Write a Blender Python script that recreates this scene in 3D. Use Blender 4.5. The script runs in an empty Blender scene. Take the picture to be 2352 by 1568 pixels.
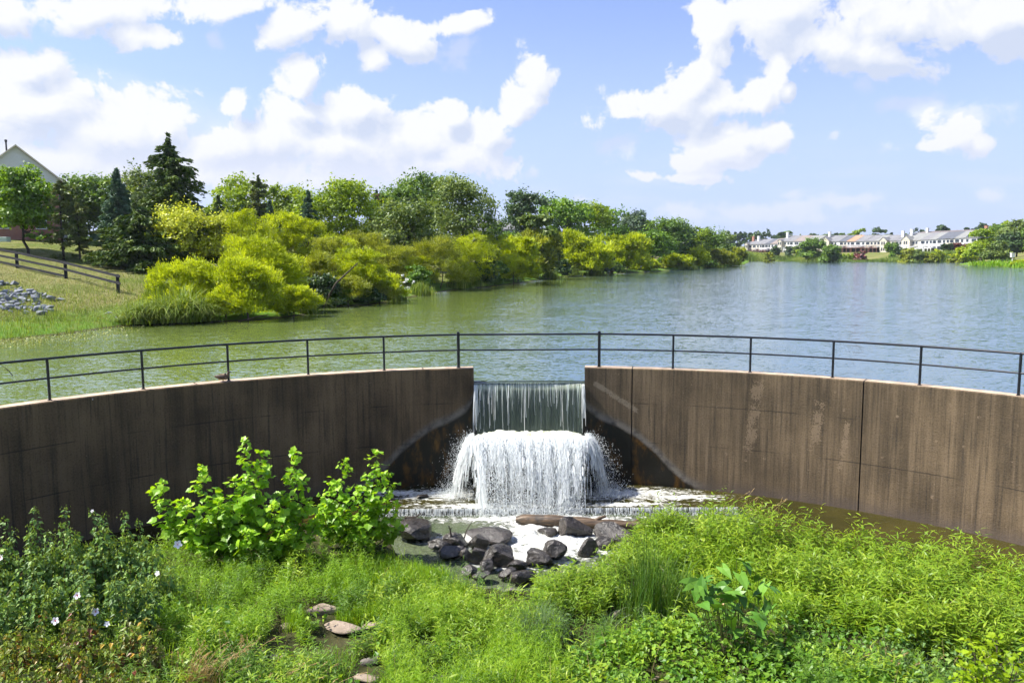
import bpy, math
import numpy as np
from mathutils import Matrix, Vector

# ---------------------------------------------------------------- camera, sky, sun
scene = bpy.context.scene
F = 1800.0
PITCH, ROLL = math.radians(6.353), math.radians(-0.330)
CZ = 4.03                       # camera height over the lake
WT = 0.466                      # wall top over the lake
AX, AY, AR = 0.466, 8.676, 15.90  # plan circle of the dam wall (inner face)
ZB = -3.26                      # stilling pool level
cp, sp = math.cos(PITCH), math.sin(PITCH)
fw = np.array([0, cp, -sp]); rt0 = np.array([1.0, 0, 0]); up0 = np.array([0, sp, cp])
cr, sr = math.cos(ROLL), math.sin(ROLL)
rt = cr * rt0 + sr * up0
up = -sr * rt0 + cr * up0
cam_data = bpy.data.cameras.new('camera')
cam = bpy.data.objects.new('camera', cam_data)
scene.collection.objects.link(cam)
M4 = Matrix(((rt[0], up[0], -fw[0], 0), (rt[1], up[1], -fw[1], 0), (rt[2], up[2], -fw[2], CZ), (0, 0, 0, 1)))
cam.matrix_world = M4
cam_data.sensor_width = 36.0
cam_data.lens = F / 2352.0 * 36.0
cam_data.clip_start = 0.2
cam_data.clip_end = 12000
scene.camera = cam
scene.view_settings.view_transform = 'Standard'
scene.view_settings.look = 'None'
scene.view_settings.gamma = 1.0
scene.view_settings.exposure = 1.06
scene.cycles.max_bounces = 7
scene.cycles.diffuse_bounces = 3
scene.cycles.glossy_bounces = 3
scene.cycles.transmission_bounces = 4
scene.cycles.transparent_max_bounces = 12
scene.cycles.caustics_reflective = False
scene.cycles.caustics_refractive = False
scene.cycles.use_adaptive_sampling = True
scene.cycles.adaptive_threshold = 0.03

SUN_EL, SUN_AZ = math.radians(50), math.radians(-88)     # azimuth clockwise from +Y
sdir = Vector((math.sin(SUN_AZ) * math.cos(SUN_EL), math.cos(SUN_AZ) * math.cos(SUN_EL), math.sin(SUN_EL)))
sun_d = bpy.data.lights.new('sun', 'SUN')
sun_d.energy = 5.0
sun_d.angle = math.radians(0.53)
sun_d.color = (1.0, 0.955, 0.88)
sun = bpy.data.objects.new('sun', sun_d)
sun.rotation_mode = 'QUATERNION'
sun.rotation_quaternion = sdir.to_track_quat('Z', 'Y')
scene.collection.objects.link(sun)


def ray(px, py):
    d = fw + rt * ((px - 1176.0) / F) - up * ((py - 784.0) / F)
    return d / np.linalg.norm(d)


def on_plane(px, py, z):
    d = ray(px, py)
    t = (z - CZ) / d[2]
    return np.array([d[0] * t, d[1] * t, z])


def at_depth(px, py, Y):
    d = ray(px, py)
    t = Y / d[1]
    return np.array([d[0] * t, Y, CZ + d[2] * t])


def project(P):
    P = np.atleast_2d(P) - np.array([0, 0, CZ])
    w = P @ fw
    return 1176 + F * (P @ rt) / w, 784 - F * (P @ up) / w


class NT:
    """small helper for node trees"""
    def __init__(s, tree):
        s.t = tree

    def n(s, typ, **kw):
        node = s.t.nodes.new(typ)
        ins = kw.pop('ins', {})
        for k, v in kw.items():
            setattr(node, k, v)
        for k, v in ins.items():
            sock = node.inputs[k]
            if hasattr(v, 'bl_rna') and isinstance(v, bpy.types.NodeSocket):
                s.t.links.new(v, sock)
            else:
                if isinstance(v, tuple) and len(v) == 3 and sock.type == 'RGBA':
                    v = (*v, 1.0)
                sock.default_value = v
        return node

    def math(s, op, a, b=0.0, c=0.0, clamp=False):
        node = s.n('ShaderNodeMath', operation=op, use_clamp=clamp, ins={0: a, 1: b, 2: c})
        return node.outputs[0]

    def mapr(s, v, a, b, c=0.0, d=1.0, smooth=True):
        node = s.n('ShaderNodeMapRange', interpolation_type='SMOOTHSTEP' if smooth else 'LINEAR',
                   ins={'Value': v, 'From Min': a, 'From Max': b, 'To Min': c, 'To Max': d})
        return node.outputs['Result']

    def mix(s, f, a, b, blend='MIX'):
        node = s.n('ShaderNodeMix', data_type='RGBA', blend_type=blend)
        for idx, v in ((0, f), (6, a), (7, b)):
            sock = node.inputs[idx]
            if isinstance(v, bpy.types.NodeSocket):
                s.t.links.new(v, sock)
            else:
                if isinstance(v, tuple) and len(v) == 3:
                    v = (*v, 1.0)
                sock.default_value = v
        return node.outputs[2]

    def noise(s, vec, scale, detail=4.0, rough=0.55, dist=0.0):
        ins = {'Scale': scale, 'Detail': detail, 'Roughness': rough, 'Distortion': dist}
        if vec is not None:
            ins['Vector'] = vec
        return s.n('ShaderNodeTexNoise', ins=ins).outputs['Fac']

    def mapping(s, vec, loc=(0, 0, 0), rot=(0, 0, 0), scale=(1, 1, 1), typ='POINT'):
        return s.n('ShaderNodeMapping', vector_type=typ,
                   ins={'Vector': vec, 'Location': loc, 'Rotation': rot, 'Scale': scale}).outputs[0]

    def link(s, a, b):
        s.t.links.new(a, b)


world = bpy.data.worlds.new('World')
scene.world = world
world.use_nodes = True
wt = world.node_tree
wt.nodes.clear()
w = NT(wt)
wout = w.n('ShaderNodeOutputWorld')
bg = w.n('ShaderNodeBackground')
sky = w.n('ShaderNodeTexSky')
sky.sky_type = 'NISHITA'
sky.sun_disc = False
sky.sun_elevation = SUN_EL
sky.sun_rotation = SUN_AZ
sky.air_density = 1.0
sky.dust_density = 0.6
sky.ozone_density = 1.6
tc = w.n('ShaderNodeTexCoord').outputs['Generated']
sx = w.n('ShaderNodeSeparateXYZ', ins={0: tc})
az = w.math('ARCTAN2', sx.outputs[0], sx.outputs[1])
el = w.math('ARCSINE', sx.outputs[2])
pv = w.n('ShaderNodeCombineXYZ', ins={0: az, 1: el, 2: 0.0}).outputs[0]
# clouds: (centre px, centre py, half width, half height, turn) as they stand in the sky seen from the dam
CL = [
    (180, 25, 250, 75, -8), (330, 85, 110, 42, -8), (-50, 10, 190, 80, 0),
    (60, 150, 110, 75, 0), (90, 240, 260, 130, 0), (290, 290, 290, 110, -12), (-200, 260, 300, 180, 0),
    (540, 330, 260, 90, 0), (545, 240, 50, 45, 0), (760, 340, 260, 95, 0), (705, 195, 60, 95, 12), (690, 265, 90, 60, 0), (820, 260, 120, 70, 0),
    (940, 330, 200, 95, 0), (1030, 265, 55, 45, 0), (1010, 385, 230, 45, 0), (500, 395, 520, 55, 0), (100, 370, 300, 70, 0),
    (1232, 175, 52, 80, -25), (1190, 245, 62, 60, -30), (1120, 310, 95, 75, -30), (1050, 365, 120, 60, 0),
    (520, 0, 150, 42, -14), (680, 35, 110, 55, -20), (800, 45, 120, 85, 0), (720, 45, 110, 40, -20), (905, 75, 130, 50, 12), (1040, 60, 120, 34, -5), (855, 120, 62, 55, 0),
    (1800, 40, 230, 120, 0), (2060, 45, 400, 120, 0), (1890, 105, 220, 95, 8), (2010, 115, 150, 65, 0), (2250, 35, 260, 80, 0), (1700, 330, 160, 70, 0),
    (1640, 70, 62, 85, -25), (1665, 120, 40, 50, -20), (1783, 170, 44, 62, 10), (1808, 212, 28, 28, 0),
    (1590, 200, 100, 95, -15), (1520, 240, 190, 62, -6), (1640, 250, 170, 75, 0), (1725, 230, 50, 52, 0), (1440, 260, 85, 32, 0),
    (1660, 350, 180, 75, 0), (1775, 322, 72, 52, 0), (1590, 368, 110, 40, 0), (1590, 405, 150, 20, 0), (1690, 305, 60, 45, 0),
    (2180, 318, 92, 75, 0), (2240, 335, 48, 38, 0), (2140, 345, 66, 34, 0),
]
WK = [(1050, 135, 50, 34, 0), (490, 75, 34, 24, 0), (1405, 340, 55, 36, 0), (1225, 405, 26, 20, 0), (1920, 322, 16, 10, 0),
      (2100, 240, 90, 22, 0), (2060, 350, 60, 24, 0), (1980, 195, 26, 32, 0), (1340, 447, 36, 14, 0), (1830, 445, 60, 14, 0),
      (1950, 452, 110, 18, 0), (2200, 270, 110, 60, 0), (1900, 490, 60, 20, 0), (1560, 490, 80, 26, 0), (1750, 478, 220, 30, 0), (2270, 450, 50, 18, 0)]


def blob_field(vec, blobs):
    cur = None
    for (bx, by, rx, ry, rot) in blobs:
        d = ray(bx, by)
        a0 = math.atan2(d[0], d[1]); e0 = math.asin(d[2])
        k = math.cos(a0)
        vin = vec if cur is None else w.n('ShaderNodeVectorMath', operation='MULTIPLY_ADD', ins={0: cur, 1: (1e-6, 1e-6, 1e-6), 2: vec}).outputs[0]
        m = w.mapping(vin, (a0, e0, 0), (0, 0, math.radians(-rot)), (rx / F * k * k * 1.0, ry / F * k, 1), 'TEXTURE')
        ln = w.n('ShaderNodeVectorMath', operation='LENGTH', ins={0: m}).outputs['Value']
        v = w.math('SUBTRACT', 1.0, ln)
        cur = v if cur is None else w.math('SMOOTH_MAX', cur, v, 0.12)
    return cur


warp = w.n('ShaderNodeTexNoise', ins={'Vector': pv, 'Scale': 9.0, 'Detail': 3.0})
wv = w.n('ShaderNodeVectorMath', operation='SCALE', ins={0: warp.outputs['Color'], 'Scale': 0.05})
pw = w.n('ShaderNodeVectorMath', operation='ADD', ins={0: pv, 1: wv.outputs[0]}).outputs[0]
pw = w.n('ShaderNodeVectorMath', operation='SUBTRACT', ins={0: pw, 1: (0.025, 0.025, 0.025)}).outputs[0]
f1 = blob_field(pw, CL)
f2 = blob_field(pw, WK)


def puff(vec):
    return w.math('MULTIPLY', w.math('SUBTRACT', w.noise(vec, 15.0, 7.0, 0.64, 0.25), 0.5), 4.0)


na = puff(pv)
off_ = w.n('ShaderNodeVectorMath', operation='ADD', ins={0: pw, 1: (-0.016, 0.022, 0.0)}).outputs[0]
nb = puff(w.n('ShaderNodeVectorMath', operation='ADD', ins={0: pv, 1: (-0.010, 0.014, 0.0)}).outputs[0])
f1s, f1b = f1, blob_field(off_, CL)
nL = w.noise(pv, 5.0, 4.0, 0.55)
core = w.math('ADD', w.math('MULTIPLY', f1, 1.45), na)
dens1 = w.mapr(core, 0.20, 0.62)
VL = [(150, 330, 620, 190, 0), (760, 370, 480, 95, 0)]
veil = w.math('MULTIPLY', w.mapr(blob_field(pw, VL), 0.0, 0.55), w.mapr(nL, 0.32, 0.62, 0.35, 0.80))
dens1 = w.math('MAXIMUM', dens1, veil)
dens2 = w.math('MULTIPLY', w.mapr(w.math('ADD', f2, w.math('MULTIPLY', na, 1.2)), 0.0, 0.9), 0.62)
# elsewhere in the sky (behind the viewer): scattered cumulus
nG = w.noise(w.mapping(pv, scale=(1.0, 2.2, 1.0)), 3.2, 8.0, 0.6)
behind = w.mapr(w.math('ABSOLUTE', az), 0.75, 1.0)
densG = w.math('MULTIPLY', w.mapr(nG, 0.52, 0.66), behind)
# thin low bands over the far shore
nS = w.noise(w.mapping(pv, scale=(4.0, 16.0, 1.0)), 2.2, 7.0, 0.6)
low = w.math('MULTIPLY', w.mapr(el, 0.16, 0.03), w.mapr(nS, 0.45, 0.72))
dens = w.math('MAXIMUM', w.math('MAXIMUM', dens1, dens2), w.math('MAXIMUM', densG, w.math('MULTIPLY', low, 0.35)))
dens = w.math('MULTIPLY', dens, w.mapr(el, 0.0, 0.06, 0.35, 1.0))
# lit tops against grey-blue thick parts
shade = w.math('ADD', w.math('MULTIPLY', w.math('SUBTRACT', nb, na), 0.65), w.math('MULTIPLY', w.math('SUBTRACT', f1b, f1s), 2.0))
grey = w.math('MULTIPLY', w.mapr(nL, 0.46, 0.66), w.mapr(f1, 0.35, 0.8))
lit = w.math('SUBTRACT', 0.60, w.math('ADD', shade, w.math('MULTIPLY', grey, 0.45)), 0, True)
ccol = w.mix(lit, (4.3, 4.8, 6.0), (6.3, 6.4, 6.65))
skyc = w.n('ShaderNodeHueSaturation', ins={'Saturation': 0.86, 'Value': 1.0, 'Color': sky.outputs[0]}).outputs[0]
skyc = w.mix(1.0, skyc, (1.00, 1.06, 1.44), 'MULTIPLY')
hz = w.mapr(el, 0.34, 0.02, 0.06, 0.80)
skyc = w.mix(hz, skyc, (3.85, 4.65, 6.7))
ccol = w.mix(w.mapr(el, 0.05, 0.15), (5.6, 5.8, 6.7), ccol)
final = w.mix(dens, skyc, ccol)
w.link(final, bg.inputs['Color'])
bg.inputs['Strength'].default_value = 0.075
w.link(bg.outputs[0], wout.inputs[0])
world.cycles.sampling_method = 'MANUAL'
world.cycles.sample_map_resolution = 512

# ---------------------------------------------------------------- materials
def new_mat(name):
    m = bpy.data.materials.new(name)
    m.use_nodes = True
    m.node_tree.nodes.clear()
    t = NT(m.node_tree)
    out = t.n('ShaderNodeOutputMaterial')
    return m, t, out


def simple(name, col, rough=0.7, var=0.25, scale=6.0, metallic=0.0, bump=0.0, spec=0.5, bscale=None):
    m, t, out = new_mat(name)
    tcn = t.n('ShaderNodeTexCoord').outputs['Object']
    nz = t.noise(tcn, scale, 6.0, 0.6)
    a = tuple(c * (1 - var) for c in col); b = tuple(min(1, c * (1 + var)) for c in col)
    c = t.mix(t.mapr(nz, 0.3, 0.7), a, b)
    p = t.n('ShaderNodeBsdfPrincipled', ins={'Base Color': c, 'Roughness': rough, 'Metallic': metallic})
    p.inputs['Specular IOR Level'].default_value = spec
    if bump:
        bn = t.noise(tcn, bscale or scale * 3, 5.0, 0.6)
        b_ = t.n('ShaderNodeBump', ins={'Height': bn, 'Strength': 1.0, 'Distance': bump})
        t.link(b_.outputs[0], p.inputs['Normal'])
    t.link(p.outputs[0], out.inputs[0])
    return m


def leafmat(name, cols, trans=0.35, rough=0.5, hue_noise=0.5, tcol=None, spec=0.35):
    """leaf: colour picked per leaf from the face attribute 'tint', light passes through"""
    m, t, out = new_mat(name)
    at = t.n('ShaderNodeAttribute', attribute_name='tint').outputs['Fac']
    tcn = t.n('ShaderNodeTexCoord').outputs['Object']
    nz = t.math('SUBTRACT', t.noise(tcn, 0.7, 3.0, 0.6), 0.5)
    f = t.math('ADD', at, t.math('MULTIPLY', nz, hue_noise), 0, True)
    rp = t.n('ShaderNodeValToRGB', ins={0: f})
    els = rp.color_ramp.elements
    k = len(cols)
    els[0].position = 0.0; els[0].color = (*cols[0], 1)
    els[1].position = 1.0; els[1].color = (*cols[-1], 1)
    for i in range(1, k - 1):
        e = els.new(i / (k - 1)); e.color = (*cols[i], 1)
    c = rp.outputs[0]
    p = t.n('ShaderNodeBsdfPrincipled', ins={'Base Color': c, 'Roughness': rough})
    p.inputs['Specular IOR Level'].default_value = spec
    tr = t.n('ShaderNodeBsdfTranslucent', ins={'Color': t.mix(1.0, c, tcol or (1.5, 1.35, 0.5), 'MULTIPLY')})
    ms = t.n('ShaderNodeMixShader', ins={0: trans})
    t.link(p.outputs[0], ms.inputs[1]); t.link(tr.outputs[0], ms.inputs[2])
    t.link(ms.outputs[0], out.inputs[0])
    return m


# ---------------------------------------------------------------- numpy mesh builder
class Soup:
    def __init__(s):
        s.v = []; s.f = []; s.n = 0

    def add(s, V, Fc, tint=0.5, mat=0):
        V = np.asarray(V, float).reshape(-1, 3); Fc = np.asarray(Fc, int)
        if len(Fc) == 0:
            return
        t = np.broadcast_to(np.asarray(tint, float), (len(Fc),))
        m = np.broadcast_to(np.asarray(mat, int), (len(Fc),))
        s.v.append(V); s.f.append((Fc + s.n, t, m)); s.n += len(V)

    def polys(s, P, tint=0.5, mat=0):            # P (N,k,3) separate polygons
        P = np.asarray(P, float)
        N, k = P.shape[:2]
        s.add(P.reshape(-1, 3), np.arange(N * k).reshape(N, k), tint, mat)

    def box(s, c, size, rz=0.0, mat=0, tint=0.5, taper=1.0, M=None):
        hx, hy, hz = [q / 2 for q in size]
        V = np.array([[x * (taper if z > 0 else 1), y * (taper if z > 0 else 1), z] for z in (-hz, hz) for x, y in ((-hx, -hy), (hx, -hy), (hx, hy), (-hx, hy))])
        if M is not None:
            V = V @ np.asarray(M).T
        c_, s_ = math.cos(rz), math.sin(rz)
        V = V @ np.array([[c_, s_, 0], [-s_, c_, 0], [0, 0, 1]])
        V = V + np.array(c)
        s.add(V, [[0, 3, 2, 1], [4, 5, 6, 7], [0, 1, 5, 4], [1, 2, 6, 5], [2, 3, 7, 6], [3, 0, 4, 7]], tint, mat)

    def tube(s, pts, radii, n=6, mat=0, tint=0.5, cap=True):
        pts = np.asarray(pts, float); k = len(pts)
        radii = np.broadcast_to(np.asarray(radii, float), (k,))
        T = np.gradient(pts, axis=0); T /= np.linalg.norm(T, axis=1)[:, None] + 1e-9
        ref = np.array([0, 0, 1.0]) if abs(T[:, 2]).mean() < 0.8 else np.array([1.0, 0, 0])
        A = np.cross(T, ref); A /= np.linalg.norm(A, axis=1)[:, None] + 1e-9
        B = np.cross(T, A)
        an = np.linspace(0, 2 * math.pi, n, endpoint=False)
        V = pts[:, None] + radii[:, None, None] * (np.cos(an)[None, :, None] * A[:, None] + np.sin(an)[None, :, None] * B[:, None])
        Fc = []
        for i in range(k - 1):
            for j in range(n):
                Fc.append([i * n + j, i * n + (j + 1) % n, (i + 1) * n + (j + 1) % n, (i + 1) * n + j])
        s.add(V.reshape(-1, 3), Fc, tint, mat)
        if cap:
            for i in (0, k - 1):
                s.polys(V[i][None], tint, mat)

    def grid(s, P, tint=0.5, mat=0, closed=False):   # P (a,b,3)
        a, b = P.shape[:2]
        idx = np.arange(a * b).reshape(a, b)
        if closed:
            idx = np.c_[idx, idx[:, :1]]
        q = np.stack([idx[:-1, :-1], idx[:-1, 1:], idx[1:, 1:], idx[1:, :-1]], -1).reshape(-1, 4)
        s.add(P.reshape(-1, 3), q, tint, mat)

    def mesh(s, name, mats, smooth=False):
        V = np.concatenate(s.v)
        li = np.concatenate([f.reshape(-1) for f, _, _ in s.f])
        lt = np.concatenate([np.full(len(f), f.shape[1]) for f, _, _ in s.f])
        ti = np.concatenate([t for _, t, _ in s.f]).astype(np.float32)
        mi = np.concatenate([m for _, _, m in s.f]).astype(np.int32)
        me = bpy.data.meshes.new(name)
        me.vertices.add(len(V)); me.vertices.foreach_set('co', V.astype(np.float32).ravel())
        me.loops.add(len(li)); me.loops.foreach_set('vertex_index', li.astype(np.int32))
        me.polygons.add(len(lt))
        ls = np.concatenate([[0], np.cumsum(lt)[:-1]]).astype(np.int32)
        me.polygons.foreach_set('loop_start', ls)
        me.polygons.foreach_set('loop_total', lt.astype(np.int32))
        for m in (mats if isinstance(mats, (list, tuple)) else [mats]):
            me.materials.append(m)
        me.polygons.foreach_set('material_index', mi)
        me.update(calc_edges=True)
        a = me.attributes.new('tint', 'FLOAT', 'FACE'); a.data.foreach_set('value', ti)
        me.polygons.foreach_set('use_smooth', np.full(len(lt), bool(smooth)))
        me.validate()
        return me


def link(name, me, parent=None, loc=None, **props):
    o = bpy.data.objects.new(name, me)
    scene.collection.objects.link(o)
    if parent is not None:
        o.parent = parent
    if loc is not None:
        o.location = loc
    for k, v in props.items():
        o[k] = v
    return o


def thing(name, label, cat, loc=(0, 0, 0), rz=0.0, group=None):
    o = bpy.data.objects.new(name, None)
    o.empty_display_size = 0.3
    scene.collection.objects.link(o)
    o.location = loc; o.rotation_euler = (0, 0, rz)
    o['label'] = label; o['category'] = cat
    if group:
        o['group'] = group
    return o


def single(name, me, label, cat, loc=(0, 0, 0), group=None, kind=None):
    o = link(name, me, None, loc)
    o['label'] = label; o['category'] = cat
    if group: o['group'] = group
    if kind: o['kind'] = kind
    return o


def struct(name, me, loc=(0, 0, 0)):
    return link(name, me, None, loc, kind='structure')


def copy_tree(o, parent=None):
    c = o.copy(); scene.collection.objects.link(c); c.parent = parent
    for ch in [x for x in o.children]:
        copy_tree(ch, c)
    return c


rng = np.random.default_rng(7)


def vnoise(x, y, seed=0):
    """smooth value noise in 2d, 0..1"""
    xi = np.floor(x).astype(np.int64); yi = np.floor(y).astype(np.int64)
    fx = x - xi; fy = y - yi
    fx = fx * fx * (3 - 2 * fx); fy = fy * fy * (3 - 2 * fy)

    def h(a, b):
        n = (a * 374761393 + b * 668265263 + seed * 982451653) & 0xffffffff
        n = ((n ^ (n >> 13)) * 1274126177) & 0xffffffff
        return ((n ^ (n >> 16)) & 0xffff) / 65535.0
    return (h(xi, yi) * (1 - fx) + h(xi + 1, yi) * fx) * (1 - fy) + (h(xi, yi + 1) * (1 - fx) + h(xi + 1, yi + 1) * fx) * fy


def fbm(x, y, seed=0, o=4):
    s = 0; a = 0.5; t = 0
    for i in range(o):
        s = s + a * vnoise(x * 2 ** i, y * 2 ** i, seed + i); t += a; a *= 0.5
    return s / t


def sdist(P, poly):
    """signed distance to a closed polygon: positive outside"""
    P = np.asarray(P, float); x, y = P[..., 0], P[..., 1]
    d = np.full(x.shape, 1e18); inside = np.zeros(x.shape, bool)
    n = len(poly)
    for i in range(n):
        ax, ay = poly[i]; bx, by = poly[(i + 1) % n]
        ex, ey = bx - ax, by - ay
        t = np.clip(((x - ax) * ex + (y - ay) * ey) / (ex * ex + ey * ey + 1e-12), 0, 1)
        d = np.minimum(d, (x - ax - t * ex) ** 2 + (y - ay - t * ey) ** 2)
        c = ((ay > y) != (by > y))
        with np.errstate(divide='ignore', invalid='ignore'):
            xx = (bx - ax) * (y - ay) / (by - ay + 1e-30) + ax
        inside ^= c & (x < xx)
    return np.where(inside, -1, 1) * np.sqrt(d)


# ---------------------------------------------------------------- lake outline and ground
LS = [(-420, 822), (-150, 800), (0, 784), (150, 768), (280, 750), (480, 741), (600, 735), (700, 725), (735, 706), (850, 701), (940, 684), (1040, 666), (1130, 658),
      (1230, 645), (1290, 636), (1400, 630), (1490, 624), (1600, 617.5), (1680, 612), (1712, 607.5)]
LP = [on_plane(x, y, 0)[:2] for x, y in LS]
LP += [np.array([100.0, 330.0]), np.array([112.0, 372.0])]
LP += [on_plane(x, y, 0)[:2] for x, y in ((1800, 599.3), (1950, 599.6), (2080, 600.5), (2170, 601.5), (2222, 602.5))]
LP += [on_plane(x, y, 0)[:2] for x, y in ((2195, 608), (2245, 611), (2300, 613), (2352, 616.5), (2460, 626))]
LP += [np.array(q, float) for q in ((98, 125), (70, 82), (46, 45), (30, 27), (20, 17.5), (14.6, 13.5))]


def arcp(a, r=AR):
    return np.array([AX + r * math.sin(a), AY + r * math.cos(a)])


AMAX = math.radians(72)
LP += [arcp(a, AR + 0.2) for a in np.linspace(AMAX, -AMAX, 60)]
LP += [np.array(q, float) for q in ((-17.5, 17.5),)]
LPA = np.array(LP)
print('lake', [tuple(np.round(q, 1)) for q in LP[:33]])

# basin side: edge of the vegetated bank (pixel outline put on the ground at pool height)
BL = [(-700, 1420), (-200, 1330), (0, 1300), (200, 1268), (340, 1250), (500, 1246), (600, 1225), (760, 1192), (890, 1177), (905, 1222), (930, 1262), (1060, 1325), (1180, 1348), (1320, 1322),
      (1410, 1268), (1440, 1214), (1456, 1184), (1640, 1198), (1800, 1240), (2000, 1286), (2352, 1352), (2700, 1440)]
BP = [on_plane(x, y, ZB)[:2] for x, y in BL] + [np.array([30.0, 40.0]), np.array([-30.0, 40.0])]
BPA = np.array(BP)


def sst(x, a, b):
    t = np.clip((x - a) / (b - a), 0, 1)
    return t * t * (3 - 2 * t)


def lake_ground(x, y):
    s = sdist(np.stack([x, y], -1), LPA)
    slope = 0.135 + 0 * s
    cap = 6.4 - 2.3 * sst(y, 225, 290)
    z = 0.22 * sst(s, 0, 1.2) + slope * np.clip(s - 1.0, 0, None)
    z = np.where(z > cap - 1.5, cap - 1.5 + 1.5 * (1 - np.exp(-(z - cap + 1.5) / 1.5)), z)
    z = z + 0.012 * np.clip(s - 60, 0, 900) * sst(y, 100, 350)
    z = z + (fbm(x / 9, y / 9, 3) - 0.5) * 0.5 * sst(s, 1, 12) + (fbm(x / 60, y / 60, 9) - 0.5) * 2.0 * sst(s, 40, 120)
    bed = -0.1 - np.clip(-s * 0.3, 0, 1.6)
    return np.where(s > 0, z, bed)


def basin_ground(x, y):
    s = sdist(np.stack([x, y], -1), BPA)
    z = -3.75 + 0.55 * sst(s, -0.35, 0.6) + 0.02 * np.clip(s, 0, 30)
    z = z + (fbm(x / 1.3, y / 1.3, 21) - 0.45) * 0.45 * sst(s, 0, 1.0)
    # banks rise beside the wall ends and behind the viewer
    a = np.abs(np.arctan2(x - AX, y - AY))
    z = z + 3.2 * sst(a, math.radians(66), math.radians(95)) * sst(np.hypot(x - AX, y - AY), 6, 16)
    return z


def ground_z(x, y):
    x = np.asarray(x, float); y = np.asarray(y, float)
    r = np.hypot(x - AX, y - AY); a = np.abs(np.arctan2(x - AX, y - AY))
    zi = basin_ground(x, y)
    zo = lake_ground(x, y)
    out = np.where(r < AR + 0.2, zi, zo)
    # outside the arc behind the viewer the land is level with the wall top
    back = sst(a, math.radians(74), math.radians(100))
    zb = 0.45 + 0.02 * np.clip(r - AR, 0, 200)
    return np.where(r < AR + 0.2, out, out * (1 - back) + zb * back)


rad = np.concatenate([np.linspace(0.3, AR - 0.2, 60), [AR + 0.12, AR + 0.3], AR + 0.3 + np.cumsum(np.geomspace(0.45, 9.0, 150)),
                      ])
rad = np.concatenate([rad, np.geomspace(rad[-1] + 12, 6000, 26)])
fa = np.radians(np.concatenate([np.linspace(-52, 48, 760), np.linspace(49, 307, 120)]))
RR, AA = np.meshgrid(rad, fa, indexing='ij')
GX = AX + RR * np.sin(AA); GY = AY + RR * np.cos(AA)
GZ = ground_z(GX, GY)
S_ = Soup(); S_.grid(np.stack([GX, GY, GZ], -1), closed=True)

m, t, out = new_mat('ground')
geo = t.n('ShaderNodeNewGeometry').outputs['Position']
n1 = t.noise(geo, 0.16, 5.0, 0.6); n2 = t.noise(geo, 1.1, 8.0, 0.75); n3 = t.noise(geo, 9.0, 5.0, 0.7)
g1 = t.mix(t.mapr(n1, 0.35, 0.62), (0.125, 0.160, 0.032), (0.215, 0.205, 0.075))
g1 = t.mix(t.mapr(n2, 0.53, 0.78), g1, (0.28, 0.24, 0.12))
g1 = t.mix(t.mapr(n3, 0.35, 0.75), g1, t.mix(0.5, g1, (0.07, 0.085, 0.02)))
n4 = t.noise(geo, 0.6, 3.0, 0.6)
g1 = t.mix(t.mapr(n4, 0.66, 0.76), g1, (0.26, 0.17, 0.10))
sep = t.n('ShaderNodeSeparateXYZ', ins={0: geo})
zz = sep.outputs[2]
mud = t.mix(t.mapr(n2, 0.3, 0.7), (0.05, 0.045, 0.02), (0.10, 0.085, 0.045))
g1 = t.mix(t.math('MULTIPLY', t.mapr(zz, 1.0, 0.35), t.mapr(n2, 0.3, 0.55)), g1, (0.10, 0.20, 0.02))
col = t.mix(t.mapr(zz, 0.02, 0.12), mud, g1)
low_ = t.mix(t.mapr(n2, 0.35, 0.65), (0.03, 0.035, 0.012), (0.075, 0.07, 0.03))
col = t.mix(t.mapr(zz, -2.6, -1.0), low_, col)
bmp = t.n('ShaderNodeBump', ins={'Height': t.math('ADD', n3, n2), 'Strength': 1.0, 'Distance': 0.05})
p = t.n('ShaderNodeBsdfPrincipled', ins={'Base Color': col, 'Roughness': 0.95, 'Normal': bmp.outputs[0]})
p.inputs['Specular IOR Level'].default_value = 0.1
t.link(p.outputs[0], out.inputs[0])
M_ground = m
struct('ground', S_.mesh('ground', M_ground, True))


def ground_hit(px, py, tmax=1500.0):
    d = ray(px, py)
    ts = np.geomspace(6.0, tmax, 1400)
    X = d[0] * ts; Y = d[1] * ts; Z = CZ + d[2] * ts
    g = ground_z(X, Y)
    below = np.where(Z < g)[0]
    i = below[0] if len(below) else len(ts) - 1
    return np.array([X[i], Y[i], float(g[i])])


def ground_at(px, Y):
    P = at_depth(px, 784, Y)
    # column at px near the horizon
    P = at_depth(px, 590, Y)
    return np.array([P[0], P[1], float(ground_z(P[0], P[1]))])


# ---------------------------------------------------------------- water
m, t, out = new_mat('lake_water')
geo = t.n('ShaderNodeNewGeometry').outputs['Position']
def slope(rot, sc, scale, det, dist):
    """wave slope vector straight from a noise, so that it keeps its strength at any distance"""
    nd = t.n('ShaderNodeTexNoise', ins={'Vector': t.mapping(geo, rot=(0, 0, rot), scale=sc), 'Scale': scale, 'Detail': det, 'Roughness': 0.55, 'Distortion': dist})
    return t.n('ShaderNodeVectorMath', operation='SUBTRACT', ins={0: nd.outputs['Color'], 1: (0.5, 0.5, 0.5)}).outputs[0]


def vscale(v, k):
    return t.n('ShaderNodeVectorMath', operation='SCALE', ins={0: v, 'Scale': k}).outputs[0]


def vadd(a_, b_):
    return t.n('ShaderNodeVectorMath', operation='ADD', ins={0: a_, 1: b_}).outputs[0]


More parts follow.
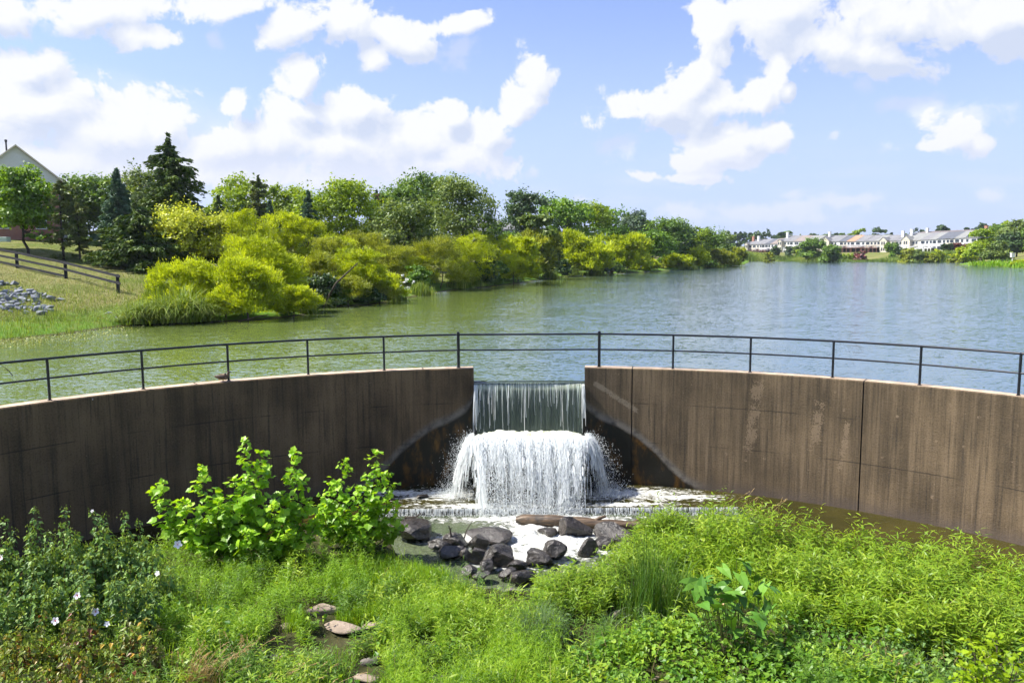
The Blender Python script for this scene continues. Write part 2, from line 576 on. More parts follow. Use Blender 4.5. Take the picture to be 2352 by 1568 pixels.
wc = t.noise(t.mapping(geo, rot=(0, 0, 0.1), scale=(0.6, 1.5, 1.0)), 0.10, 3.0, 0.55)
sv = vadd(vadd(vscale(slope(0.25, (1.0, 2.1, 1.0), 0.9, 2.0, 0.6), 0.26), vscale(slope(-0.2, (1.0, 2.3, 1.0), 2.8, 3.0, 0.8), 0.62)), vscale(slope(0.1, (1.0, 1.8, 1.0), 9.0, 2.0, 0.3), 0.80))
sv = vscale(sv, t.mapr(wc, 0.3, 0.7, 0.45, 0.80))
sv = t.n('ShaderNodeVectorMath', operation='MULTIPLY', ins={0: sv, 1: (0.7, 1.0, 0.0)}).outputs[0]
wn = t.n('ShaderNodeVectorMath', operation='NORMALIZE', ins={0: vadd(sv, (0.0, 0.0, 1.0))}).outputs[0]
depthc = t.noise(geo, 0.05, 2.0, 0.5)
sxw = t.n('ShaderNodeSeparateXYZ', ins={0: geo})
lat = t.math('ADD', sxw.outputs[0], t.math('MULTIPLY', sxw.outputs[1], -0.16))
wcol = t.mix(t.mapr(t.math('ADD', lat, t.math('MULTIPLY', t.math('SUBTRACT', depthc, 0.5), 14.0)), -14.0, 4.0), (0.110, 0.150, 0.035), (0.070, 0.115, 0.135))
dif = t.n('ShaderNodeBsdfDiffuse', ins={'Color': wcol})
gls = t.n('ShaderNodeBsdfGlossy', ins={'Color': (0.95, 0.98, 1.0), 'Roughness': 0.06, 'Normal': wn})
fr1 = t.n('ShaderNodeFresnel', ins={'IOR': 3.2}).outputs[0]
fr2 = t.n('ShaderNodeFresnel', ins={'IOR': 1.6, 'Normal': wn}).outputs[0]
ffc = t.math('ADD', t.math('MULTIPLY', fr1, 0.85), t.math('MULTIPLY', fr2, 0.15))
ms = t.n('ShaderNodeMixShader', ins={0: ffc})
t.link(dif.outputs[0], ms.inputs[1]); t.link(gls.outputs[0], ms.inputs[2])
t.link(ms.outputs[0], out.inputs[0])
M_lake = m
# sheet from the wall outwards; the shore rises through it
S_ = Soup()
rr = np.concatenate([[AR + 0.25], AR + 0.25 + np.cumsum(np.geomspace(1.0, 60, 60))])
aa = np.radians(np.linspace(-71, 71, 160))
R2, A2 = np.meshgrid(rr, aa, indexing='ij')
LX = AX + R2 * np.sin(A2); LY = AY + R2 * np.cos(A2)
S_.grid(np.stack([LX, LY, 0 * LX], -1))
lw = S_.mesh('lake_water', M_lake, True)
struct('lake_water', lw)

# ---------------------------------------------------------------- dam wall
AG0 = math.asin((on_plane(1087, 848, WT)[0] - AX) / AR)
AG1 = math.asin((on_plane(1345, 847, WT)[0] - AX) / AR)
TH = 0.42
m, t, out = new_mat('stained_concrete')
uv = t.n('ShaderNodeUVMap').outputs[0]
su = t.n('ShaderNodeSeparateXYZ', ins={0: uv}); U, Vv = su.outputs[0], su.outputs[1]   # metres along the arc, metres over the pool
geo = t.n('ShaderNodeNewGeometry').outputs['Position']
st1 = t.math('ADD', t.math('MULTIPLY', t.noise(t.mapping(uv, scale=(2.2, 0.10, 1)), 1.0, 6.0, 0.6), 0.5), t.math('MULTIPLY', t.noise(t.mapping(uv, scale=(0.55, 0.45, 1)), 1.0, 7.0, 0.62), 0.5))
st2 = t.noise(t.mapping(uv, scale=(11.0, 0.35, 1)), 1.0, 5.0, 0.65)
st3 = t.noise(t.mapping(uv, scale=(0.5, 0.25, 1)), 1.0, 4.0, 0.6)
fine = t.noise(uv, 22.0, 6.0, 0.75)
sp_ = t.noise(uv, 3.0, 8.0, 0.7)
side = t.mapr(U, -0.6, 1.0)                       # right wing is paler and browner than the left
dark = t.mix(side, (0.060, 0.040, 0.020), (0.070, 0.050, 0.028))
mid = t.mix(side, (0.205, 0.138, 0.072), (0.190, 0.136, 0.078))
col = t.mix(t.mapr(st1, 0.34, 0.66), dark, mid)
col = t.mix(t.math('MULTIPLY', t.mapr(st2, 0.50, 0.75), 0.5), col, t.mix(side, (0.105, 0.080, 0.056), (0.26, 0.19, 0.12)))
col = t.mix(t.math('MULTIPLY', t.mapr(st2, 0.52, 0.30), 0.7), col, (0.028, 0.023, 0.017))
col = t.mix(t.math('MULTIPLY', t.mapr(fine, 0.45, 0.8), 0.6), col, (0.15, 0.12, 0.085))
col = t.mix(t.math('MULTIPLY', t.mapr(fine, 0.52, 0.25), 0.75), col, (0.022, 0.018, 0.013))
col = t.mix(t.math('MULTIPLY', t.mapr(st3, 0.46, 0.62), 0.45), col, t.mix(0.5, col, (0.018, 0.015, 0.010)))
# pale lichen columns and spots on the right wing
for (u0, wd, v0, v1) in ((6.95, 0.33, 0.9, 3.75), (8.75, 0.28, 1.2, 3.3), (2.75, 0.2, 3.0, 3.75), (9.55, 0.16, 0.6, 2.7)):
    duc = t.math('ABSOLUTE', t.math('SUBTRACT', t.math('ADD', U, t.math('MULTIPLY', t.math('SUBTRACT', Vv, 2.2), -0.10)), u0))
    k = t.math('MULTIPLY', t.mapr(duc, wd, wd * 0.2), t.math('MULTIPLY', t.mapr(Vv, v0, v0 + 0.8), t.mapr(Vv, v1, v1 - 0.3)))
    k = t.mapr(t.math('ADD', k, t.math('MULTIPLY', t.math('SUBTRACT', t.math('ADD', t.math('MULTIPLY', sp_, 0.5), t.math('MULTIPLY', fine, 0.5)), 0.5), 6.0)), 0.75, 1.0)
    col = t.mix(t.math('MULTIPLY', k, 0.42), col, (0.30, 0.22, 0.14))
vor = t.n('ShaderNodeTexVoronoi', ins={'Vector': uv, 'Scale': 2.3}).outputs['Distance']
spots = t.math('MULTIPLY', t.mapr(vor, 0.13, 0.09), t.mapr(sp_, 0.47, 0.62))
col = t.mix(t.math('MULTIPLY', spots, t.math('MULTIPLY', side, 0.55)), col, (0.30, 0.22, 0.14))
# pour lines
for v0 in (2.62, 1.38):
    ln = t.math('ABSOLUTE', t.math('SUBTRACT', t.math('ADD', Vv, t.math('MULTIPLY', t.math('SUBTRACT', sp_, 0.5), 0.04)), v0))
    k = t.math('MULTIPLY', t.mapr(ln, 0.022, 0.006), t.mapr(t.noise(uv, 0.9, 3.0), 0.42, 0.58))
    col = t.mix(t.math('MULTIPLY', k, 0.7), col, (0.018, 0.015, 0.012))
# slightly bluish rim along the pool
col = t.mix(t.math('MULTIPLY', t.mapr(t.math('ADD', Vv, t.math('MULTIPLY', sp_, 0.5)), 0.75, 0.2), 0.6), col, (0.085, 0.068, 0.06))
# wet zone beside the fall: algae brown inside, grey band round it
uw = t.math('ADD', U, t.math('MULTIPLY', t.math('SUBTRACT', t.noise(uv, 1.5, 4.0), 0.5), 0.35))
aU = t.math('ABSOLUTE', uw)
hW = t.n('ShaderNodeFloatCurve', ins={'Value': t.math('DIVIDE', t.math('SUBTRACT', aU, 1.6), 6.0)})
cm = hW.mapping; cu = cm.curves[0]
pts = [(0.0, 0.92), (0.04, 0.66), (0.12, 0.56), (0.25, 0.47), (0.38, 0.33), (0.50, 0.15), (0.62, 0.02), (1.0, 0.0)]
cu.points[0].location = pts[0]; cu.points[1].location = pts[-1]
for q in pts[1:-1]:
    cu.points.new(*q)
cm.update()
lim = t.math('MULTIPLY', hW.outputs[0], 3.8)
gap = t.math('SUBTRACT', lim, Vv)
band = t.math('MULTIPLY', t.mapr(gap, -0.32, -0.06), t.mapr(gap, 0.25, 0.02))
algae = t.mix(t.mapr(t.noise(t.mapping(uv, scale=(1.2, 0.5, 1)), 2.0, 6.0, 0.65), 0.47, 0.72), (0.007, 0.006, 0.003), (0.115, 0.052, 0.005))
algae = t.mix(t.mapr(aU, 1.95, 1.65), algae, (0.014, 0.016, 0.006))
col = t.mix(t.math('MULTIPLY', band, t.mapr(aU, 6.0, 5.0, 0.0, 0.8)), col, t.mix(t.mapr(sp_, 0.35, 0.6), (0.055, 0.055, 0.055), (0.17, 0.155, 0.13)))
wet = t.math('MULTIPLY', t.mapr(gap, -0.04, 0.10), t.mapr(aU, 5.6, 5.1))
col = t.mix(wet, col, algae)
# pale mineral scar on the right wing beside the fall
sc = t.math('ABSOLUTE', t.math('SUBTRACT', Vv, t.math('SUBTRACT', 4.55, t.math('MULTIPLY', U, 0.62))))
k = t.math('MULTIPLY', t.mapr(sc, 0.17, 0.04), t.math('MULTIPLY', t.mapr(U, 2.0, 2.25), t.mapr(U, 3.65, 3.4)))
k = t.mapr(t.math('ADD', k, t.math('MULTIPLY', t.math('SUBTRACT', t.math('ADD', t.math('MULTIPLY', fine, 0.5), t.math('MULTIPLY', sp_, 0.5)), 0.5), 4.5)), 0.35, 1.1)
col = t.mix(t.math('MULTIPLY', k, 0.5), col, (0.30, 0.245, 0.175))
# a few white droppings
v2 = t.n('ShaderNodeTexVoronoi', ins={'Vector': t.mapping(uv, scale=(1, 0.6, 1)), 'Scale': 1.15}).outputs['Distance']
col = t.mix(t.math('MULTIPLY', t.mapr(v2, 0.028, 0.018), 0.8), col, (0.6, 0.6, 0.58))
rough = t.mapr(wet, 0, 1, 0.9, 0.38)
bmp = t.n('ShaderNodeBump', ins={'Height': t.math('ADD', fine, t.math('MULTIPLY', sp_, 0.8)), 'Strength': 1.0, 'Distance': 0.012})
p = t.n('ShaderNodeBsdfPrincipled', ins={'Base Color': col, 'Roughness': rough, 'Normal': bmp.outputs[0]})
p.inputs['Specular IOR Level'].default_value = 0.3
t.link(p.outputs[0], out.inputs[0])
M_wall = m
M_cap = simple('weathered_cap', (0.44, 0.33, 0.23), 0.9, 0.28, 3.0, bump=0.01)
M_joint = simple('joint_dark', (0.02, 0.017, 0.014), 0.95)


def dam_wing(a0, a1, joints, label, fill):
    """front face broken at the joints by real grooves, chamfered cap, ends and back"""
    S = Soup(); uvs = []
    gw = 0.018 / AR
    cuts = [a0] + [q for j in joints for q in (j - gw, j + gw)] + [a1]
    z0, z1 = ZB - 0.5, WT
    ch = 0.03

    def strip(b0, b1, prof, mat):
        n = max(2, int(abs(b1 - b0) * AR / 0.35))
        an = np.linspace(b0, b1, n + 1)
        P = np.array([[[AX + r * math.sin(a), AY + r * math.cos(a), z] for a in an] for r, z in prof])
        S.grid(P, mat=mat)
        for i in range(len(prof) - 1):
            for j in range(n):
                for (ii, jj) in ((i, j), (i, j + 1), (i + 1, j + 1), (i + 1, j)):
                    uvs.append((an[jj] * AR, prof[ii][1] - ZB + (prof[ii][0] - AR) * 0.3))

    for i in range(len(cuts) - 1):
        b0, b1 = cuts[i], cuts[i + 1]
        groove = i % 2 == 1
        r0 = AR + (0.035 if groove else 0.0)
        strip(b0, b1, [(r0, z0), (r0, z1 - ch), (r0 + ch, z1)], 2 if groove else 0)
        strip(b0, b1, [(r0 + ch, z1), (AR + TH, z1)], 1 if not groove else 2)
        strip(b0, b1, [(AR + TH, z1), (AR + TH, z0 + 1.5)], 0)
    for a, r_ in ((a0, 1), (a1, -1)):
        P = np.array([[[AX + r * math.sin(a), AY + r * math.cos(a), z] for r in (AR, AR + TH)] for z in (z0, z1)])
        S.grid(P, mat=0)
        for (ii, jj) in ((0, 0), (0, 1), (1, 1), (1, 0)):
            uvs.append((a * AR + (0.02 * jj), (z0, z1)[ii] - ZB))
    me = S.mesh('dam_wall', [M_wall, M_cap, M_joint], False)
    u = me.uv_layers.new(name='UVMap')
    u.data.foreach_set('uv', np.array(uvs, np.float32).ravel())
    me.update()
    o = single('dam_wall', me, label, 'dam wall')
    return o


def px_ang(px, py=None):
    """arc angle whose wall top shows at pixel column px"""
    lo, hi = math.radians(-60), math.radians(60)
    for _ in range(50):
        mi = (lo + hi) / 2
        P = arcp(mi)
        x, _y = project(np.array([[P[0], P[1], WT - 0.3]]))
        if x[0] < px: lo = mi
        else: hi = mi
    return (lo + hi) / 2


JL = [px_ang(973), px_ang(455), px_ang(-150)]
JR = [px_ang(1452), px_ang(1983), px_ang(2620)]
dam_wing(AG0, -AMAX, JL, 'dark stained curved concrete wall wing ending at the left of the waterfall', 0)
dam_wing(AG1, AMAX, JR, 'browner sunlit curved concrete wall wing with lichen streaks, right of the waterfall', 0)

# weir between the wings
S_ = Soup()
n = 12
an = np.linspace(AG0, AG1, n)
prof = [(AR + 0.02, ZB - 0.5), (AR + 0.02, -0.16), (AR + 0.06, -0.10), (AR + 0.30, -0.10), (AR + 0.36, -0.16), (AR + 0.36, -1.5)]
S_.grid(np.array([[[AX + r * math.sin(a), AY + r * math.cos(a), z] for a in an] for r, z in prof]))
M_wet = simple('wet_concrete', (0.035, 0.035, 0.024), 0.35, 0.5, 4.0, bump=0.02)
single('weir_sill', S_.mesh('weir_sill', M_wet), 'dark wet concrete sill under the falling water sheet between the two wall wings', 'weir')

# stilling block in front of the weir
GXL = on_plane(1087, 848, WT)[0]; GXR = on_plane(1345, 847, WT)[0]
BX0 = (1085 - 1176) / F * 23.6; BX1 = (1349 - 1176) / F * 23.6
M_mossy = simple('mossy_concrete', (0.065, 0.055, 0.028), 0.6, 0.5, 3.0, bump=0.03)
tb = thing('spillway_block', 'stepped mossy concrete block breaking the waterfall in front of the weir', 'concrete block', ((BX0 + BX1) / 2, 23.6, ZB - 0.4))
S_ = Soup(); S_.box((0, 0.1, 0.6), (BX1 - BX0, 1.3, 1.2 + 0.75)); S_.box((BX0 + 0.12 - (BX0 + BX1) / 2, -0.50, 1.62), (0.30, 0.10, 0.08))
link('lower_step', S_.mesh('lower_step', M_mossy), tb)
S_ = Soup(); S_.box((0, 0.32, 1.70), (BX1 - BX0 - 0.12, 0.84, 0.44))
link('upper_step', S_.mesh('upper_step', M_mossy), tb)

# apron slab under the upper pool, with its front edge
SILLY = 21.95
S_ = Soup()
M_apron = simple('apron_concrete', (0.05, 0.045, 0.028), 0.5, 0.4, 3.0, bump=0.02)
S_.box((1.1, SILLY + 1.3, -3.52), (11.0, 2.6, 0.36))
single('spillway_apron', S_.mesh('spillway_apron', M_apron), 'submerged concrete apron with a low edge where the upper pool drops', 'concrete apron')


def pool_mat(name, c0, c1, foam_nodes, bump=0.02, bs=5.0, rough=0.08):
    m, t, out = new_mat(name)
    geo = t.n('ShaderNodeNewGeometry').outputs['Position']
    nz = t.noise(t.mapping(geo, scale=(1, 1.6, 1)), bs, 5.0, 0.6, 0.5)
    n0 = t.noise(geo, 0.7, 5.0, 0.6)
    col = t.mix(t.mapr(n0, 0.35, 0.65), c0, c1)
    fo = foam_nodes(t, geo)
    fv = t.noise(geo, 9.0, 7.0, 0.7)
    col = t.mix(fo, col, t.mix(t.mapr(fv, 0.36, 0.62), (0.55, 0.55, 0.46), (0.84, 0.84, 0.81)))
    p = t.n('ShaderNodeBsdfPrincipled', ins={'Base Color': col, 'Roughness': t.mapr(fo, 0, 1, rough, 0.6), 'IOR': 1.33})
    b = t.n('ShaderNodeBump', ins={'Height': t.math('ADD', nz, t.math('MULTIPLY', fo, 0.5)), 'Strength': 1.0, 'Distance': bump})
    t.link(b.outputs[0], p.inputs['Normal']); t.link(p.outputs[0], out.inputs[0])
    return m


def foam_up(t, geo):
    s = t.n('ShaderNodeSeparateXYZ', ins={0: geo})
    # churned where the side jets land, streaking outwards
    tot = None
    for (cx, cy, rx, ry) in ((-2.1, 23.3, 2.6, 0.95), (3.3, 23.3, 3.2, 0.95), (-0.8, 22.2, 3.8, 0.40), (3.2, 22.25, 2.8, 0.40), (-3.4, 23.5, 2.2, 0.5), (5.0, 22.9, 2.2, 0.5)):
        v = t.n('ShaderNodeVectorMath', operation='LENGTH', ins={0: t.mapping(geo, (cx, cy, ZB), (0, 0, 0), (rx, ry, 1), 'TEXTURE')}).outputs['Value']
        k = t.math('SUBTRACT', 1.0, v)
        tot = k if tot is None else t.math('MAXIMUM', tot, k)
    nz = t.noise(t.mapping(geo, scale=(1.0, 1.9, 1)), 3.2, 9.0, 0.68, 1.6)
    return t.mapr(t.math('ADD', tot, t.math('MULTIPLY', t.math('SUBTRACT', nz, 0.5), 3.4)), 0.28, 0.85)


def foam_low(t, geo):
    tot = None
    for (cx, cy, rx, ry) in ((0.7, 20.9, 1.7, 1.3), (1.2, 19.6, 2.6, 1.5), (-1.3, 20.0, 1.3, 0.5), (0.6, 21.5, 3.6, 0.4), (0.3, 18.6, 1.6, 0.9)):
        v = t.n('ShaderNodeVectorMath', operation='LENGTH', ins={0: t.mapping(geo, (cx, cy, -3.44), (0, 0, 0), (rx, ry, 1), 'TEXTURE')}).outputs['Value']
        k = t.math('SUBTRACT', 1.0, v)
        tot = k if tot is None else t.math('MAXIMUM', tot, k)
    nz = t.noise(geo, 5.0, 9.0, 0.65, 0.6)
    fl = t.math('MULTIPLY', t.mapr(t.noise(geo, 26.0, 6.0, 0.75), 0.54, 0.66), t.mapr(t.noise(geo, 1.6, 3.0), 0.35, 0.6, 0.25, 0.9))
    return t.math('MAXIMUM', t.mapr(t.math('ADD', tot, t.math('MULTIPLY', t.math('SUBTRACT', nz, 0.5), 2.6)), 0.0, 0.5), fl)


M_pool = pool_mat('pool_water', (0.030, 0.028, 0.005), (0.050, 0.043, 0.009), foam_up)
M_pool2 = pool_mat('lower_pool_water', (0.085, 0.115, 0.05), (0.14, 0.17, 0.09), foam_low, 0.16, 6.0)
S_ = Soup()
ys = np.linspace(8.0, SILLY, 40)


def rowstrip(x0f, x1f, ys, z, n=20):
    P = []
    for y in ys:
        a, b = x0f(y), x1f(y)
        P.append([[a + (b - a) * i / n, y, z] for i in range(n + 1)])
    S_.grid(np.array(P))


halfw = lambda y: math.sqrt(max(0.01, (AR + 0.05) ** 2 - (y - AY) ** 2))
rowstrip(lambda y: AX - halfw(y), lambda y: -4.4, np.linspace(9, SILLY, 30), ZB)
rowstrip(lambda y: 6.6, lambda y: AX + halfw(y), np.linspace(9, SILLY, 30), ZB)
rowstrip(lambda y: AX - halfw(y), lambda y: AX + halfw(y), np.linspace(SILLY, AY + AR - 0.02, 16), ZB, 60)
struct('pool_water', S_.mesh('pool_water', M_pool, True))
S_ = Soup()
gx = np.linspace(-4.4, 6.6, 290); gy = np.linspace(14.5, SILLY - 0.02, 200)
PX, PY = np.meshgrid(gx, gy)
ff = np.exp(-(((PX - 0.9) / 2.0) ** 2 + ((PY - 20.2) / 1.9) ** 2))
PZ = -3.46 + ff * (0.07 + 0.16 * (fbm(PX * 2.2, PY * 2.2, 40) - 0.4) + 0.12 * fbm(PX * 6, PY * 6, 41))
S_.grid(np.stack([PX, PY, PZ], -1))
struct('lower_pool_water', S_.mesh('lower_pool_water', M_pool2, True))

# ---------------------------------------------------------------- falling water
m, t, out = new_mat('nappe_water')
uvn = t.n('ShaderNodeUVMap').outputs[0]
s3 = t.n('ShaderNodeSeparateXYZ', ins={0: uvn})
a1 = t.noise(t.mapping(uvn, scale=(14.0, 0.35, 1)), 1.0, 4.0, 0.6)
a2 = t.noise(t.mapping(uvn, scale=(34.0, 0.6, 1)), 1.0, 3.0, 0.6)
thr = t.mapr(s3.outputs[1], 0.0, 1.0, 0.47, 0.72, False)
k = t.math('SUBTRACT', t.math('ADD', t.math('MULTIPLY', a1, 0.6), t.math('MULTIPLY', a2, 0.4)), thr)
k = t.mapr(k, -0.015, 0.075)
top = t.mapr(s3.outputs[1], 0.10, 0.0, 0.0, 1.0)
col = t.mix(k, (0.060, 0.078, 0.062), (0.55, 0.62, 0.50))
col = t.mix(t.math('MULTIPLY', t.mapr(s3.outputs[1], 0.02, 0.10), t.mapr(s3.outputs[1], 0.2, 0.1)), col, t.mix(0.45, col, (0.62, 0.68, 0.5)))
col = t.mix(top, col, (0.05, 0.07, 0.04))
b = t.n('ShaderNodeBump', ins={'Height': t.math('ADD', a1, a2), 'Strength': 1.0, 'Distance': 0.05})
p = t.n('ShaderNodeBsdfPrincipled', ins={'Base Color': col, 'Roughness': 0.16, 'IOR': 1.33, 'Normal': b.outputs[0]})
t.link(p.outputs[0], out.inputs[0])
M_nappe = m
m, t, out = new_mat('white_water')
at = t.n('ShaderNodeAttribute', attribute_name='tint').outputs['Fac']
col = t.mix(at, (0.62, 0.67, 0.66), (0.92, 0.93, 0.92))
p = t.n('ShaderNodeBsdfPrincipled', ins={'Base Color': col, 'Roughness': 0.35, 'IOR': 1.33})
tr = t.n('ShaderNodeBsdfTranslucent', ins={'Color': (0.95, 0.97, 0.97)})
ms = t.n('ShaderNodeMixShader', ins={0: 0.55}); t.link(p.outputs[0], ms.inputs[1]); t.link(tr.outputs[0], ms.inputs[2])
t.link(ms.outputs[0], out.inputs[0])
M_white = m

wf = thing('waterfall', 'white two-step waterfall pouring through the gap between the dam walls', 'waterfall', (0, 0, 0))
# smooth sheet over the sill: horizontal approach, then a falling parabola
S_ = Soup(); uvs = []
nx = 90
an = np.linspace(AG0, AG1, nx)
pr = [(AR + 0.36, -0.006), (AR + 0.22, -0.012), (AR + 0.08, -0.03)]
for tt in np.linspace(0.03, 0.58, 22):
    pr.append((AR + 0.03 - 0.55 * tt, -0.04 - 4.9 * tt * tt))
L = np.concatenate([[0], np.cumsum(np.hypot(np.diff([q[0] for q in pr]), np.diff([q[1] for q in pr])))])
P = np.zeros((len(pr), nx, 3))
for i, (r, z) in enumerate(pr):
    fall = max(0, i - 2) / 22
    pinch = 1 - 0.035 * fall
    for j, a in enumerate(an):
        am = (AG0 + AG1) / 2
        a_ = am + (a - am) * pinch
        wob = 0.02 * fall * (fbm(np.array(j * 0.55), np.array(i * 0.06), 5) - 0.5) * 2
        P[i, j] = [AX + (r + wob) * math.sin(a_), AY + (r + wob) * math.cos(a_), z]
S_.grid(P)
for i in range(len(pr) - 1):
    for j in range(nx - 1):
        for (ii, jj) in ((i, j), (i, j + 1), (i + 1, j + 1), (i + 1, j)):
            uvs.append((an[jj] * AR, max(0, (L[ii] - L[2]) / (L[-1] - L[2]))))
me = S_.mesh('water_sheet', M_nappe, True)
u = me.uv_layers.new(name='UVMap'); u.data.foreach_set('uv', np.array(uvs, np.float32).ravel())
link('water_sheet', me, wf)


def ribbons(S, P0, vel, T, wid, rngg, steps=9, tint=None, t0=None):
    """falling strands: P0 (N,3), vel (N,3), T (N) fall time, wid (N)"""
    N = len(P0)
    t0 = np.zeros(N) if t0 is None else t0
    tt = t0[:, None] + np.linspace(0, 1, steps)[None] * (T - t0)[:, None]
    pos = P0[:, None] + vel[:, None] * tt[..., None]
    pos[..., 2] -= 4.9 * tt ** 2
    # slow wander, and width pulsing so that strands bead and break up
    ph = rngg.uniform(0, 6.3, N)
    pos[..., 0] += (0.03 * np.sin(ph[:, None] + tt * 9) * tt / 0.6)
    pos[..., 1] += (0.05 * np.sin(ph[:, None] * 2 + tt * 7) * tt / 0.6)
    side = np.cross(vel, np.array([0, 0, 1.0])); side /= np.linalg.norm(side, axis=1)[:, None] + 1e-9
    jit = rngg.normal(0, 0.45, (N, 3)); side = side + jit; side[:, 2] *= 0.15; side /= np.linalg.norm(side, axis=1)[:, None]
    w_ = wid[:, None] * rngg.uniform(0.35, 1.25, (N, steps)) * (1 + 0.5 * tt)
    a = pos - side[:, None] * w_[..., None] / 2; b = pos + side[:, None] * w_[..., None] / 2
    Q = np.stack([a[:, :-1], b[:, :-1], b[:, 1:], a[:, 1:]], 2)
    ti = np.broadcast_to((rngg.uniform(0, 1, N) if tint is None else tint)[:, None], (N, steps - 1))
    S.polys(Q.reshape(-1, 4, 3), ti.reshape(-1))


def droplets(S, C, r, rngg):
    """small irregular four-sided drops"""
    N = len(C)
    base = np.array([[0, 0, 1], [0.94, 0, -0.33], [-0.47, 0.82, -0.33], [-0.47, -0.82, -0.33]])
    an = rngg.uniform(0, 6.3, (N, 2))
    c, s = np.cos(an), np.sin(an)
    R1 = np.zeros((N, 3, 3)); R1[:, 0, 0] = c[:, 0]; R1[:, 0, 1] = -s[:, 0]; R1[:, 1, 0] = s[:, 0]; R1[:, 1, 1] = c[:, 0]; R1[:, 2, 2] = 1
    V = np.einsum('nij,kj->nki', R1, base) * r[:, None, None]
    V[..., 2] *= rngg.uniform(1.0, 2.2, N)[:, None]
    V = V + C[:, None]
    tris = np.array([[0, 1, 2], [0, 2, 3], [0, 3, 1], [1, 3, 2]])
    F_ = (np.arange(N) * 4)[:, None, None] + tris[None]
    S.add(V.reshape(-1, 3), F_.reshape(-1, 3), np.repeat(rngg.uniform(0.4, 1, N), 4))


rw = np.random.default_rng(11)
# side edges of the sheet and strands in front of it
S_ = Soup()
N = 110
a = rw.uniform(AG0, AG1, N); a[:26] = AG0 + rw.uniform(0, 0.007, 26); a[26:48] = AG1 - rw.uniform(0, 0.007, 22)
P0 = np.stack([AX + (AR - 0.01) * np.sin(a), AY + (AR - 0.01) * np.cos(a), np.full(N, -0.07)], 1)
vel = np.stack([rw.normal(0, 0.03, N), np.full(N, -0.62) + rw.normal(0, 0.03, N), np.zeros(N)], 1)
ribbons(S_, P0, vel, rw.uniform(0.28, 0.56, N), rw.uniform(0.006, 0.018, N), rw, 8)
link('sheet_strands', S_.mesh('sheet_strands', M_white), wf, kind='stuff')

# churned white cushion on top of the block
BXC = (BX0 + BX1) / 2; BW = (BX1 - BX0) / 2
YL, ZL = 23.35, -1.56
S_ = Soup()
gu = np.linspace(-1, 1, 90); gv = np.linspace(0, 1, 26)
GU, GV = np.meshgrid(gu, gv)
X = BXC + GU * (BW + 0.05 + 0.10 * GV)
Y = 24.42 - GV * (24.42 - YL + 0.02) + 0.16 * np.abs(GU) ** 6 * GV
edge = np.maximum(np.abs(GU) ** 8, GV ** 5)
Z = -1.60 + 0.11 * np.exp(-((GV - 0.30) / 0.2) ** 2) - 0.30 * edge + 0.14 * (fbm(X * 4.5, Y * 4.5, 60) - 0.5) + 0.08 * (fbm(X * 14, Y * 14, 61) - 0.5)
S_.grid(np.stack([X, Y, Z], -1), tint=0.7)
m, t, out = new_mat('churned_water')
geo = t.n('ShaderNodeNewGeometry').outputs['Position']
nz = t.noise(t.mapping(geo, scale=(1.6, 0.8, 1)), 4.0, 7.0, 0.65)
col = t.mix(t.mapr(nz, 0.35, 0.6), (0.46, 0.50, 0.30), (0.86, 0.87, 0.80))
p = t.n('ShaderNodeBsdfPrincipled', ins={'Base Color': col, 'Roughness': 0.35, 'IOR': 1.33})
b = t.n('ShaderNodeBump', ins={'Height': t.noise(geo, 22.0, 5.0, 0.7), 'Strength': 1.0, 'Distance': 0.03})
t.link(b.outputs[0], p.inputs['Normal']); t.link(p.outputs[0], out.inputs[0])
M_churn = m
link('churned_water', S_.mesh('churned_water', M_churn, True), wf)

# main cascade over the front lip and the two sides of the block
S_ = Soup()


def lip(N, spread=True):
    u = rw.uniform(-1, 1, N)
    cs = np.array([-0.92, -0.70, -0.56, -0.33, -0.24, -0.02, 0.14, 0.30, 0.52, 0.63, 0.86])
    ws = np.array([1.0, .7, 1.2, .8, 1.3, 1.2, .7, 1.4, .8, 1.2, .9]); ws /= ws.sum()
    k = rw.choice(len(cs), N, p=ws)
    bu = cs[k] + rw.normal(0, 0.032, N)
    u = np.where(rw.uniform(0, 1, N) < 0.86, bu, u)
    return np.clip(u, -1, 1)


def gapf(u):
    """how full the curtain is across its width (dark gaps between the bundles)"""
    return np.clip(fbm(u * 5.5 + 20, u * 0 + 3, 70, 3) * 1.5 - 0.2, 0.15, 1)


TF = math.sqrt(2 * 1.83 / 9.8)
# long strands in bundles
N = 1500
u = lip(N)
P0 = np.stack([BXC + u * (BW - 0.02), YL + 0.12 + rw.normal(0, 0.05, N), ZL - 0.02 + rw.uniform(-0.04, 0.06, N)], 1)
vel = np.stack([rw.normal(0, 0.08, N) - u * 0.25, -rw.normal(2.15, 0.40, N), rw.normal(0.15, 0.15, N)], 1)
T = TF * np.clip(rw.uniform(0.5, 1.12, N) * (0.55 + 0.5 * gapf(u)), 0.25, 1.03)
ribbons(S_, P0, vel, T, rw.uniform(0.004, 0.018, N) * rw.uniform(0.5, 1.3, N), rw, 13)
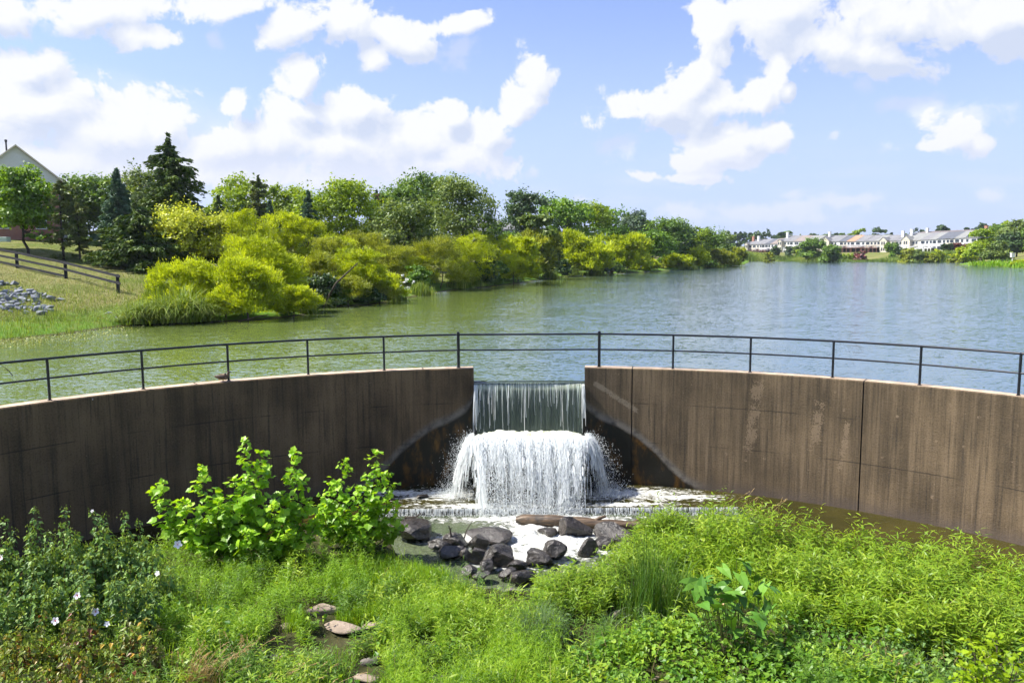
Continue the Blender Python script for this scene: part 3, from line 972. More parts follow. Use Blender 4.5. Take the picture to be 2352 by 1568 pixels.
# short torn pieces everywhere along the fall: the frothy body
N = 9000
u = np.where(rw.uniform(0, 1, N) < 0.5, lip(N), rw.uniform(-1, 1, N))
P0 = np.stack([BXC + u * (BW - 0.02), YL + 0.12 + rw.normal(0, 0.06, N), ZL - 0.02 + rw.uniform(-0.05, 0.07, N)], 1)
vel = np.stack([rw.normal(0, 0.12, N) - u * 0.25, -rw.normal(2.1, 0.5, N), rw.normal(0.15, 0.2, N)], 1)
t0 = TF * np.clip(rw.beta(1.0, 1.5, N), 0, 0.97)
keep = rw.uniform(0, 1, N) < 1.15 - 1.9 * t0 / TF * (1 - gapf(u))
P0, vel, t0, N = P0[keep], vel[keep], t0[keep], keep.sum()
ribbons(S_, P0, vel, np.minimum(t0 + rw.uniform(0.02, 0.09, N), TF * 1.02), rw.uniform(0.006, 0.030, N), rw, 5, t0=t0)
# unbroken top of the curtain, lapping back over the churned water
N = 1300
u = rw.uniform(-1, 1, N)
P0 = np.stack([BXC + u * (BW + 0.03), YL + rw.uniform(0.02, 0.34, N), ZL - 0.01 + rw.uniform(-0.03, 0.07, N)], 1)
vel = np.stack([rw.normal(0, 0.10, N) + u * 0.05, -rw.normal(1.9, 0.3, N), rw.normal(0.12, 0.1, N)], 1)
ribbons(S_, P0, vel, rw.uniform(0.12, 0.32, N) * (0.6 + 0.5 * gapf(u)), rw.uniform(0.015, 0.05, N), rw, 8)
link('front_cascade', S_.mesh('front_cascade', M_white), wf)
S_ = Soup()
for sg in (-1, 1):
    # sides and rounded corners: the jets fan out from the end of the block
    N = 2600
    th_ = np.clip(rw.beta(0.7, 1.3, N) * math.radians(95), 0, 2)          # 0 = straight out to the side, 90 deg = to the front
    bx_ = BXC + sg * (BW - 0.10 + 0.10 * np.cos(th_)); by_ = YL + 0.16 - 0.12 * np.sin(th_) + np.where(th_ < 0.35, rw.uniform(0, 0.5, N), 0)
    P0 = np.stack([bx_ + rw.normal(0, 0.03, N), by_, ZL - 0.03 + rw.uniform(-0.06, 0.10, N)], 1)
    sp1 = rw.normal(0.88, 0.13, N) + 0.5 * np.sin(th_)
    vel = np.stack([sg * sp1 * np.cos(th_), -sp1 * np.sin(th_) + rw.normal(0, 0.1, N), rw.normal(0.35, 0.15, N)], 1)
    t0 = TF * rw.beta(0.8, 1.6, N) * 0.95
    keep = (rw.uniform(0, 1, N) < 1.1 - 1.2 * np.sin(th_) * t0 / TF)
    P0, vel, t0, N = P0[keep], vel[keep], t0[keep], keep.sum()
    ribbons(S_, P0, vel, np.minimum(t0 + rw.uniform(0.03, 0.14, N), TF), rw.uniform(0.006, 0.030, N), rw, 5, t0=t0)
link('side_cascade', S_.mesh('side_cascade', M_white), wf)

# spray
S_ = Soup()
N = 22000
u = rw.uniform(-1, 1, N); u = np.where(rw.uniform(0, 1, N) < 0.6, lip(N), u)
tt = np.sqrt(rw.uniform(0.02, 1, N)) * 0.62
C = np.stack([BXC + u * BW + (rw.normal(0, 0.16, N) - u * 0.42) * tt, YL - 0.05 - np.abs(rw.normal(2.0, 0.55, N)) * tt, ZL + rw.normal(0.35, 0.45, N) * tt - 4.9 * tt * tt], 1)
C = C[C[:, 2] > -3.44]
droplets(S_, C, rw.uniform(0.006, 0.015, len(C)), rw)
N = 6500
sg = np.where(rw.uniform(0, 1, N) < 0.5, -1, 1)
tt = np.sqrt(rw.uniform(0.01, 1, N)) * 0.62
C = np.stack([BXC + sg * (BW + np.abs(rw.normal(0.85, 0.5, N)) * tt), YL + rw.uniform(0, 0.6, N) - rw.normal(0.5, 0.6, N) * tt, ZL + rw.normal(0.55, 0.6, N) * tt - 4.9 * tt * tt], 1)
keep = (C[:, 2] > ZB) & (np.hypot(C[:, 0] - AX, C[:, 1] - AY) < AR - 0.05)
C = C[keep]
droplets(S_, C, rw.uniform(0.005, 0.012, len(C)), rw)
# splash where the jets land
N = 5200
an_ = rw.uniform(0, 6.3, N); rr_ = np.abs(rw.normal(0, 1, N))
C = np.stack([BXC + rw.uniform(-1.5, 1.5, N), 22.0 + rw.normal(0, 0.28, N), -3.42 + np.abs(rw.normal(0, 0.22, N))], 1)
droplets(S_, C, rw.uniform(0.006, 0.016, N), rw)
for cx in (BXC - BW - 0.62, BXC + BW + 0.62):
    N = 1500
    C = np.stack([cx + rw.normal(0, 0.3, N), 23.2 + rw.normal(0, 0.3, N), ZB + np.abs(rw.normal(0, 0.16, N))], 1)
    droplets(S_, C[np.hypot(C[:, 0] - AX, C[:, 1] - AY) < AR - 0.05], rw.uniform(0.006, 0.014, N)[:len(C[np.hypot(C[:, 0] - AX, C[:, 1] - AY) < AR - 0.05])], rw)
o = link('spray', S_.mesh('spray', M_white), wf, kind='stuff')
# little fringe of water over the apron edge
S_ = Soup()
N = 1500
x = rw.uniform(-4.3, 6.5, N)
P0 = np.stack([x, np.full(N, SILLY) + 0.01, np.full(N, ZB + 0.004)], 1)
vel = np.stack([rw.normal(0, 0.04, N), -rw.uniform(0.25, 0.6, N), np.zeros(N)], 1)
ribbons(S_, P0, vel, rw.uniform(0.1, 0.21, N), rw.uniform(0.006, 0.02, N), rw, 4)
N = 2200
C = np.stack([rw.uniform(-4.3, 6.5, N), SILLY - 0.1 - np.abs(rw.normal(0, 0.1, N)), -3.43 + np.abs(rw.normal(0, 0.05, N))], 1)
droplets(S_, C, rw.uniform(0.004, 0.012, N), rw)
link('sill_fringe', S_.mesh('sill_fringe', M_white), wf)

# ---------------------------------------------------------------- steel railing on the wall
M_rail = simple('black_paint', (0.007, 0.009, 0.014), 0.35, 0.3, 20.0, spec=0.6)
PANG = [-7.74, -16.05, -24.25, -32.39, -40.47, -48.50, -56.6, -64.7]
QANG = [8.19, 16.36, 24.56, 32.80, 40.81, 48.99, 57.1, 65.2]
rl = thing('handrail', 'black pipe handrail with two rails curving along the top of the dam walls', 'railing', (AX, AY + AR + 0.16, WT))
off = np.array([AX, AY + AR + 0.16, WT])
RP = AR + 0.16
for a in PANG + QANG:
    S_ = Soup(); P = arcp(math.radians(a), RP)
    gate = abs(a) < 9
    r = 0.048 if gate else 0.034
    S_.tube([[P[0], P[1], WT - 0.05], [P[0], P[1], WT + (1.13 if gate else 1.07)]] - off, r, 12)
    if gate: S_.tube([[P[0], P[1], WT + 1.13], [P[0], P[1], WT + 1.145]] - off, [0.048, 0.02], 12)
    S_.tube([[P[0], P[1], WT - 0.001], [P[0], P[1], WT + 0.016]] - off, 0.055 if not gate else 0.07, 12)
    link('post', S_.mesh('post', M_rail, False), rl)
for nm, hh, rr_ in (('top_rail', 1.05, 0.032), ('middle_rail', 0.56, 0.025)):
    S_ = Soup()
    aL = [math.radians(q) for q in np.linspace(-70, -7.74, 70)]; aR = [math.radians(q) for q in np.linspace(8.19, 70, 70)]
    pts = [np.append(arcp(a, RP), WT + hh) for a in aL + aR]
    S_.tube(np.array(pts) - off, rr_, 10)
    link(nm, S_.mesh(nm, M_rail, True), rl)

# ---------------------------------------------------------------- rocks
from mathutils import noise as mnoise


def rock_mesh(name, mat, seed, size, flat=1.0, sub=3, cuts=7, rough=0.05, smooth=False):
    """angular boulder: icosphere planed off by random cuts, then roughened"""
    import bmesh
    bm = bmesh.new()
    bmesh.ops.create_icosphere(bm, subdivisions=sub, radius=1.0)
    r = np.random.default_rng(seed)
    dirs = r.normal(0, 1, (cuts, 3)); dirs /= np.linalg.norm(dirs, axis=1)[:, None]
    offs = r.uniform(0.38, 0.8, cuts)
    for v in bm.verts:
        p = np.array(v.co)
        for d, o_ in zip(dirs, offs):
            h = p @ d - o_
            if h > 0:
                p = p - d * h * 0.94
        n_ = mnoise.fractal(Vector(p * 1.7 + seed), 0.9, 2.0, 4) * rough * 2
        p = p * (1 + n_)
        v.co = Vector((p[0] * size[0], p[1] * size[1], p[2] * size[2] * flat))
    me = bpy.data.meshes.new(name)
    bm.to_mesh(me); bm.free()
    me.materials.append(mat)
    me.polygons.foreach_set('use_smooth', np.full(len(me.polygons), smooth))
    return me


def rock_mat(name, dark, light, rough, wetz=None, sc=3.0, spec=0.5):
    m, t, out = new_mat(name)
    tcn = t.n('ShaderNodeNewGeometry').outputs['Position']
    a = t.noise(tcn, sc, 8.0, 0.65); b_ = t.noise(tcn, sc * 5, 6.0, 0.7)
    col = t.mix(t.mapr(a, 0.3, 0.7), dark, light)
    col = t.mix(t.mapr(b_, 0.55, 0.75), col, tuple(min(1, c * 1.5) for c in light))
    bmp = t.n('ShaderNodeBump', ins={'Height': t.math('ADD', a, t.math('MULTIPLY', b_, 0.5)), 'Strength': 1.0, 'Distance': 0.05})
    p = t.n('ShaderNodeBsdfPrincipled', ins={'Base Color': col, 'Roughness': rough, 'Normal': bmp.outputs[0]})
    p.inputs['Specular IOR Level'].default_value = spec
    t.link(p.outputs[0], out.inputs[0])
    return m


M_wrock = rock_mat('wet_dark_rock', (0.016, 0.014, 0.012), (0.070, 0.060, 0.050), 0.24, spec=0.5)
M_drock = rock_mat('dry_grey_rock', (0.10, 0.09, 0.08), (0.20, 0.175, 0.155), 0.85, spec=0.2)
M_prock = rock_mat('pale_brown_rock', (0.21, 0.165, 0.12), (0.34, 0.27, 0.21), 0.9, spec=0.2)
M_rip = rock_mat('riprap_rock', (0.13, 0.14, 0.155), (0.29, 0.305, 0.33), 0.85, sc=2.0, spec=0.2)


def put_rock(px, py, wpx, hpx, seed, mat, label, zoff=0.0, yaw=0.0, tilt=0.0, dz=0.0, cat='rock', depth_k=1.0, group=None, plane=-3.36, cuts=7):
    """rock seen at (px,py) with the given width and height in photograph pixels"""
    P = on_plane(px, py + hpx * 0.30, plane)
    w_ = wpx * P[1] / F * 1.04
    h_ = hpx * P[1] / F
    vis = h_ * 0.72
    me = rock_mesh('rock', mat, seed, (w_ / 2, w_ / 2 * depth_k * 0.8, max(0.05, vis * 0.62)), 1.0, cuts=cuts)
    o = single('rock', me, label, cat, (P[0], P[1], P[2] + vis * 0.30 + dz), group)
    o.rotation_euler = (tilt, 0, yaw)
    return o


G_ = 'dark wet rocks in the foam below the fall'
ROCKS = [
    (945, 1212, 96, 46, 3, 'broad flat dark slab half shaded by the sycamore sapling at the left pool edge', 0.2, 0.0),
    (1120, 1228, 92, 34, 5, 'flat topped brown slab reaching right into the foam behind the upright boulders', 0.1, 0.0),
    (1098, 1238, 44, 50, 8, 'upright rounded boulder with a dark face in front of the flat brown slab', 0.3, 0.1),
    (1048, 1235, 52, 34, 12, 'squat boulder with driftwood twigs leaning against it', 0.0, 0.0),
    (1012, 1243, 48, 26, 15, 'low flat grey rock at the end of the grass beside the twigs', 0.2, 0.0),
    (1100, 1268, 46, 40, 17, 'brown tilted boulder under the upright rounded one', 0.6, 0.1),
    (1040, 1262, 52, 34, 19, 'long leaning dark rock at the grass edge, left end of the rock line', -0.4, 0.3),
    (1068, 1268, 34, 36, 22, 'small dark rock wedged between two bigger boulders on the left', 0.0, 0.2),
    (1152, 1272, 70, 50, 25, 'large ridged boulder with a tiny puddle on top, left of the foam tongue', 0.4, 0.15),
    (1118, 1290, 44, 36, 28, 'brown boulder in front of the ridged one with the puddle', 0.1, 0.0),
    (1186, 1293, 42, 34, 31, 'rounded dark rock below the foam tongue, topmost of a trio', 0.3, 0.0),
    (1205, 1318, 52, 38, 33, 'bluish black boulder nearest the viewer at the tip of the pool', 0.2, 0.0),
    (1168, 1312, 40, 28, 35, 'wet low rock between the ridged boulder and the bluish black one', 0.0, 0.0),
    (1240, 1276, 72, 42, 38, 'broad textured boulder with sloping top in the middle of the foam', 0.3, 0.12),
    (1272, 1262, 54, 54, 41, 'pointed boulder with bright wet left edge behind the broad textured one', -0.3, 0.2),
    (1348, 1250, 42, 50, 44, 'sharp wedge shaped black rock standing alone in the foam', 0.5, 0.0),
    (1255, 1218, 40, 24, 47, 'small triangular rock in the white foam under the log end', 0.0, 0.0),
    (1316, 1208, 74, 52, 50, 'big glistening wet boulder propping up the middle of the log', 0.1, 0.1),
    (1405, 1216, 70, 44, 53, 'wet sloping boulder under the right part of the log', -0.2, 0.1),
    (1392, 1240, 44, 34, 56, 'dark low boulder at the foam edge beneath the leafy stems', 0.3, 0.0),
    (1445, 1232, 40, 36, 57, 'half hidden dark rock among the stems right of the foam', 0.3, 0.0),
    (1108, 1318, 36, 26, 59, 'small grey rock at the grass edge below the brown boulders', 0.0, 0.0),
    (1078, 1306, 30, 24, 60, 'small leaning dark rock against the grass below the left boulders', 0.0, 0.0),
]
for (px, py, a_, b_, sd, lab, yaw, tl) in ROCKS:
    put_rock(px, py, a_ * 1.30, b_ * 1.28, sd, M_wrock, lab, yaw=yaw, tilt=tl, group=G_)
put_rock(970, 1138, 30, 12, 71, M_wrock, 'small dark rock in the shallow water left of the block', plane=ZB)

# log across the pool
m, t, out = new_mat('wet_log')
tcn = t.n('ShaderNodeTexCoord').outputs['Object']
a_ = t.noise(t.mapping(tcn, scale=(0.6, 6, 6)), 2.0, 7.0, 0.65); b_ = t.noise(tcn, 2.2, 5.0, 0.6)
col = t.mix(t.mapr(a_, 0.3, 0.7), (0.035, 0.022, 0.012), (0.17, 0.11, 0.06))
col = t.mix(t.mapr(b_, 0.55, 0.7), col, (0.045, 0.035, 0.025))
p = t.n('ShaderNodeBsdfPrincipled', ins={'Base Color': col, 'Roughness': 0.45})
bb = t.n('ShaderNodeBump', ins={'Height': a_, 'Strength': 1.0, 'Distance': 0.03}); t.link(bb.outputs[0], p.inputs['Normal'])
t.link(p.outputs[0], out.inputs[0]); M_log = m
A = on_plane(1186, 1197, -3.3); B = on_plane(1530, 1212, -3.25)
A[2] = -3.26; B[2] = -3.22
kk = np.linspace(0, 1, 24)
pts = A + (B - A) * kk[:, None]
pts[:, 2] += 0.025 * np.sin(kk * 7) + 0.01
rd = np.interp(kk, [0, 0.03, 0.1, 0.5, 1.0], [0.09, 0.135, 0.15, 0.145, 0.12]) * (1 + 0.08 * np.sin(kk * 31))
lg = thing('log', 'long brown driftwood log lying across the wet boulders below the fall', 'log', tuple(A))
S_ = Soup(); S_.tube(pts - A, rd, 14); link('trunk', S_.mesh('trunk', M_log, True), lg)
S_ = Soup(); q = pts[12] - A
S_.tube([q + [0, 0, 0.05], q + [0.16, -0.02, 0.16], q + [0.34, 0.02, 0.20]], [0.06, 0.05, 0.035], 8); link('stub', S_.mesh('stub', M_log, True), lg)
S_ = Soup(); q = pts[18] - A
S_.tube([q + [0, 0, 0.05], q + [0.2, 0.1, 0.15]], [0.055, 0.045], 8); link('stub', S_.mesh('stub', M_log, True), lg)
M_twig = simple('dead_twig', (0.05, 0.035, 0.025), 0.8, 0.4, 9.0)


def twig(path, r, label, anchor, forks=()):
    S = Soup(); pts_ = np.array(path, float); o0 = np.array(anchor)
    S.tube(pts_ - o0, np.linspace(r, r * 0.35, len(pts_)), 6)
    for f in forks:
        S.tube(np.array(f, float) - o0, np.linspace(r * 0.6, r * 0.25, len(f)), 5)
    return single('twig', S.mesh('twig', M_twig, True), label, 'twig', tuple(o0))


def pp(px, py, Y):
    return at_depth(px, py, Y)


Yt = on_plane(1060, 1240, -3.2)[1]
twig([pp(1066, 1236, Yt), pp(1072, 1216, Yt + 0.05), pp(1086, 1195, Yt + 0.1)], 0.022, 'straight dark stick standing out of the rocks at the left foam edge', pp(1066, 1236, Yt))
twig([pp(1036, 1232, Yt), pp(1034, 1216, Yt), pp(1030, 1206, Yt)], 0.028, 'short forked dark stump twig standing on the squat boulder', pp(1036, 1232, Yt), [[pp(1034, 1216, Yt), pp(1039, 1210, Yt)]])
Yt = on_plane(975, 1180, ZB)[1]
twig([pp(930, 1188, Yt), pp(955, 1187, Yt), pp(968, 1178, Yt)], 0.035, 'dark driftwood piece lying behind the flat slab below the sill', pp(930, 1188, Yt))
q = on_plane(30, 862, 0)
twig([q + [0.06, 0, -0.1], q + [-0.05, 0.0, 0.04], pp(20, 851, q[1]), pp(2, 838, q[1])], 0.02, 'bare grey twig sticking out of the lake behind the left railing', q, [[pp(20, 851, q[1]), pp(10, 850, q[1])]])
Yt = on_plane(1752, 1150, ZB)[1]
q = on_plane(1752, 1176, ZB)
S_ = Soup(); S_.tube([[0, 0, -0.1], [0.02, 0, 0.05], [-0.02, 0, 0.17]], [0.035, 0.045, 0.015], 7)
single('twig', S_.mesh('twig', M_twig, True), 'short dark stub rising from the olive water in front of the right wall', 'twig', tuple(q))

# stones in the bank vegetation
BST = [(742, 1402, 66, 30, M_prock, 'pale flat stone at the back of the stone group in the bank plants'),
       (660, 1442, 42, 26, M_prock, 'small rounded pale stone at the left end of the stone group'),
       (790, 1446, 90, 32, M_prock, 'longest pale stone, lying across the small gap in the plants'),
       (858, 1440, 44, 22, M_prock, 'small pale stone just right of the longest one'),
       (853, 1520, 42, 36, M_drock, 'rounded grey brown stone alone below the stone group'),
       (842, 1560, 52, 30, M_prock, 'pale stone cut by the bottom edge under the rounded grey one'),
       (1184, 1362, 50, 34, M_drock, 'grey boulder in the plants just below the rock pile'),
       (1152, 1336, 26, 26, M_drock, 'small grey stone in the wet gap above the grey boulder'),
       (1422, 1410, 38, 32, M_prock, 'tan rounded stone under the drooping pale grass blades'),
       (1500, 1558, 26, 16, M_prock, 'little tan stone near the bottom edge among heart shaped leaves'),
       (978, 1480, 30, 20, M_drock, 'small grey stone showing through the feathery plants'),
       (640, 1510, 34, 22, M_drock, 'half hidden grey stone behind the dry grass stalks'),
       (1006, 1560, 40, 20, M_drock, 'grey stone at the bottom edge under the feathery plants'),
       (1590, 1210, 30, 14, M_wrock, 'dark wet stone at the pool edge behind the leafy stems')]
for i, (px, py, a_, b_, mt, lab) in enumerate(BST):
    P = ground_hit(px, py + b_ * 0.2)
    w_ = a_ * P[1] / F; h_ = b_ * P[1] / F
    me = rock_mesh('stone', mt, 100 + i, (w_ * 0.66, w_ * 0.36, h_ * 0.42), 1.0, cuts=6, smooth=True, rough=0.03)
    o = single('stone', me, lab, 'stone', (P[0], P[1], P[2] + h_ * 0.22)); o.rotation_euler = (0, 0, 0.35 * math.sin(i * 2.3))

# riprap heap on the lawn bank
rr_ = np.random.default_rng(5)
base_rocks = [rock_mesh('riprap_stone', M_rip, 200 + i, (1.0, 0.75, 0.55), 1.0, sub=2, cuts=8) for i in range(6)]
hp = [(-60, 640), (15, 648), (55, 665), (105, 682), (130, 695), (125, 712), (100, 724), (60, 726), (0, 712), (-60, 700)]


def inpoly(x, y, poly):
    ins = False
    for i in range(len(poly)):
        ax, ay = poly[i]; bx, by = poly[i - 1]
        if (ay > y) != (by > y) and x < (bx - ax) * (y - ay) / (by - ay) + ax:
            ins = not ins
    return ins


cnt = 0
sizes = []
while cnt < 190:
    px, py = rr_.uniform(-60, 135), rr_.uniform(638, 730)
    if not inpoly(px, py, hp): continue
    P = ground_hit(px, py)
    s_ = rr_.uniform(0.13, 0.34) * (1.15 if cnt < 40 else 1)
    o = single('riprap_stone', base_rocks[cnt % 6], 'grey angular riprap stone in the heap on the lawn bank', 'stone', (P[0], P[1], P[2] + s_ * rr_.uniform(0.1, 0.75)), 'grey riprap stones on the lawn bank')
    o.scale = (s_, s_, s_); o.rotation_euler = tuple(rr_.uniform(-0.5, 0.5, 2)) + (rr_.uniform(0, 6.3),)
    cnt += 1
for i, (px, py, s_, lab) in enumerate([(138, 690, 0.34, 'flat grey stone lying apart just right of the riprap heap'), (250, 722, 0.26, 'single grey stone in the grass between riprap and reeds'), (272, 731, 0.20, 'smaller grey stone close to the waterside reeds')]):
    P = ground_hit(px, py)
    o = single('stone', base_rocks[i], lab, 'stone', (P[0], P[1], P[2] + 0.05)); o.scale = (s_, s_, s_ * 0.7)

# ---------------------------------------------------------------- rail fences
M_fence = simple('black_fence_wood', (0.007, 0.007, 0.010), 0.75, 0.4, 8.0, bump=0.01)


def rail_fence(posts, label, h=1.15, rails=(1.08, 0.68, 0.28), r=0.07, overrun=0.7, tilt=None):
    o0 = np.array(posts[0]); fn = thing('rail_fence', label, 'fence', tuple(o0))
    for P in posts:
        S = Soup(); S.box((P[0] - o0[0], P[1] - o0[1], P[2] - o0[2] + h / 2 - 0.1), (r * 2, r * 2, h + 0.2)); link('post', S.mesh('post', M_fence), fn)
    pts = [np.array(q) for q in posts]
    d = pts[-1] - pts[-2]; endp = pts[-1] + d / np.linalg.norm(d) * overrun
    for k, rz_ in enumerate(rails):
        S = Soup(); seq = pts + ([endp] if not (k == len(rails) - 1 and overrun > 0) else [])
        if k == len(rails) - 1 and overrun > 0: seq = pts[:-1]
        for a_, b_ in zip(seq[:-1], seq[1:]):
            v = b_ - a_; n_ = np.array([v[1], -v[0], 0]); n_ /= np.linalg.norm(n_)
            wv_ = np.array([0, 0, 0.085]); c0 = a_ + [0, 0, rz_] + n_ * (r + 0.02) - o0; c1 = b_ + [0, 0, rz_] + n_ * (r + 0.02) - o0
            q = [c0 - wv_ - n_ * .02, c0 - wv_ + n_ * .02, c0 + wv_ + n_ * .02, c0 + wv_ - n_ * .02, c1 - wv_ - n_ * .02, c1 - wv_ + n_ * .02, c1 + wv_ + n_ * .02, c1 + wv_ - n_ * .02]
            S.add(q, [[0, 1, 2, 3], [4, 7, 6, 5], [0, 4, 5, 1], [1, 5, 6, 2], [2, 6, 7, 3], [3, 7, 4, 0]])
        link('rail', S.mesh('rail', M_fence), fn)
    return fn


fp = [ground_hit(px, py) for px, py in ((272, 673), (152, 641), (40, 616), (-62, 594))]
fp = fp[::-1]
print('fence', fp)
fh = (673 - 630) * fp[-1][1] / F
rail_fence(fp, 'black three-rail paddock fence running down the lawn towards the riprap', h=fh, rails=(fh * 0.93, fh * 0.55, fh * 0.16), overrun=0.55, r=0.085)

# ---------------------------------------------------------------- mallard on the wall
def duck():
    P = arcp(px_ang(516), AR + 0.14)
    d = thing('duck', 'brown mottled duck standing on the left wall top beside a railing post', 'duck', (P[0], P[1], WT))
    m, t, out = new_mat('duck_plumage')
    tcn = t.n('ShaderNodeTexCoord').outputs['Object']
    v_ = t.noise(t.mapping(tcn, scale=(1, 2, 2)), 55.0, 3.0, 0.6)
    sx_ = t.n('ShaderNodeSeparateXYZ', ins={0: tcn})
    c = t.mix(t.mapr(v_, 0.42, 0.58), (0.045, 0.028, 0.016), (0.24, 0.16, 0.10))
    p = t.n('ShaderNodeBsdfPrincipled', ins={'Base Color': c, 'Roughness': 0.8}); t.link(p.outputs[0], out.inputs[0])
    me = bpy.data.meshes.new('body')
    vs = [(-0.235, 0, 0.155, .018), (-0.17, 0, 0.145, .045), (-0.10, 0, 0.135, .078), (0.0, 0, 0.13, .092), (0.085, 0, 0.142, .075), (0.13, 0, 0.175, .045),
          (0.148, 0, 0.225, .03), (0.158, 0, 0.262, .036), (0.178, 0, 0.272, .034), (0.205, 0, 0.262, .016), (0.235, 0, 0.254, .012), (0.252, 0, 0.251, .010)]
    me.from_pydata([v[:3] for v in vs], [(i, i + 1) for i in range(len(vs) - 1)], [])
    ob = link('body', me, d); me.materials.append(m)
    mod = ob.modifiers.new('skin', 'SKIN')
    for i, v in enumerate(vs):
        wz = v[3]; me.skin_vertices[0].data[i].radius = (wz * (0.95 if i < 6 else 1), wz)
    me.skin_vertices[0].data[3].use_root = True
    s = ob.modifiers.new('sub', 'SUBSURF'); s.levels = 2; s.render_levels = 2
    M_or = simple('duck_orange', (0.35, 0.14, 0.03), 0.6); M_pale = simple('duck_wing', (0.10, 0.07, 0.05), 0.8, 0.6, 60.0)
    for sg in (-1, 1):
        S = Soup(); S.tube([[0.0, sg * 0.03, 0.075], [0.005, sg * 0.032, 0.04], [0.0, sg * 0.032, 0.006]], [0.012, 0.007, 0.006], 6)
        S.polys(np.array([[[-0.01, sg * 0.032, 0.004], [0.05, sg * 0.032 - 0.02, 0.003], [0.058, sg * 0.032, 0.004], [0.05, sg * 0.032 + 0.02, 0.003]]]))
        link('leg', S.mesh('leg', M_or), d)
        S = Soup()
        k = np.linspace(0, 1, 9); P_ = []
        for i, q in enumerate(k):
            x = 0.08 - q * 0.27; hw = 0.052 * math.sin(math.pi * min(1, (q + 0.12)) * 0.86)
            P_.append([[x, sg * (0.045 + hw * 0.7 * (1 - abs(tv)) ), 0.142 + tv * hw * 1.1 + 0.012 * q] for tv in np.linspace(-1, 1, 5)])
        P_ = np.array(P_); P_[..., 1] += sg * 0.028
        S.grid(P_); link('wing', S.mesh('wing', M_pale, True), d)
        S = Soup(); S.tube([[0.178, sg * 0.026, 0.279], [0.178, sg * 0.034, 0.279]], [0.006, 0.003], 6); link('eye', S.mesh('eye', M_rail), d)
    d.rotation_euler = (0, 0, math.radians(8))


duck()

# ---------------------------------------------------------------- trees and shrubs
M_bark = simple('bark', (0.085, 0.065, 0.048), 0.95, 0.45, 6.0, bump=0.03)
M_barkd = simple('dark_bark', (0.035, 0.028, 0.022), 0.95, 0.4, 6.0)
LM = {
    'maple': leafmat('maple_leaves', [(0.073, 0.148, 0.015), (0.136, 0.262, 0.024), (0.251, 0.404, 0.047)], 0.38),
    'oak': leafmat('oak_leaves', [(0.066, 0.136, 0.019), (0.122, 0.217, 0.029), (0.208, 0.326, 0.047)], 0.30),
    'yoak': leafmat('yellow_green_leaves', [(0.109, 0.179, 0.012), (0.217, 0.325, 0.014), (0.348, 0.455, 0.029)], 0.38),
    'olive': leafmat('olive_leaves', [(0.078, 0.131, 0.029), (0.148, 0.217, 0.045), (0.244, 0.313, 0.079)], 0.30),
    'dark': leafmat('dark_leaves', [(0.030, 0.062, 0.020), (0.056, 0.108, 0.031), (0.104, 0.174, 0.049)], 0.22),
    'grey': leafmat('grey_green_leaves', [(0.051, 0.094, 0.051), (0.094, 0.152, 0.087), (0.174, 0.246, 0.145)], 0.25),
    'willow': leafmat('willow_leaves', [(0.215, 0.286, 0.012), (0.386, 0.473, 0.014), (0.601, 0.673, 0.030)], 0.42, tcol=(1.35, 1.25, 0.5)),
    'willowg': leafmat('green_willow_leaves', [(0.148, 0.191, 0.017), (0.270, 0.319, 0.029), (0.434, 0.462, 0.065)], 0.40, tcol=(1.35, 1.25, 0.5)),
    'lemon': leafmat('lemon_leaves', [(0.264, 0.321, 0.024), (0.526, 0.575, 0.047), (0.680, 0.700, 0.128)], 0.40, tcol=(1.2, 1.15, 0.5)),
    'spruce': leafmat('spruce_needles', [(0.031, 0.066, 0.019), (0.064, 0.116, 0.024), (0.157, 0.214, 0.033)], 0.10, hue_noise=0.9, spec=0.15),
    'bluef': leafmat('blue_conifer', [(0.036, 0.076, 0.046), (0.073, 0.141, 0.078), (0.136, 0.226, 0.131)], 0.12, spec=0.2),
    'pine': leafmat('pine_needles', [(0.060, 0.085, 0.020), (0.115, 0.150, 0.035), (0.20, 0.24, 0.07)], 0.15, spec=0.2),
    'red': leafmat('red_leaves', [(0.065, 0.020, 0.017), (0.145, 0.041, 0.029), (0.290, 0.087, 0.058)], 0.25),
    'pink': leafmat('pink_blossom', [(0.087, 0.113, 0.030), (0.191, 0.104, 0.092), (0.348, 0.104, 0.132)], 0.3),
    'reed': leafmat('reed_leaves', [(0.083, 0.145, 0.019), (0.184, 0.275, 0.032), (0.367, 0.406, 0.096)], 0.3, hue_noise=0.7),
}


def unit(v):
    return v / (np.linalg.norm(v, axis=-1, keepdims=True) + 1e-9)


def leaf_cards(C, Nn, L, Wd, rg, along=None):
    """kite-shaped leaves: C centres, Nn normals, L lengths, Wd widths"""
    n = len(C)
    if along is None:
        along = rg.normal(0, 1, (n, 3))
    A = unit(along - (along * Nn).sum(-1, keepdims=True) * Nn)
    B = np.cross(Nn, A)
    L = np.broadcast_to(L, (n,))[:, None]; Wd = np.broadcast_to(Wd, (n,))[:, None]
    return np.stack([C - A * L * 0.5, C + B * Wd * 0.5 - A * L * 0.08, C + A * L * 0.5, C - B * Wd * 0.5 - A * L * 0.08], 1)


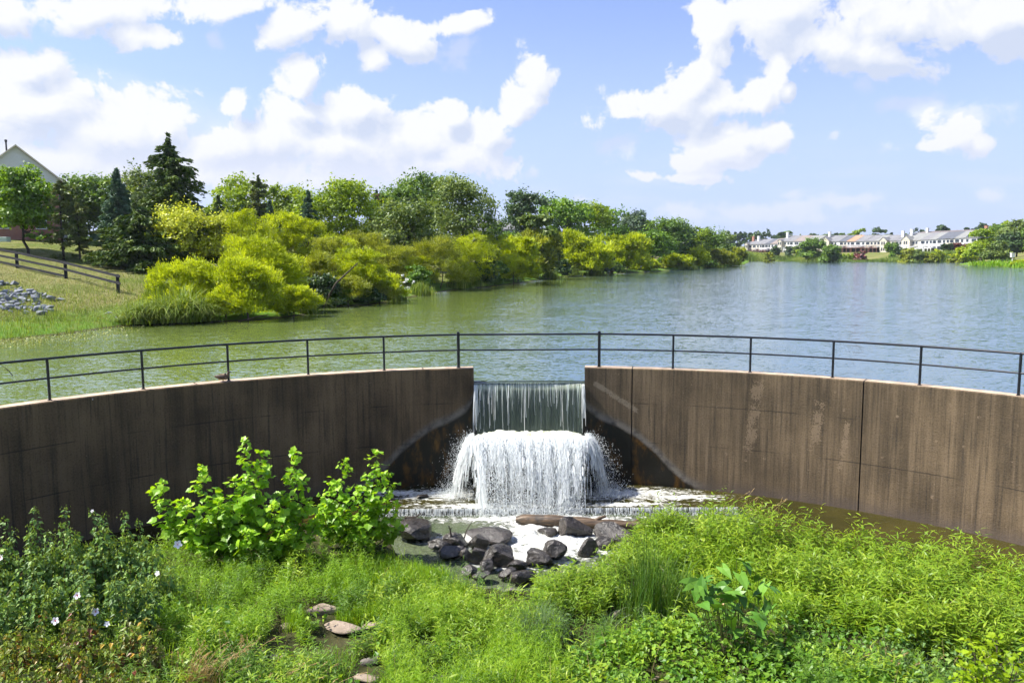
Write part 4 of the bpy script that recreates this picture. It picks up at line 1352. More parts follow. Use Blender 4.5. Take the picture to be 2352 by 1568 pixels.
def crown_round(rg, W, D, H, n, leaf, nl=26, shape='round', thin=False, spread=0.22, zmin=0.0):
    """crown volume of lobes; returns leaf polygons and tints. base at z=0, top at z=H"""
    # lobe centres on an uneven envelope
    k = nl
    th = rg.uniform(0, 2 * math.pi, k); zz_ = rg.uniform(0.12, 0.93, k)
    if shape == 'round':
        env = np.sqrt(np.clip(1 - ((zz_ - 0.48) / 0.60) ** 2, 0.05, 1))
    elif shape == 'oval':
        env = np.sqrt(np.clip(1 - ((zz_ - 0.40) / 0.66) ** 2, 0.04, 1)) * 0.95
    elif shape == 'cone':
        env = np.clip(1.05 - zz_, 0.05, 1)
    elif shape == 'shrub':
        env = np.sqrt(np.clip(1 - ((zz_ - 0.25) / 0.80) ** 2, 0.06, 1))
    elif shape == 'vase':
        env = np.clip(0.25 + 0.9 * zz_, 0, 1) * np.sqrt(np.clip(1 - ((zz_ - 0.6) / 0.45) ** 2, 0.08, 1)) + 0.1
    rad_ = env * rg.uniform(0.35, 0.92, k)
    cen = np.stack([np.cos(th) * rad_ * W / 2, np.sin(th) * rad_ * D / 2, zz_ * H], 1)
    lr = (0.17 + 0.17 * rg.uniform(0, 1, k)) * (26 / max(26, k)) ** 0.38 * min(W, D, H * 1.2) * (0.65 + 0.5 * env)
    lt = rg.uniform(0.25, 0.75, k)
    ls = rg.uniform(0.55, 0.95, k)         # flattening
    w_ = lr ** 2; n = int(n * 1.15); idx = rg.choice(k, n, p=w_ / w_.sum())
    # leaves gather in sprays, so the crown breaks into light and dark clumps with holes
    ns = max(4, n // (26 if thin else 14)); sid = rg.integers(0, ns, n)
    s_lobe = rg.choice(k, ns, p=w_ / w_.sum()); idx = s_lobe[sid]
    s_dir = unit(rg.normal(0, 1, (ns, 3))); s_r = np.clip(rg.normal(0.90, spread, ns), 0.25, 1.35); s_t = rg.normal(0, 0.14, ns)
    spr = rg.uniform(0.10, 0.30, ns)
    d = unit(s_dir[sid] + rg.normal(0, 1, (n, 3)) * spr[sid][:, None])
    d[:, 2] = np.where(d[:, 2] < -0.25, -d[:, 2] * 0.8, d[:, 2]); d = unit(d)
    rr_ = lr[idx] * s_r[sid] * np.clip(rg.normal(0.97, 0.16, n), 0.3, 1.4)
    C = cen[idx] + d * rr_[:, None] * np.stack([np.ones(n), np.ones(n), ls[idx]], 1)
    Nn = unit(d * 0.55 + rg.normal(0, 0.6, (n, 3)) + [0, 0, 0.35])
    if thin:
        al = unit(d + rg.normal(0, 0.45, (n, 3)) + [0, 0, 0.55])
        P = leaf_cards(C, unit(np.cross(al, rg.normal(0, 1, (n, 3)))), leaf * rg.uniform(0.7, 1.3, n), leaf * 0.27, rg, al)
    else:
        P = leaf_cards(C, Nn, leaf * rg.uniform(0.7, 1.3, n), leaf * rg.uniform(0.55, 0.85, n), rg)
    keep = C[:, 2] > zmin
    tint = np.clip(lt[idx] + s_t[sid] + rg.normal(0, 0.16, n), 0, 1)
    return P[keep], tint[keep], cen


def trunk_soup(rg, H, r, cen, frac=0.75, nb=7, zc=0.0, lean=0.0):
    S = Soup(); k = 9
    z = np.linspace(-0.3, H * frac, k)
    wob = np.cumsum(rg.normal(0, 0.012 * H, (k, 2)), 0); wob[:2] = 0
    pts = np.stack([wob[:, 0] + lean * z, wob[:, 1], z], 1)
    S.tube(pts, np.linspace(r, r * 0.25, k), 8)
    sel = rg.choice(len(cen), min(nb, len(cen)), replace=False)
    for i in sel:
        c = cen[i] + [0, 0, zc]
        j = int(np.clip(np.searchsorted(z, c[2] * 0.45 + zc * 0.3), 1, k - 2))
        p0 = pts[j]; mid_ = (p0 + c) / 2 + [0, 0, -0.06 * H]
        S.tube([p0, mid_, c], [r * 0.45, r * 0.28, r * 0.08], 5, cap=False)
    return S


def tree(name, label, cat, P, H, W, kind, base=0.15, shape='round', n=5000, leaf=0.3, D=None, seed=0, group=None, nl=26, thin=False, tr=None, bark=None, zmin=None, nb=7, lean=0.0):
    rg = np.random.default_rng(seed + 1000)
    D = D or W * 0.92
    Hc = H * (1 - base)
    Pl, ti, cen = crown_round(rg, W, D, Hc, n, leaf, nl, shape, thin, zmin=(zmin if zmin is not None else -1))
    o = thing(name, label, cat, tuple(P), group=group)
    S = Soup(); Pl = Pl + np.array([0, 0, H * base]); S.polys(Pl, ti)
    link('crown', S.mesh('crown', LM[kind]), o)
    cen = cen.copy(); cen[:, 2] += H * base
    T = trunk_soup(rg, H, tr or max(0.05, H * 0.018), cen, nb=nb, lean=lean)
    link('trunk', T.mesh('trunk', bark or M_barkd, True), o)
    return o


def conifer(name, label, P, H, W, kind, seed=0, n_wh=22, per=11, droop=0.25, base=0.06, leaf=0.34, twig_n=26, taper=0.9, irregular=0.25, group=None, top_k=1.0):
    """whorled conifer with drooping sprays hung along every branch"""
    rg = np.random.default_rng(seed + 500)
    o = thing(name, label, 'tree', tuple(P), group=group)
    S = Soup(); B = Soup(); Cs = []; Al = []; Ti = []
    B.tube([[0, 0, -0.3], [0, 0, H * 0.5], [0, 0, H]], [H * 0.018, H * 0.011, 0.01], 7)
    for i in range(n_wh):
        f = i / (n_wh - 1)
        z = H * (base + (1 - base) * f ** 0.95)
        L = W / 2 * (1 - f) ** taper * top_k + 0.12
        for j in range(max(4, int(per * (1 - 0.5 * f)))):
            a = rg.uniform(0, 2 * math.pi); Lb = L * rg.uniform(1 - irregular * 1.6, 1 + irregular * 0.6)
            zj = z + rg.normal(0, 0.55 * H / n_wh)
            k = max(5, int(twig_n * Lb / (W / 2)) + 3)
            s = np.linspace(0.12, 1, k)
            zz_ = zj + Lb * (0.10 * s - droop * s * s + 0.16 * np.clip(s - 0.75, 0, 1))
            px = np.cos(a) * Lb * s; py = np.sin(a) * Lb * s
            if f < 0.95 and j % 3 == 0:
                B.tube(np.stack([px, py, zz_], 1)[::max(1, k // 4)], 0.012 * H * 0.25, 4, cap=False)
            m_ = 9
            sx_ = np.repeat(np.stack([px, py, zz_], 1), m_, 0)
            n_ = len(sx_); sideo = rg.normal(0, 1, n_)
            perp = np.array([-math.sin(a), math.cos(a), 0])
            wdt = Lb * 0.16 * np.repeat(1.15 - s, m_)
            C = sx_ + perp * (sideo * wdt)[:, None] + rg.normal(0, 0.05, (n_, 3)); C[:, 2] -= np.abs(sideo) * wdt * 0.35 + rg.exponential(0.012 * H, n_) * np.repeat(s, m_)
            al = np.stack([np.cos(a) * np.ones(n_), np.sin(a) * np.ones(n_), np.full(n_, -0.55)], 1) + perp * np.sign(sideo)[:, None] * 0.6 + rg.normal(0, 0.25, (n_, 3))
            Cs.append(C); Al.append(unit(al)); Ti.append(np.clip(0.25 + 0.45 * np.repeat(s, m_) + rg.normal(0, 0.18, n_), 0, 1))
    C = np.concatenate(Cs); al = np.concatenate(Al); ti = np.concatenate(Ti); n = len(C)
    Nn = unit(np.cross(al, rg.normal(0, 1, (n, 3))) + [0, 0, 0.5])
    S.polys(leaf_cards(C, Nn, leaf * rg.uniform(0.7, 1.3, n), leaf * 0.34, rg, al), ti)
    link('crown', S.mesh('crown', LM[kind]), o)
    link('trunk', B.mesh('trunk', M_barkd), o)
    return o


def dims(cx, Y, top, width):
    P = ground_at(cx, Y)
    T = at_depth(cx, top, Y)
    return P, T[2] - P[2], width * Y / F


# --- upper left bank: trees behind the lawn and the willows (px centre, depth, top px, width px, ...)
TR = [
    # name, label, cx, Y, top, width, kind, base, shape, n, leaf
    ('maple_tree', 'rounded green maple with clear trunk in front of the brick house', 66, 72, 392, 102, 'maple', 0.24, 'round', 9000, 0.24),
    ('maple_tree', 'green maple cut by the left picture edge beside the gabled house', -26, 74, 380, 104, 'maple', 0.14, 'round', 8000, 0.24),
    ('deciduous_tree', 'small grey green tree rising just right of the house eaves', 156, 98, 408, 46, 'olive', 0.35, 'round', 3000, 0.28),
    ('deciduous_tree', 'mid green tree left of the dark green cone between house and spruce', 212, 104, 418, 125, 'oak', 0.02, 'round', 9000, 0.32),
    ('deciduous_tree', 'grey green tree between the dark green cone and the big spruce', 334, 106, 404, 120, 'olive', 0.02, 'oval', 7000, 0.32),
    ('deciduous_tree', 'yellow green tree right of the spruce with loose rounded top', 545, 108, 414, 110, 'yoak', 0.02, 'round', 7000, 0.32),
    ('deciduous_tree', 'broad yellow green tree left of the blue juniper', 652, 110, 420, 120, 'yoak', 0.02, 'round', 8000, 0.32),
    ('deciduous_tree', 'bright green pointed oak standing high above the willows', 782, 96, 424, 150, 'yoak', 0.05, 'oval', 10000, 0.30),
    ('deciduous_tree', 'small dark green tree filling the dip right of the bright oak', 862, 104, 462, 66, 'oak', 0.02, 'round', 3500, 0.32),
    ('deciduous_tree', 'green tree with first red leaves at its top left of the tall pair', 897, 112, 438, 80, 'oak', 0.02, 'round', 4500, 0.32),
    ('deciduous_tree', 'tall rounded green tree, left one of the tall pair', 958, 116, 408, 130, 'oak', 0.02, 'round', 9000, 0.34),
    ('deciduous_tree', 'olive tree with visible dark trunk standing before the tall rounded one', 932, 92, 468, 130, 'olive', 0.12, 'oval', 9000, 0.28),
    ('deciduous_tree', 'tall grey olive tree with airy top, right one of the tall pair', 1062, 104, 413, 148, 'olive', 0.06, 'oval', 11000, 0.30),
    ('deciduous_tree', 'small dark tree beside the grey roof gable right of the tall pair', 1124, 120, 500, 46, 'oak', 0.02, 'round', 2500, 0.32),
    ('deciduous_tree', 'dark round crowned tree rising right of the grey roof gable', 1212, 158, 443, 92, 'dark', 0.06, 'round', 7500, 0.42),
    ('deciduous_tree', 'small green bushy tree in front of the grey roof gable', 1172, 128, 538, 50, 'maple', 0.02, 'round', 2500, 0.34),
    ('deciduous_tree', 'dark green spreading tree right of the round dark crown', 1298, 168, 460, 96, 'maple', 0.08, 'round', 7500, 0.44),
    ('deciduous_tree', 'golden green tree with uneven crown between two darker trees', 1352, 178, 469, 84, 'yoak', 0.08, 'oval', 6000, 0.46),
    ('deciduous_tree', 'green rounded tree just right of the golden green one', 1410, 192, 484, 68, 'maple', 0.08, 'round', 5000, 0.48),
    ('deciduous_tree', 'blue grey tree behind the green rounded one', 1450, 208, 490, 64, 'grey', 0.08, 'round', 4500, 0.5),
    ('deciduous_tree', 'low dark tree top behind the blue grey one', 1478, 235, 505, 50, 'dark', 0.08, 'round', 3000, 0.55),
    ('deciduous_tree', 'bright green tree behind the gap with the park fence', 1532, 205, 511, 84, 'oak', 0.12, 'round', 5000, 0.5),
    ('deciduous_tree', 'dark green tree shading the park fence', 1500, 190, 536, 76, 'maple', 0.22, 'round', 4500, 0.46),
    ('deciduous_tree', 'deep green tree at the right end of the park fence gap', 1560, 215, 520, 66, 'dark', 0.1, 'round', 3500, 0.5),
    ('deciduous_tree', 'olive green tree in the long low run towards the point', 1594, 222, 527, 66, 'yoak', 0.08, 'round', 4000, 0.52),
    ('deciduous_tree', 'green tree in the low run, under the far pale sky', 1632, 232, 535, 62, 'oak', 0.08, 'round', 3500, 0.52),
    ('deciduous_tree', 'last rounded green tree before the point of the left bank', 1664, 240, 545, 54, 'olive', 0.08, 'round', 3000, 0.52),
    ('purple_tree', 'small purple leaved tree peeping out behind the green trees by the fence', 1484, 215, 533, 26, 'red', 0.2, 'round', 900, 0.5),
]
for i, (nm, lab, cx, Y, top, wd, kd, bs, shp, n, lf) in enumerate(TR):
    P, H, W = dims(cx, Y, top, wd)
    tree(nm, lab, 'tree', P, H * 1.02, W * 1.06, kd, bs, shp, int(n * 1.2), lf * 1.2, seed=i, bark=M_barkd, nl=30)
# the tree that starts to turn red
P, H, W = dims(880, 109, 452, 30)

CN = [
    ('spruce_tree', 'big dark spruce with drooping tiers, tallest tree on the left bank', 400, 76, 324, 238, 'spruce', 27, 15, 0.24, 0.32, 0.58, 0.38),
    ('spruce_tree', 'low spreading dark spruce with golden tipped boughs below the big one', 316, 71, 476, 215, 'spruce', 12, 16, 0.18, 0.34, 0.36, 0.4),
    ('conifer_tree', 'dark green narrow cone left of the big spruce', 279, 90, 393, 118, 'bluef', 24, 14, 0.08, 0.34, 0.95, 0.2),
    ('pine_tree', 'thin crooked young pine on the lawn right of the house', 146, 71, 420, 66, 'pine', 10, 4, 0.05, 0.20, 0.6, 0.5),
    ('pine_tree', 'low spreading pine beside the thin crooked one', 184, 73, 466, 112, 'pine', 8, 5, 0.04, 0.22, 0.5, 0.45),
    ('conifer_tree', 'dark conifer squeezed between the big spruce and the yellow green trees', 508, 96, 458, 80, 'spruce', 16, 10, 0.2, 0.34, 0.8, 0.3),
    ('conifer_tree', 'blue green conifer below the loose yellow green tree', 560, 94, 478, 90, 'bluef', 15, 11, 0.12, 0.34, 0.8, 0.3),
    ('conifer_tree', 'flat topped pale green conifer showing between yellow green trees', 600, 104, 408, 62, 'pine', 13, 9, 0.0, 0.34, 0.35, 0.35),
    ('conifer_tree', 'blue green conifer in front of the broad yellow green tree', 625, 93, 470, 76, 'bluef', 15, 10, 0.14, 0.34, 0.85, 0.3),
    ('conifer_tree', 'slim grey blue juniper with pointed leader behind the willows', 712, 90, 440, 78, 'bluef', 18, 11, 0.12, 0.32, 0.9, 0.3),
    ('conifer_tree', 'dark pointed conifer tip left of the red tinged tree', 868, 125, 446, 40, 'bluef', 12, 9, 0.12, 0.4, 0.9, 0.3),
]
for i, (nm, lab, cx, Y, top, wd, kd, nw, per, dr, lf, tp, irr) in enumerate(CN):
    P, H, W = dims(cx, Y, top, wd)
    conifer(nm, lab, P, H, W, kd, seed=i, n_wh=nw, per=per, droop=dr, leaf=lf * 1.35, taper=tp, irregular=irr, base=0.12 if nm == 'pine_tree' else 0.04)
# red turning sprig clump on the tree left of the tall pair
S_ = Soup(); P, H, W = dims(884, 110.5, 446, 26)
rg = np.random.default_rng(3); q, ti, _ = crown_round(rg, W, W, 1.6, 260, 0.3, 5)
S_.polys(q, ti); o_red = S_.mesh('red_leaves', LM['pink'])
for o in scene.objects:
    if o.get('label', '').startswith('green tree with first red leaves'):
        link('red_leaves', o_red, o, (-1.2, -1.0, H - 1.3))

# --- willows and shrubs along the water (px centre, base px on the ground, top px, width px)
SH = [
    (332, 600, 532, 82, 'willow', 'rounded yellow willow bush at the lawn edge left of the pale leaved tree', 9000),
    (455, 622, 492, 205, 'lemon', 'pale lemon leaved tree standing at the top of the willow bank', 13000),
    (576, 640, 488, 110, 'willow', 'yellow willow crown rising behind the pale leaved tree', 11000),
    (652, 645, 489, 100, 'willow', 'yellow willow right of the gap behind the leaning dark stems', 11000),
    (700, 650, 503, 96, 'willow', 'yellow willow with dark bare stems below its crown', 9000),
    (432, 704, 610, 150, 'willow', 'low golden willow mass above the waterside reeds', 12000),
    (600, 700, 556, 150, 'willow', 'broad golden willow in the middle of the near bank', 15000),
    (570, 736, 606, 150, 'willow', 'brightest rounded willow overhanging the water at the near bank', 15000),
    (520, 736, 668, 90, 'willow', 'low willow bush touching the water beside the reeds', 6000),
    (674, 731, 661, 92, 'willow', 'small rounded bright willow at the waterline, right end of the near group', 7500),
    (764, 668, 552, 92, 'willowg', 'green gold willow behind the leaning dark branches', 9000),
    (838, 640, 540, 120, 'willowg', 'soft grey green willow under the bright oak', 11000),
    (885, 610, 512, 96, 'willowg', 'green gold willow top in front of the olive tree', 8000),
    (826, 690, 575, 110, 'willow', 'golden green willow halfway along the bank', 11000),
    (886, 690, 635, 80, 'willow', 'low golden willow just above the white blossoms', 6000),
    (800, 704, 640, 96, 'willowg', 'low olive green shrub spilling over the waterline', 8000),
    (872, 700, 650, 70, 'willowg', 'dull green shrub at the water under the golden willow', 5000),
    (1012, 666, 552, 116, 'willowg', 'wide green gold willow right of the white blossoms', 12000),
    (1080, 660, 545, 110, 'willow', 'golden willow in the even row past the middle of the bank', 11000),
    (1140, 654, 543, 84, 'willow', 'golden willow beside the dark shrub with cattails', 8000),
    (1190, 650, 552, 100, 'willow', 'fluffy golden willow left of the weeping one', 10000),
    (1236, 642, 530, 100, 'willowg', 'weeping pale willow hanging over the row', 10000),
    (1180, 652, 598, 90, 'willow', 'low golden willow at the water below the fluffy one', 7000),
    (1232, 640, 500, 92, 'olive', 'olive green willow top behind the weeping one', 7000),
    (1334, 634, 547, 124, 'willow', 'solitary dome shaped golden willow with open water before it', 13000),
    (1440, 626, 542, 92, 'willow', 'upright golden willow right of the dome shaped one', 10000),
    (1386, 632, 560, 40, 'grey', 'silvery leaved shrub between the two golden willows', 3000),
    (1560, 619, 588, 70, 'willow', 'low golden bush past the park fence gap', 4500),
    (1536, 612, 570, 40, 'maple', 'small round bright green tree with thin trunk past the fence gap', 2500),
    (1596, 616, 573, 62, 'willow', 'golden bush under the olive green tree', 4500),
    (1645, 613, 575, 70, 'willowg', 'green bush near the point of the bank', 4500),
    (1690, 610, 572, 46, 'willowg', 'rounded green bush at the very point of the left bank', 4000),
    (1668, 611, 584, 50, 'willow', 'yellow bush beside the rounded green bush at the point', 3000),
    (640, 690, 590, 120, 'willow', 'full golden willow filling the middle of the near bank below the leaning stems', 10000),
    (722, 688, 588, 104, 'willowg', 'green gold willow right behind the small waterside willow', 9000),
    (770, 640, 545, 96, 'willow', 'golden willow crown at the foot of the bright oak', 9000),
    (905, 655, 570, 110, 'willowg', 'soft green willow between the olive tree and the white blossoms', 9000),
    (965, 662, 588, 70, 'willow', 'small golden willow just left of the wide green gold one', 6000),
    (730, 600, 505, 80, 'willowg', 'high green gold willow top between juniper and bright oak', 6000),
    (1480, 624, 600, 60, 'willow', 'low yellow bush in front of the open lawn with the fence', 3500),
]
for i, (cx, by, top, wd, kd, lab, n) in enumerate(SH):
    P = ground_hit(cx, by - 2)
    T = at_depth(cx, top, P[1])
    H = T[2] - P[2]; W = wd * P[1] / F
    far = P[1] > 110
    cat_ = 'tree' if kd in ('lemon',) or 'tree' in lab else 'bush'
    nm = 'lemon_leaved_tree' if kd == 'lemon' else ('small_tree' if 'small round bright green tree' in lab else ('silvery_shrub' if kd == 'grey' else 'willow_bush'))
    leaf = 0.26 if kd == 'lemon' else (0.0044 * P[1] + 0.10 if far else 0.26)
    tree(nm, lab, cat_, P, H * 1.04, W * 1.14, kd, 0.03 if kd != 'lemon' else 0.08, 'shrub' if kd != 'lemon' else 'round', int(n * (1.25 if kd == 'lemon' else 1.9)), leaf * (1.0 if kd == 'lemon' or far else 0.8), seed=200 + i, nl=46 if kd != 'lemon' else 30, thin=kd.startswith('willow'), tr=0.07, bark=M_bark, D=W * 0.8, nb=9)

# dark undergrowth shrubs at the waterline
UG = [
    (735, 706, 640, 90, 'dark', 'dark green undergrowth bush in the shade under the leaning branches', 6000),
    (700, 716, 672, 50, 'dark', 'small dark bush wedged behind the bright waterside willow', 3000),
    (780, 702, 668, 60, 'maple', 'mid green leafy shrub at the foot of the leaning branches', 3500),
    (845, 699, 668, 70, 'dark', 'dark low shrub in shadow at the waterline before the blossoms', 4000),
    (955, 672, 608, 50, 'maple', 'fresh green shrub right of the white blossoms', 3500),
    (1104, 660, 582, 62, 'dark', 'round dark shrub behind the cattail clump', 5000),
    (1137, 657, 606, 46, 'oak', 'leafy green shrub at the water right of the dark round one', 3500),
    (1290, 637, 600, 40, 'dark', 'dark shrub in the gap left of the dome shaped willow', 2500),
    (1408, 631, 604, 50, 'oak', 'green shrub between the two solitary willows at the waterline', 2500),
    (640, 720, 690, 60, 'dark', 'dark hollow bush beneath the broad golden willow', 2500),
    (290, 583, 552, 36, 'spruce', 'small dark evergreen at the lawn edge left of the round yellow willow', 2500),
    (1510, 622, 606, 40, 'willowg', 'low green shrub at the waterline by the fence gap', 2000),
    (1620, 616, 600, 50, 'maple', 'bright green low shrub near the point', 2000),
]
for i, (cx, by, top, wd, kd, lab, n) in enumerate(UG):
    P = ground_hit(cx, by - 1); T = at_depth(cx, top, P[1])
    tree('shrub', lab, 'shrub', P, T[2] - P[2], wd * P[1] / F, kd, 0.0, 'shrub', n, 0.22 if P[1] < 90 else 0.4, seed=300 + i, nl=16, tr=0.04, nb=4)

# fallen and leaning dark stems
for lab, pts_, r in (('leaning dark branch arching over the water from under the willows', [(742, 706), (758, 675), (772, 650), (800, 624), (822, 604)], 0.10),
                     ('forked dark branch beside the arching one above the undergrowth', [(750, 690), (790, 665), (812, 655)], 0.07),
                     ('upright bare dark stem in the willow gap', [(700, 668), (694, 640), (690, 612), (704, 585)], 0.10),
                     ('pale bare snag lying at the waterline between the two solitary willows', [(1384, 634), (1396, 627), (1412, 622)], 0.12),
                     ('grey dead branch at the water beside the bright waterside willow', [(548, 738), (590, 728), (616, 722)], 0.06)):
    b = ground_hit(*pts_[0]); Y = b[1] - 0.6
    q = [at_depth(x, y, Y - 0.4 * i) for i, (x, y) in enumerate(pts_)]
    twig(q, r, lab, q[0])

# --- reeds, blossoms, floating weed along the near shore


def blades(N, base, h, w_, rg, lean=0.5, seg=4, bendk=1.0, wind=(0, 0)):
    """curved grass blades: base (N,3), heights (N) -> polygons"""
    th = rg.uniform(0, 2 * math.pi, N); ln = np.abs(rg.normal(lean, lean * 0.5, N))
    dx = np.cos(th) * ln + wind[0]; dy = np.sin(th) * ln + wind[1]
    sd = np.stack([-np.sin(th), np.cos(th), np.zeros(N)], 1) + rg.normal(0, 0.3, (N, 3)) * [1, 1, 0]
    sd = unit(sd)
    s = np.linspace(0, 1, seg + 1)
    up_ = s[None] - 0.42 * bendk * (s[None] ** 3) * np.clip(ln[:, None] * 1.4, 0, 1.9)
    hx = s[None] ** 1.9
    pos = np.stack([hx * (dx * h)[:, None], hx * (dy * h)[:, None], up_ * h[:, None]], -1) + base[:, None]
    wd = (w_ * (1 - s ** 1.6) + 0.0006)[None] * rg.uniform(0.7, 1.3, N)[:, None]
    a = pos - sd[:, None] * wd[..., None] / 2; b = pos + sd[:, None] * wd[..., None] / 2
    return np.stack([a[:, :-1], b[:, :-1], b[:, 1:], a[:, 1:]], 2).reshape(-1, 4, 3)


def clump_at(px, py, wpx, hpx, n, w_, kind, name, label, cat='grass', lean=0.4, seed=0, group=None, bendk=1.0, P=None, depth_k=0.6, mat=None):
    rg = np.random.default_rng(seed + 900)
    P = ground_hit(px, py) if P is None else np.array(P, float)
    W = wpx * P[1] / F; H = hpx * P[1] / F
    b = np.stack([rg.normal(0, W * 0.24, n), rg.normal(0, W * 0.24 * depth_k, n), np.zeros(n)], 1)
    h = H * rg.uniform(0.45, 1.12, n) * np.exp(-(b[:, 0] / (W * 0.55)) ** 2) / (1 - 0.2 * min(1, lean))
    pl = blades(n, b, h, w_, rg, lean, bendk=bendk)
    S = Soup(); S.polys(pl, np.repeat(np.clip(rg.normal(0.5, 0.25, n), 0, 1), 4))
    return single(name, S.mesh(name, mat or LM[kind]), label, cat, tuple(P), group)


RC = [
    (318, 744, 80, 46, 900, 'arching yellow green reed clump at the left of the waterside group'),
    (372, 742, 90, 56, 1000, 'middle arching reed clump in the waterside group'),
    (420, 740, 90, 66, 1000, 'tall drooping reed clump under the golden willow'),
    (464, 738, 60, 50, 700, 'dark green reed clump at the right end of the waterside group'),
    (708, 722, 50, 44, 400, 'drooping green reed tuft right of the small rounded willow'),
    (745, 706, 40, 30, 300, 'small pale reed tuft at the waterline under the leaning branches'),
    (908, 696, 60, 40, 500, 'green reed tuft at the water below the white blossoms'),
    (965, 680, 70, 36, 600, 'bright green reeds right of the white blossoms'),
    (1082, 660, 50, 56, 600, 'tall green cattail clump before the dark round shrub'),
    (1050, 664, 60, 36, 500, 'short reeds left of the cattail clump'),
    (1262, 642, 40, 34, 350, 'reeds at the foot of the weeping willow'),
    (1310, 635, 60, 26, 500, 'dark reeds under the left side of the dome shaped willow'),
    (1365, 634, 50, 24, 400, 'reeds under the right side of the dome shaped willow'),
    (1575, 620, 60, 20, 450, 'short reeds in front of the low golden bush'),
    (1630, 616, 60, 22, 450, 'reeds along the waterline near the point'),
    (1685, 611, 40, 20, 350, 'reeds at the point of the left bank'),
    (350, 700, 60, 46, 500, 'loose green weeds on the bank above the reed group'),
    (390, 690, 60, 36, 500, 'bluish leafy weeds around the white flowers above the reeds'),
]
for i, (px, py, wp, hp_, n, lab) in enumerate(RC):
    P = ground_hit(px, py - 1)
    clump_at(px, py - 1, wp * (1.0 if i > 5 else 1.15), hp_ * (1.0 if i > 5 else 1.45), n if i > 5 else int(n * 0.6), (0.0016 * P[1] ** 0.8 + 0.012) * (1 if i > 5 else 1.4), 'reed', 'reed_clump', lab, 'reeds', lean=0.95 if i < 6 else 0.22, seed=i, group='reed clumps along the left shore')
M_flower = simple('white_petals', (0.82, 0.82, 0.78), 0.6, 0.05)
for j, (px, py, n, lab) in enumerate(((412, 668, 9, 'white flower sprays above the waterside reeds'), (924, 652, 16, 'white blossom clusters hanging at the water halfway along the bank'), (1470, 609, 6, 'white blossoms on the low yellow bush before the lawn'))):
    rg = np.random.default_rng(j); P = ground_hit(px, py + 24); S = Soup(); Y = P[1] - 1.2
    o0 = at_depth(px, py, Y)
    for k in range(n):
        c = rg.normal(0, 1, 3) * np.array([0.35, 0.2, 0.3]) * (1 + 0.6 * j)
        C = c + rg.normal(0, 0.05, (14, 3)); S.polys(leaf_cards(C, unit(rg.normal(0, 1, (14, 3))), 0.12 * (1 + 0.4 * j), 0.09 * (1 + 0.4 * j), rg))
    single('flowering_shrub', S.mesh('flowering_shrub', M_flower), lab, 'flowers', tuple(o0))

# bank grass (uncountable) near the shore: short tufts along the left waterline and lawn edge
rg = np.random.default_rng(77)
S_ = Soup()
bs = []
while len(bs) < 16000:
    px = rg.uniform(-150, 480); py = rg.uniform(690, 782)
    lim_ = 728 - 30 * sst(px, 100, 400) if px < 460 else 735
    if py < lim_ - 6 - rg.exponential(10): continue
    d_ = on_plane(px, py, 0.3)
    bs.append(d_)
bs = np.array(bs); g = ground_z(bs[:, 0], bs[:, 1]); ok = g > -0.02
bs = bs[ok]; bs[:, 2] = g[ok]
S_.polys(blades(len(bs), bs, rg.uniform(0.12, 0.50, len(bs)) * (0.5 + vnoise(bs[:, 0] * 1.2, bs[:, 1] * 1.2, 4)), 0.022, rg, 0.35), np.repeat(rg.uniform(0.1, 0.8, len(bs)), 4))
single('shore_grass', S_.mesh('shore_grass', LM['reed']), 'rough green grass and weeds along the left waterline', 'grass', kind='stuff')
# lawn: short dry and green tufts
S_ = Soup()
N = 60000
px = rg.uniform(-250, 430, N); py = rg.uniform(545, 740, N)
X = np.zeros((N, 3)); k = 0
dd = np.array([ray(a, b) for a, b in zip(px[:N:1], py[:N:1])])
tt = np.geomspace(28, 110, 260)
PXs = dd[:, None, 0] * tt; PYs = dd[:, None, 1] * tt; PZs = CZ + dd[:, None, 2] * tt
lawn_x = np.linspace(-75, 5, 161); lawn_y = np.linspace(25, 110, 171)
LXg, LYg = np.meshgrid(lawn_x, lawn_y, indexing='ij'); LZg = ground_z(LXg, LYg)


def lawn_z(x, y):
    i = np.clip((x - lawn_x[0]) / (lawn_x[1] - lawn_x[0]), 0, 159.99); j = np.clip((y - lawn_y[0]) / (lawn_y[1] - lawn_y[0]), 0, 169.99)
    a = i.astype(int); b = j.astype(int); fa_ = i - a; fb = j - b
    return (LZg[a, b] * (1 - fa_) + LZg[a + 1, b] * fa_) * (1 - fb) + (LZg[a, b + 1] * (1 - fa_) + LZg[a + 1, b + 1] * fa_) * fb


G_s = lawn_z(PXs, PYs)
hit = (PZs < G_s).argmax(1); ok = (PZs < G_s).any(1)
ii = np.arange(N)[ok]; hb = hit[ok]
B_ = np.stack([PXs[ii, hb], PYs[ii, hb], G_s[ii, hb]], 1)
B_ = B_[B_[:, 2] > 0.15]
S_.polys(blades(len(B_), B_, rg.uniform(0.04, 0.10, len(B_)), 0.03, rg, 0.4, seg=2), np.repeat(rg.uniform(0, 1, len(B_)), 2))
LM['lawn'] = leafmat('lawn_grass', [(0.11, 0.15, 0.03), (0.19, 0.21, 0.06), (0.30, 0.27, 0.12)], 0.3, hue_noise=1.4)
single('lawn_grass', S_.mesh('lawn_grass', LM['lawn']), 'short mown grass with dry patches on the left slope', 'grass', kind='stuff')
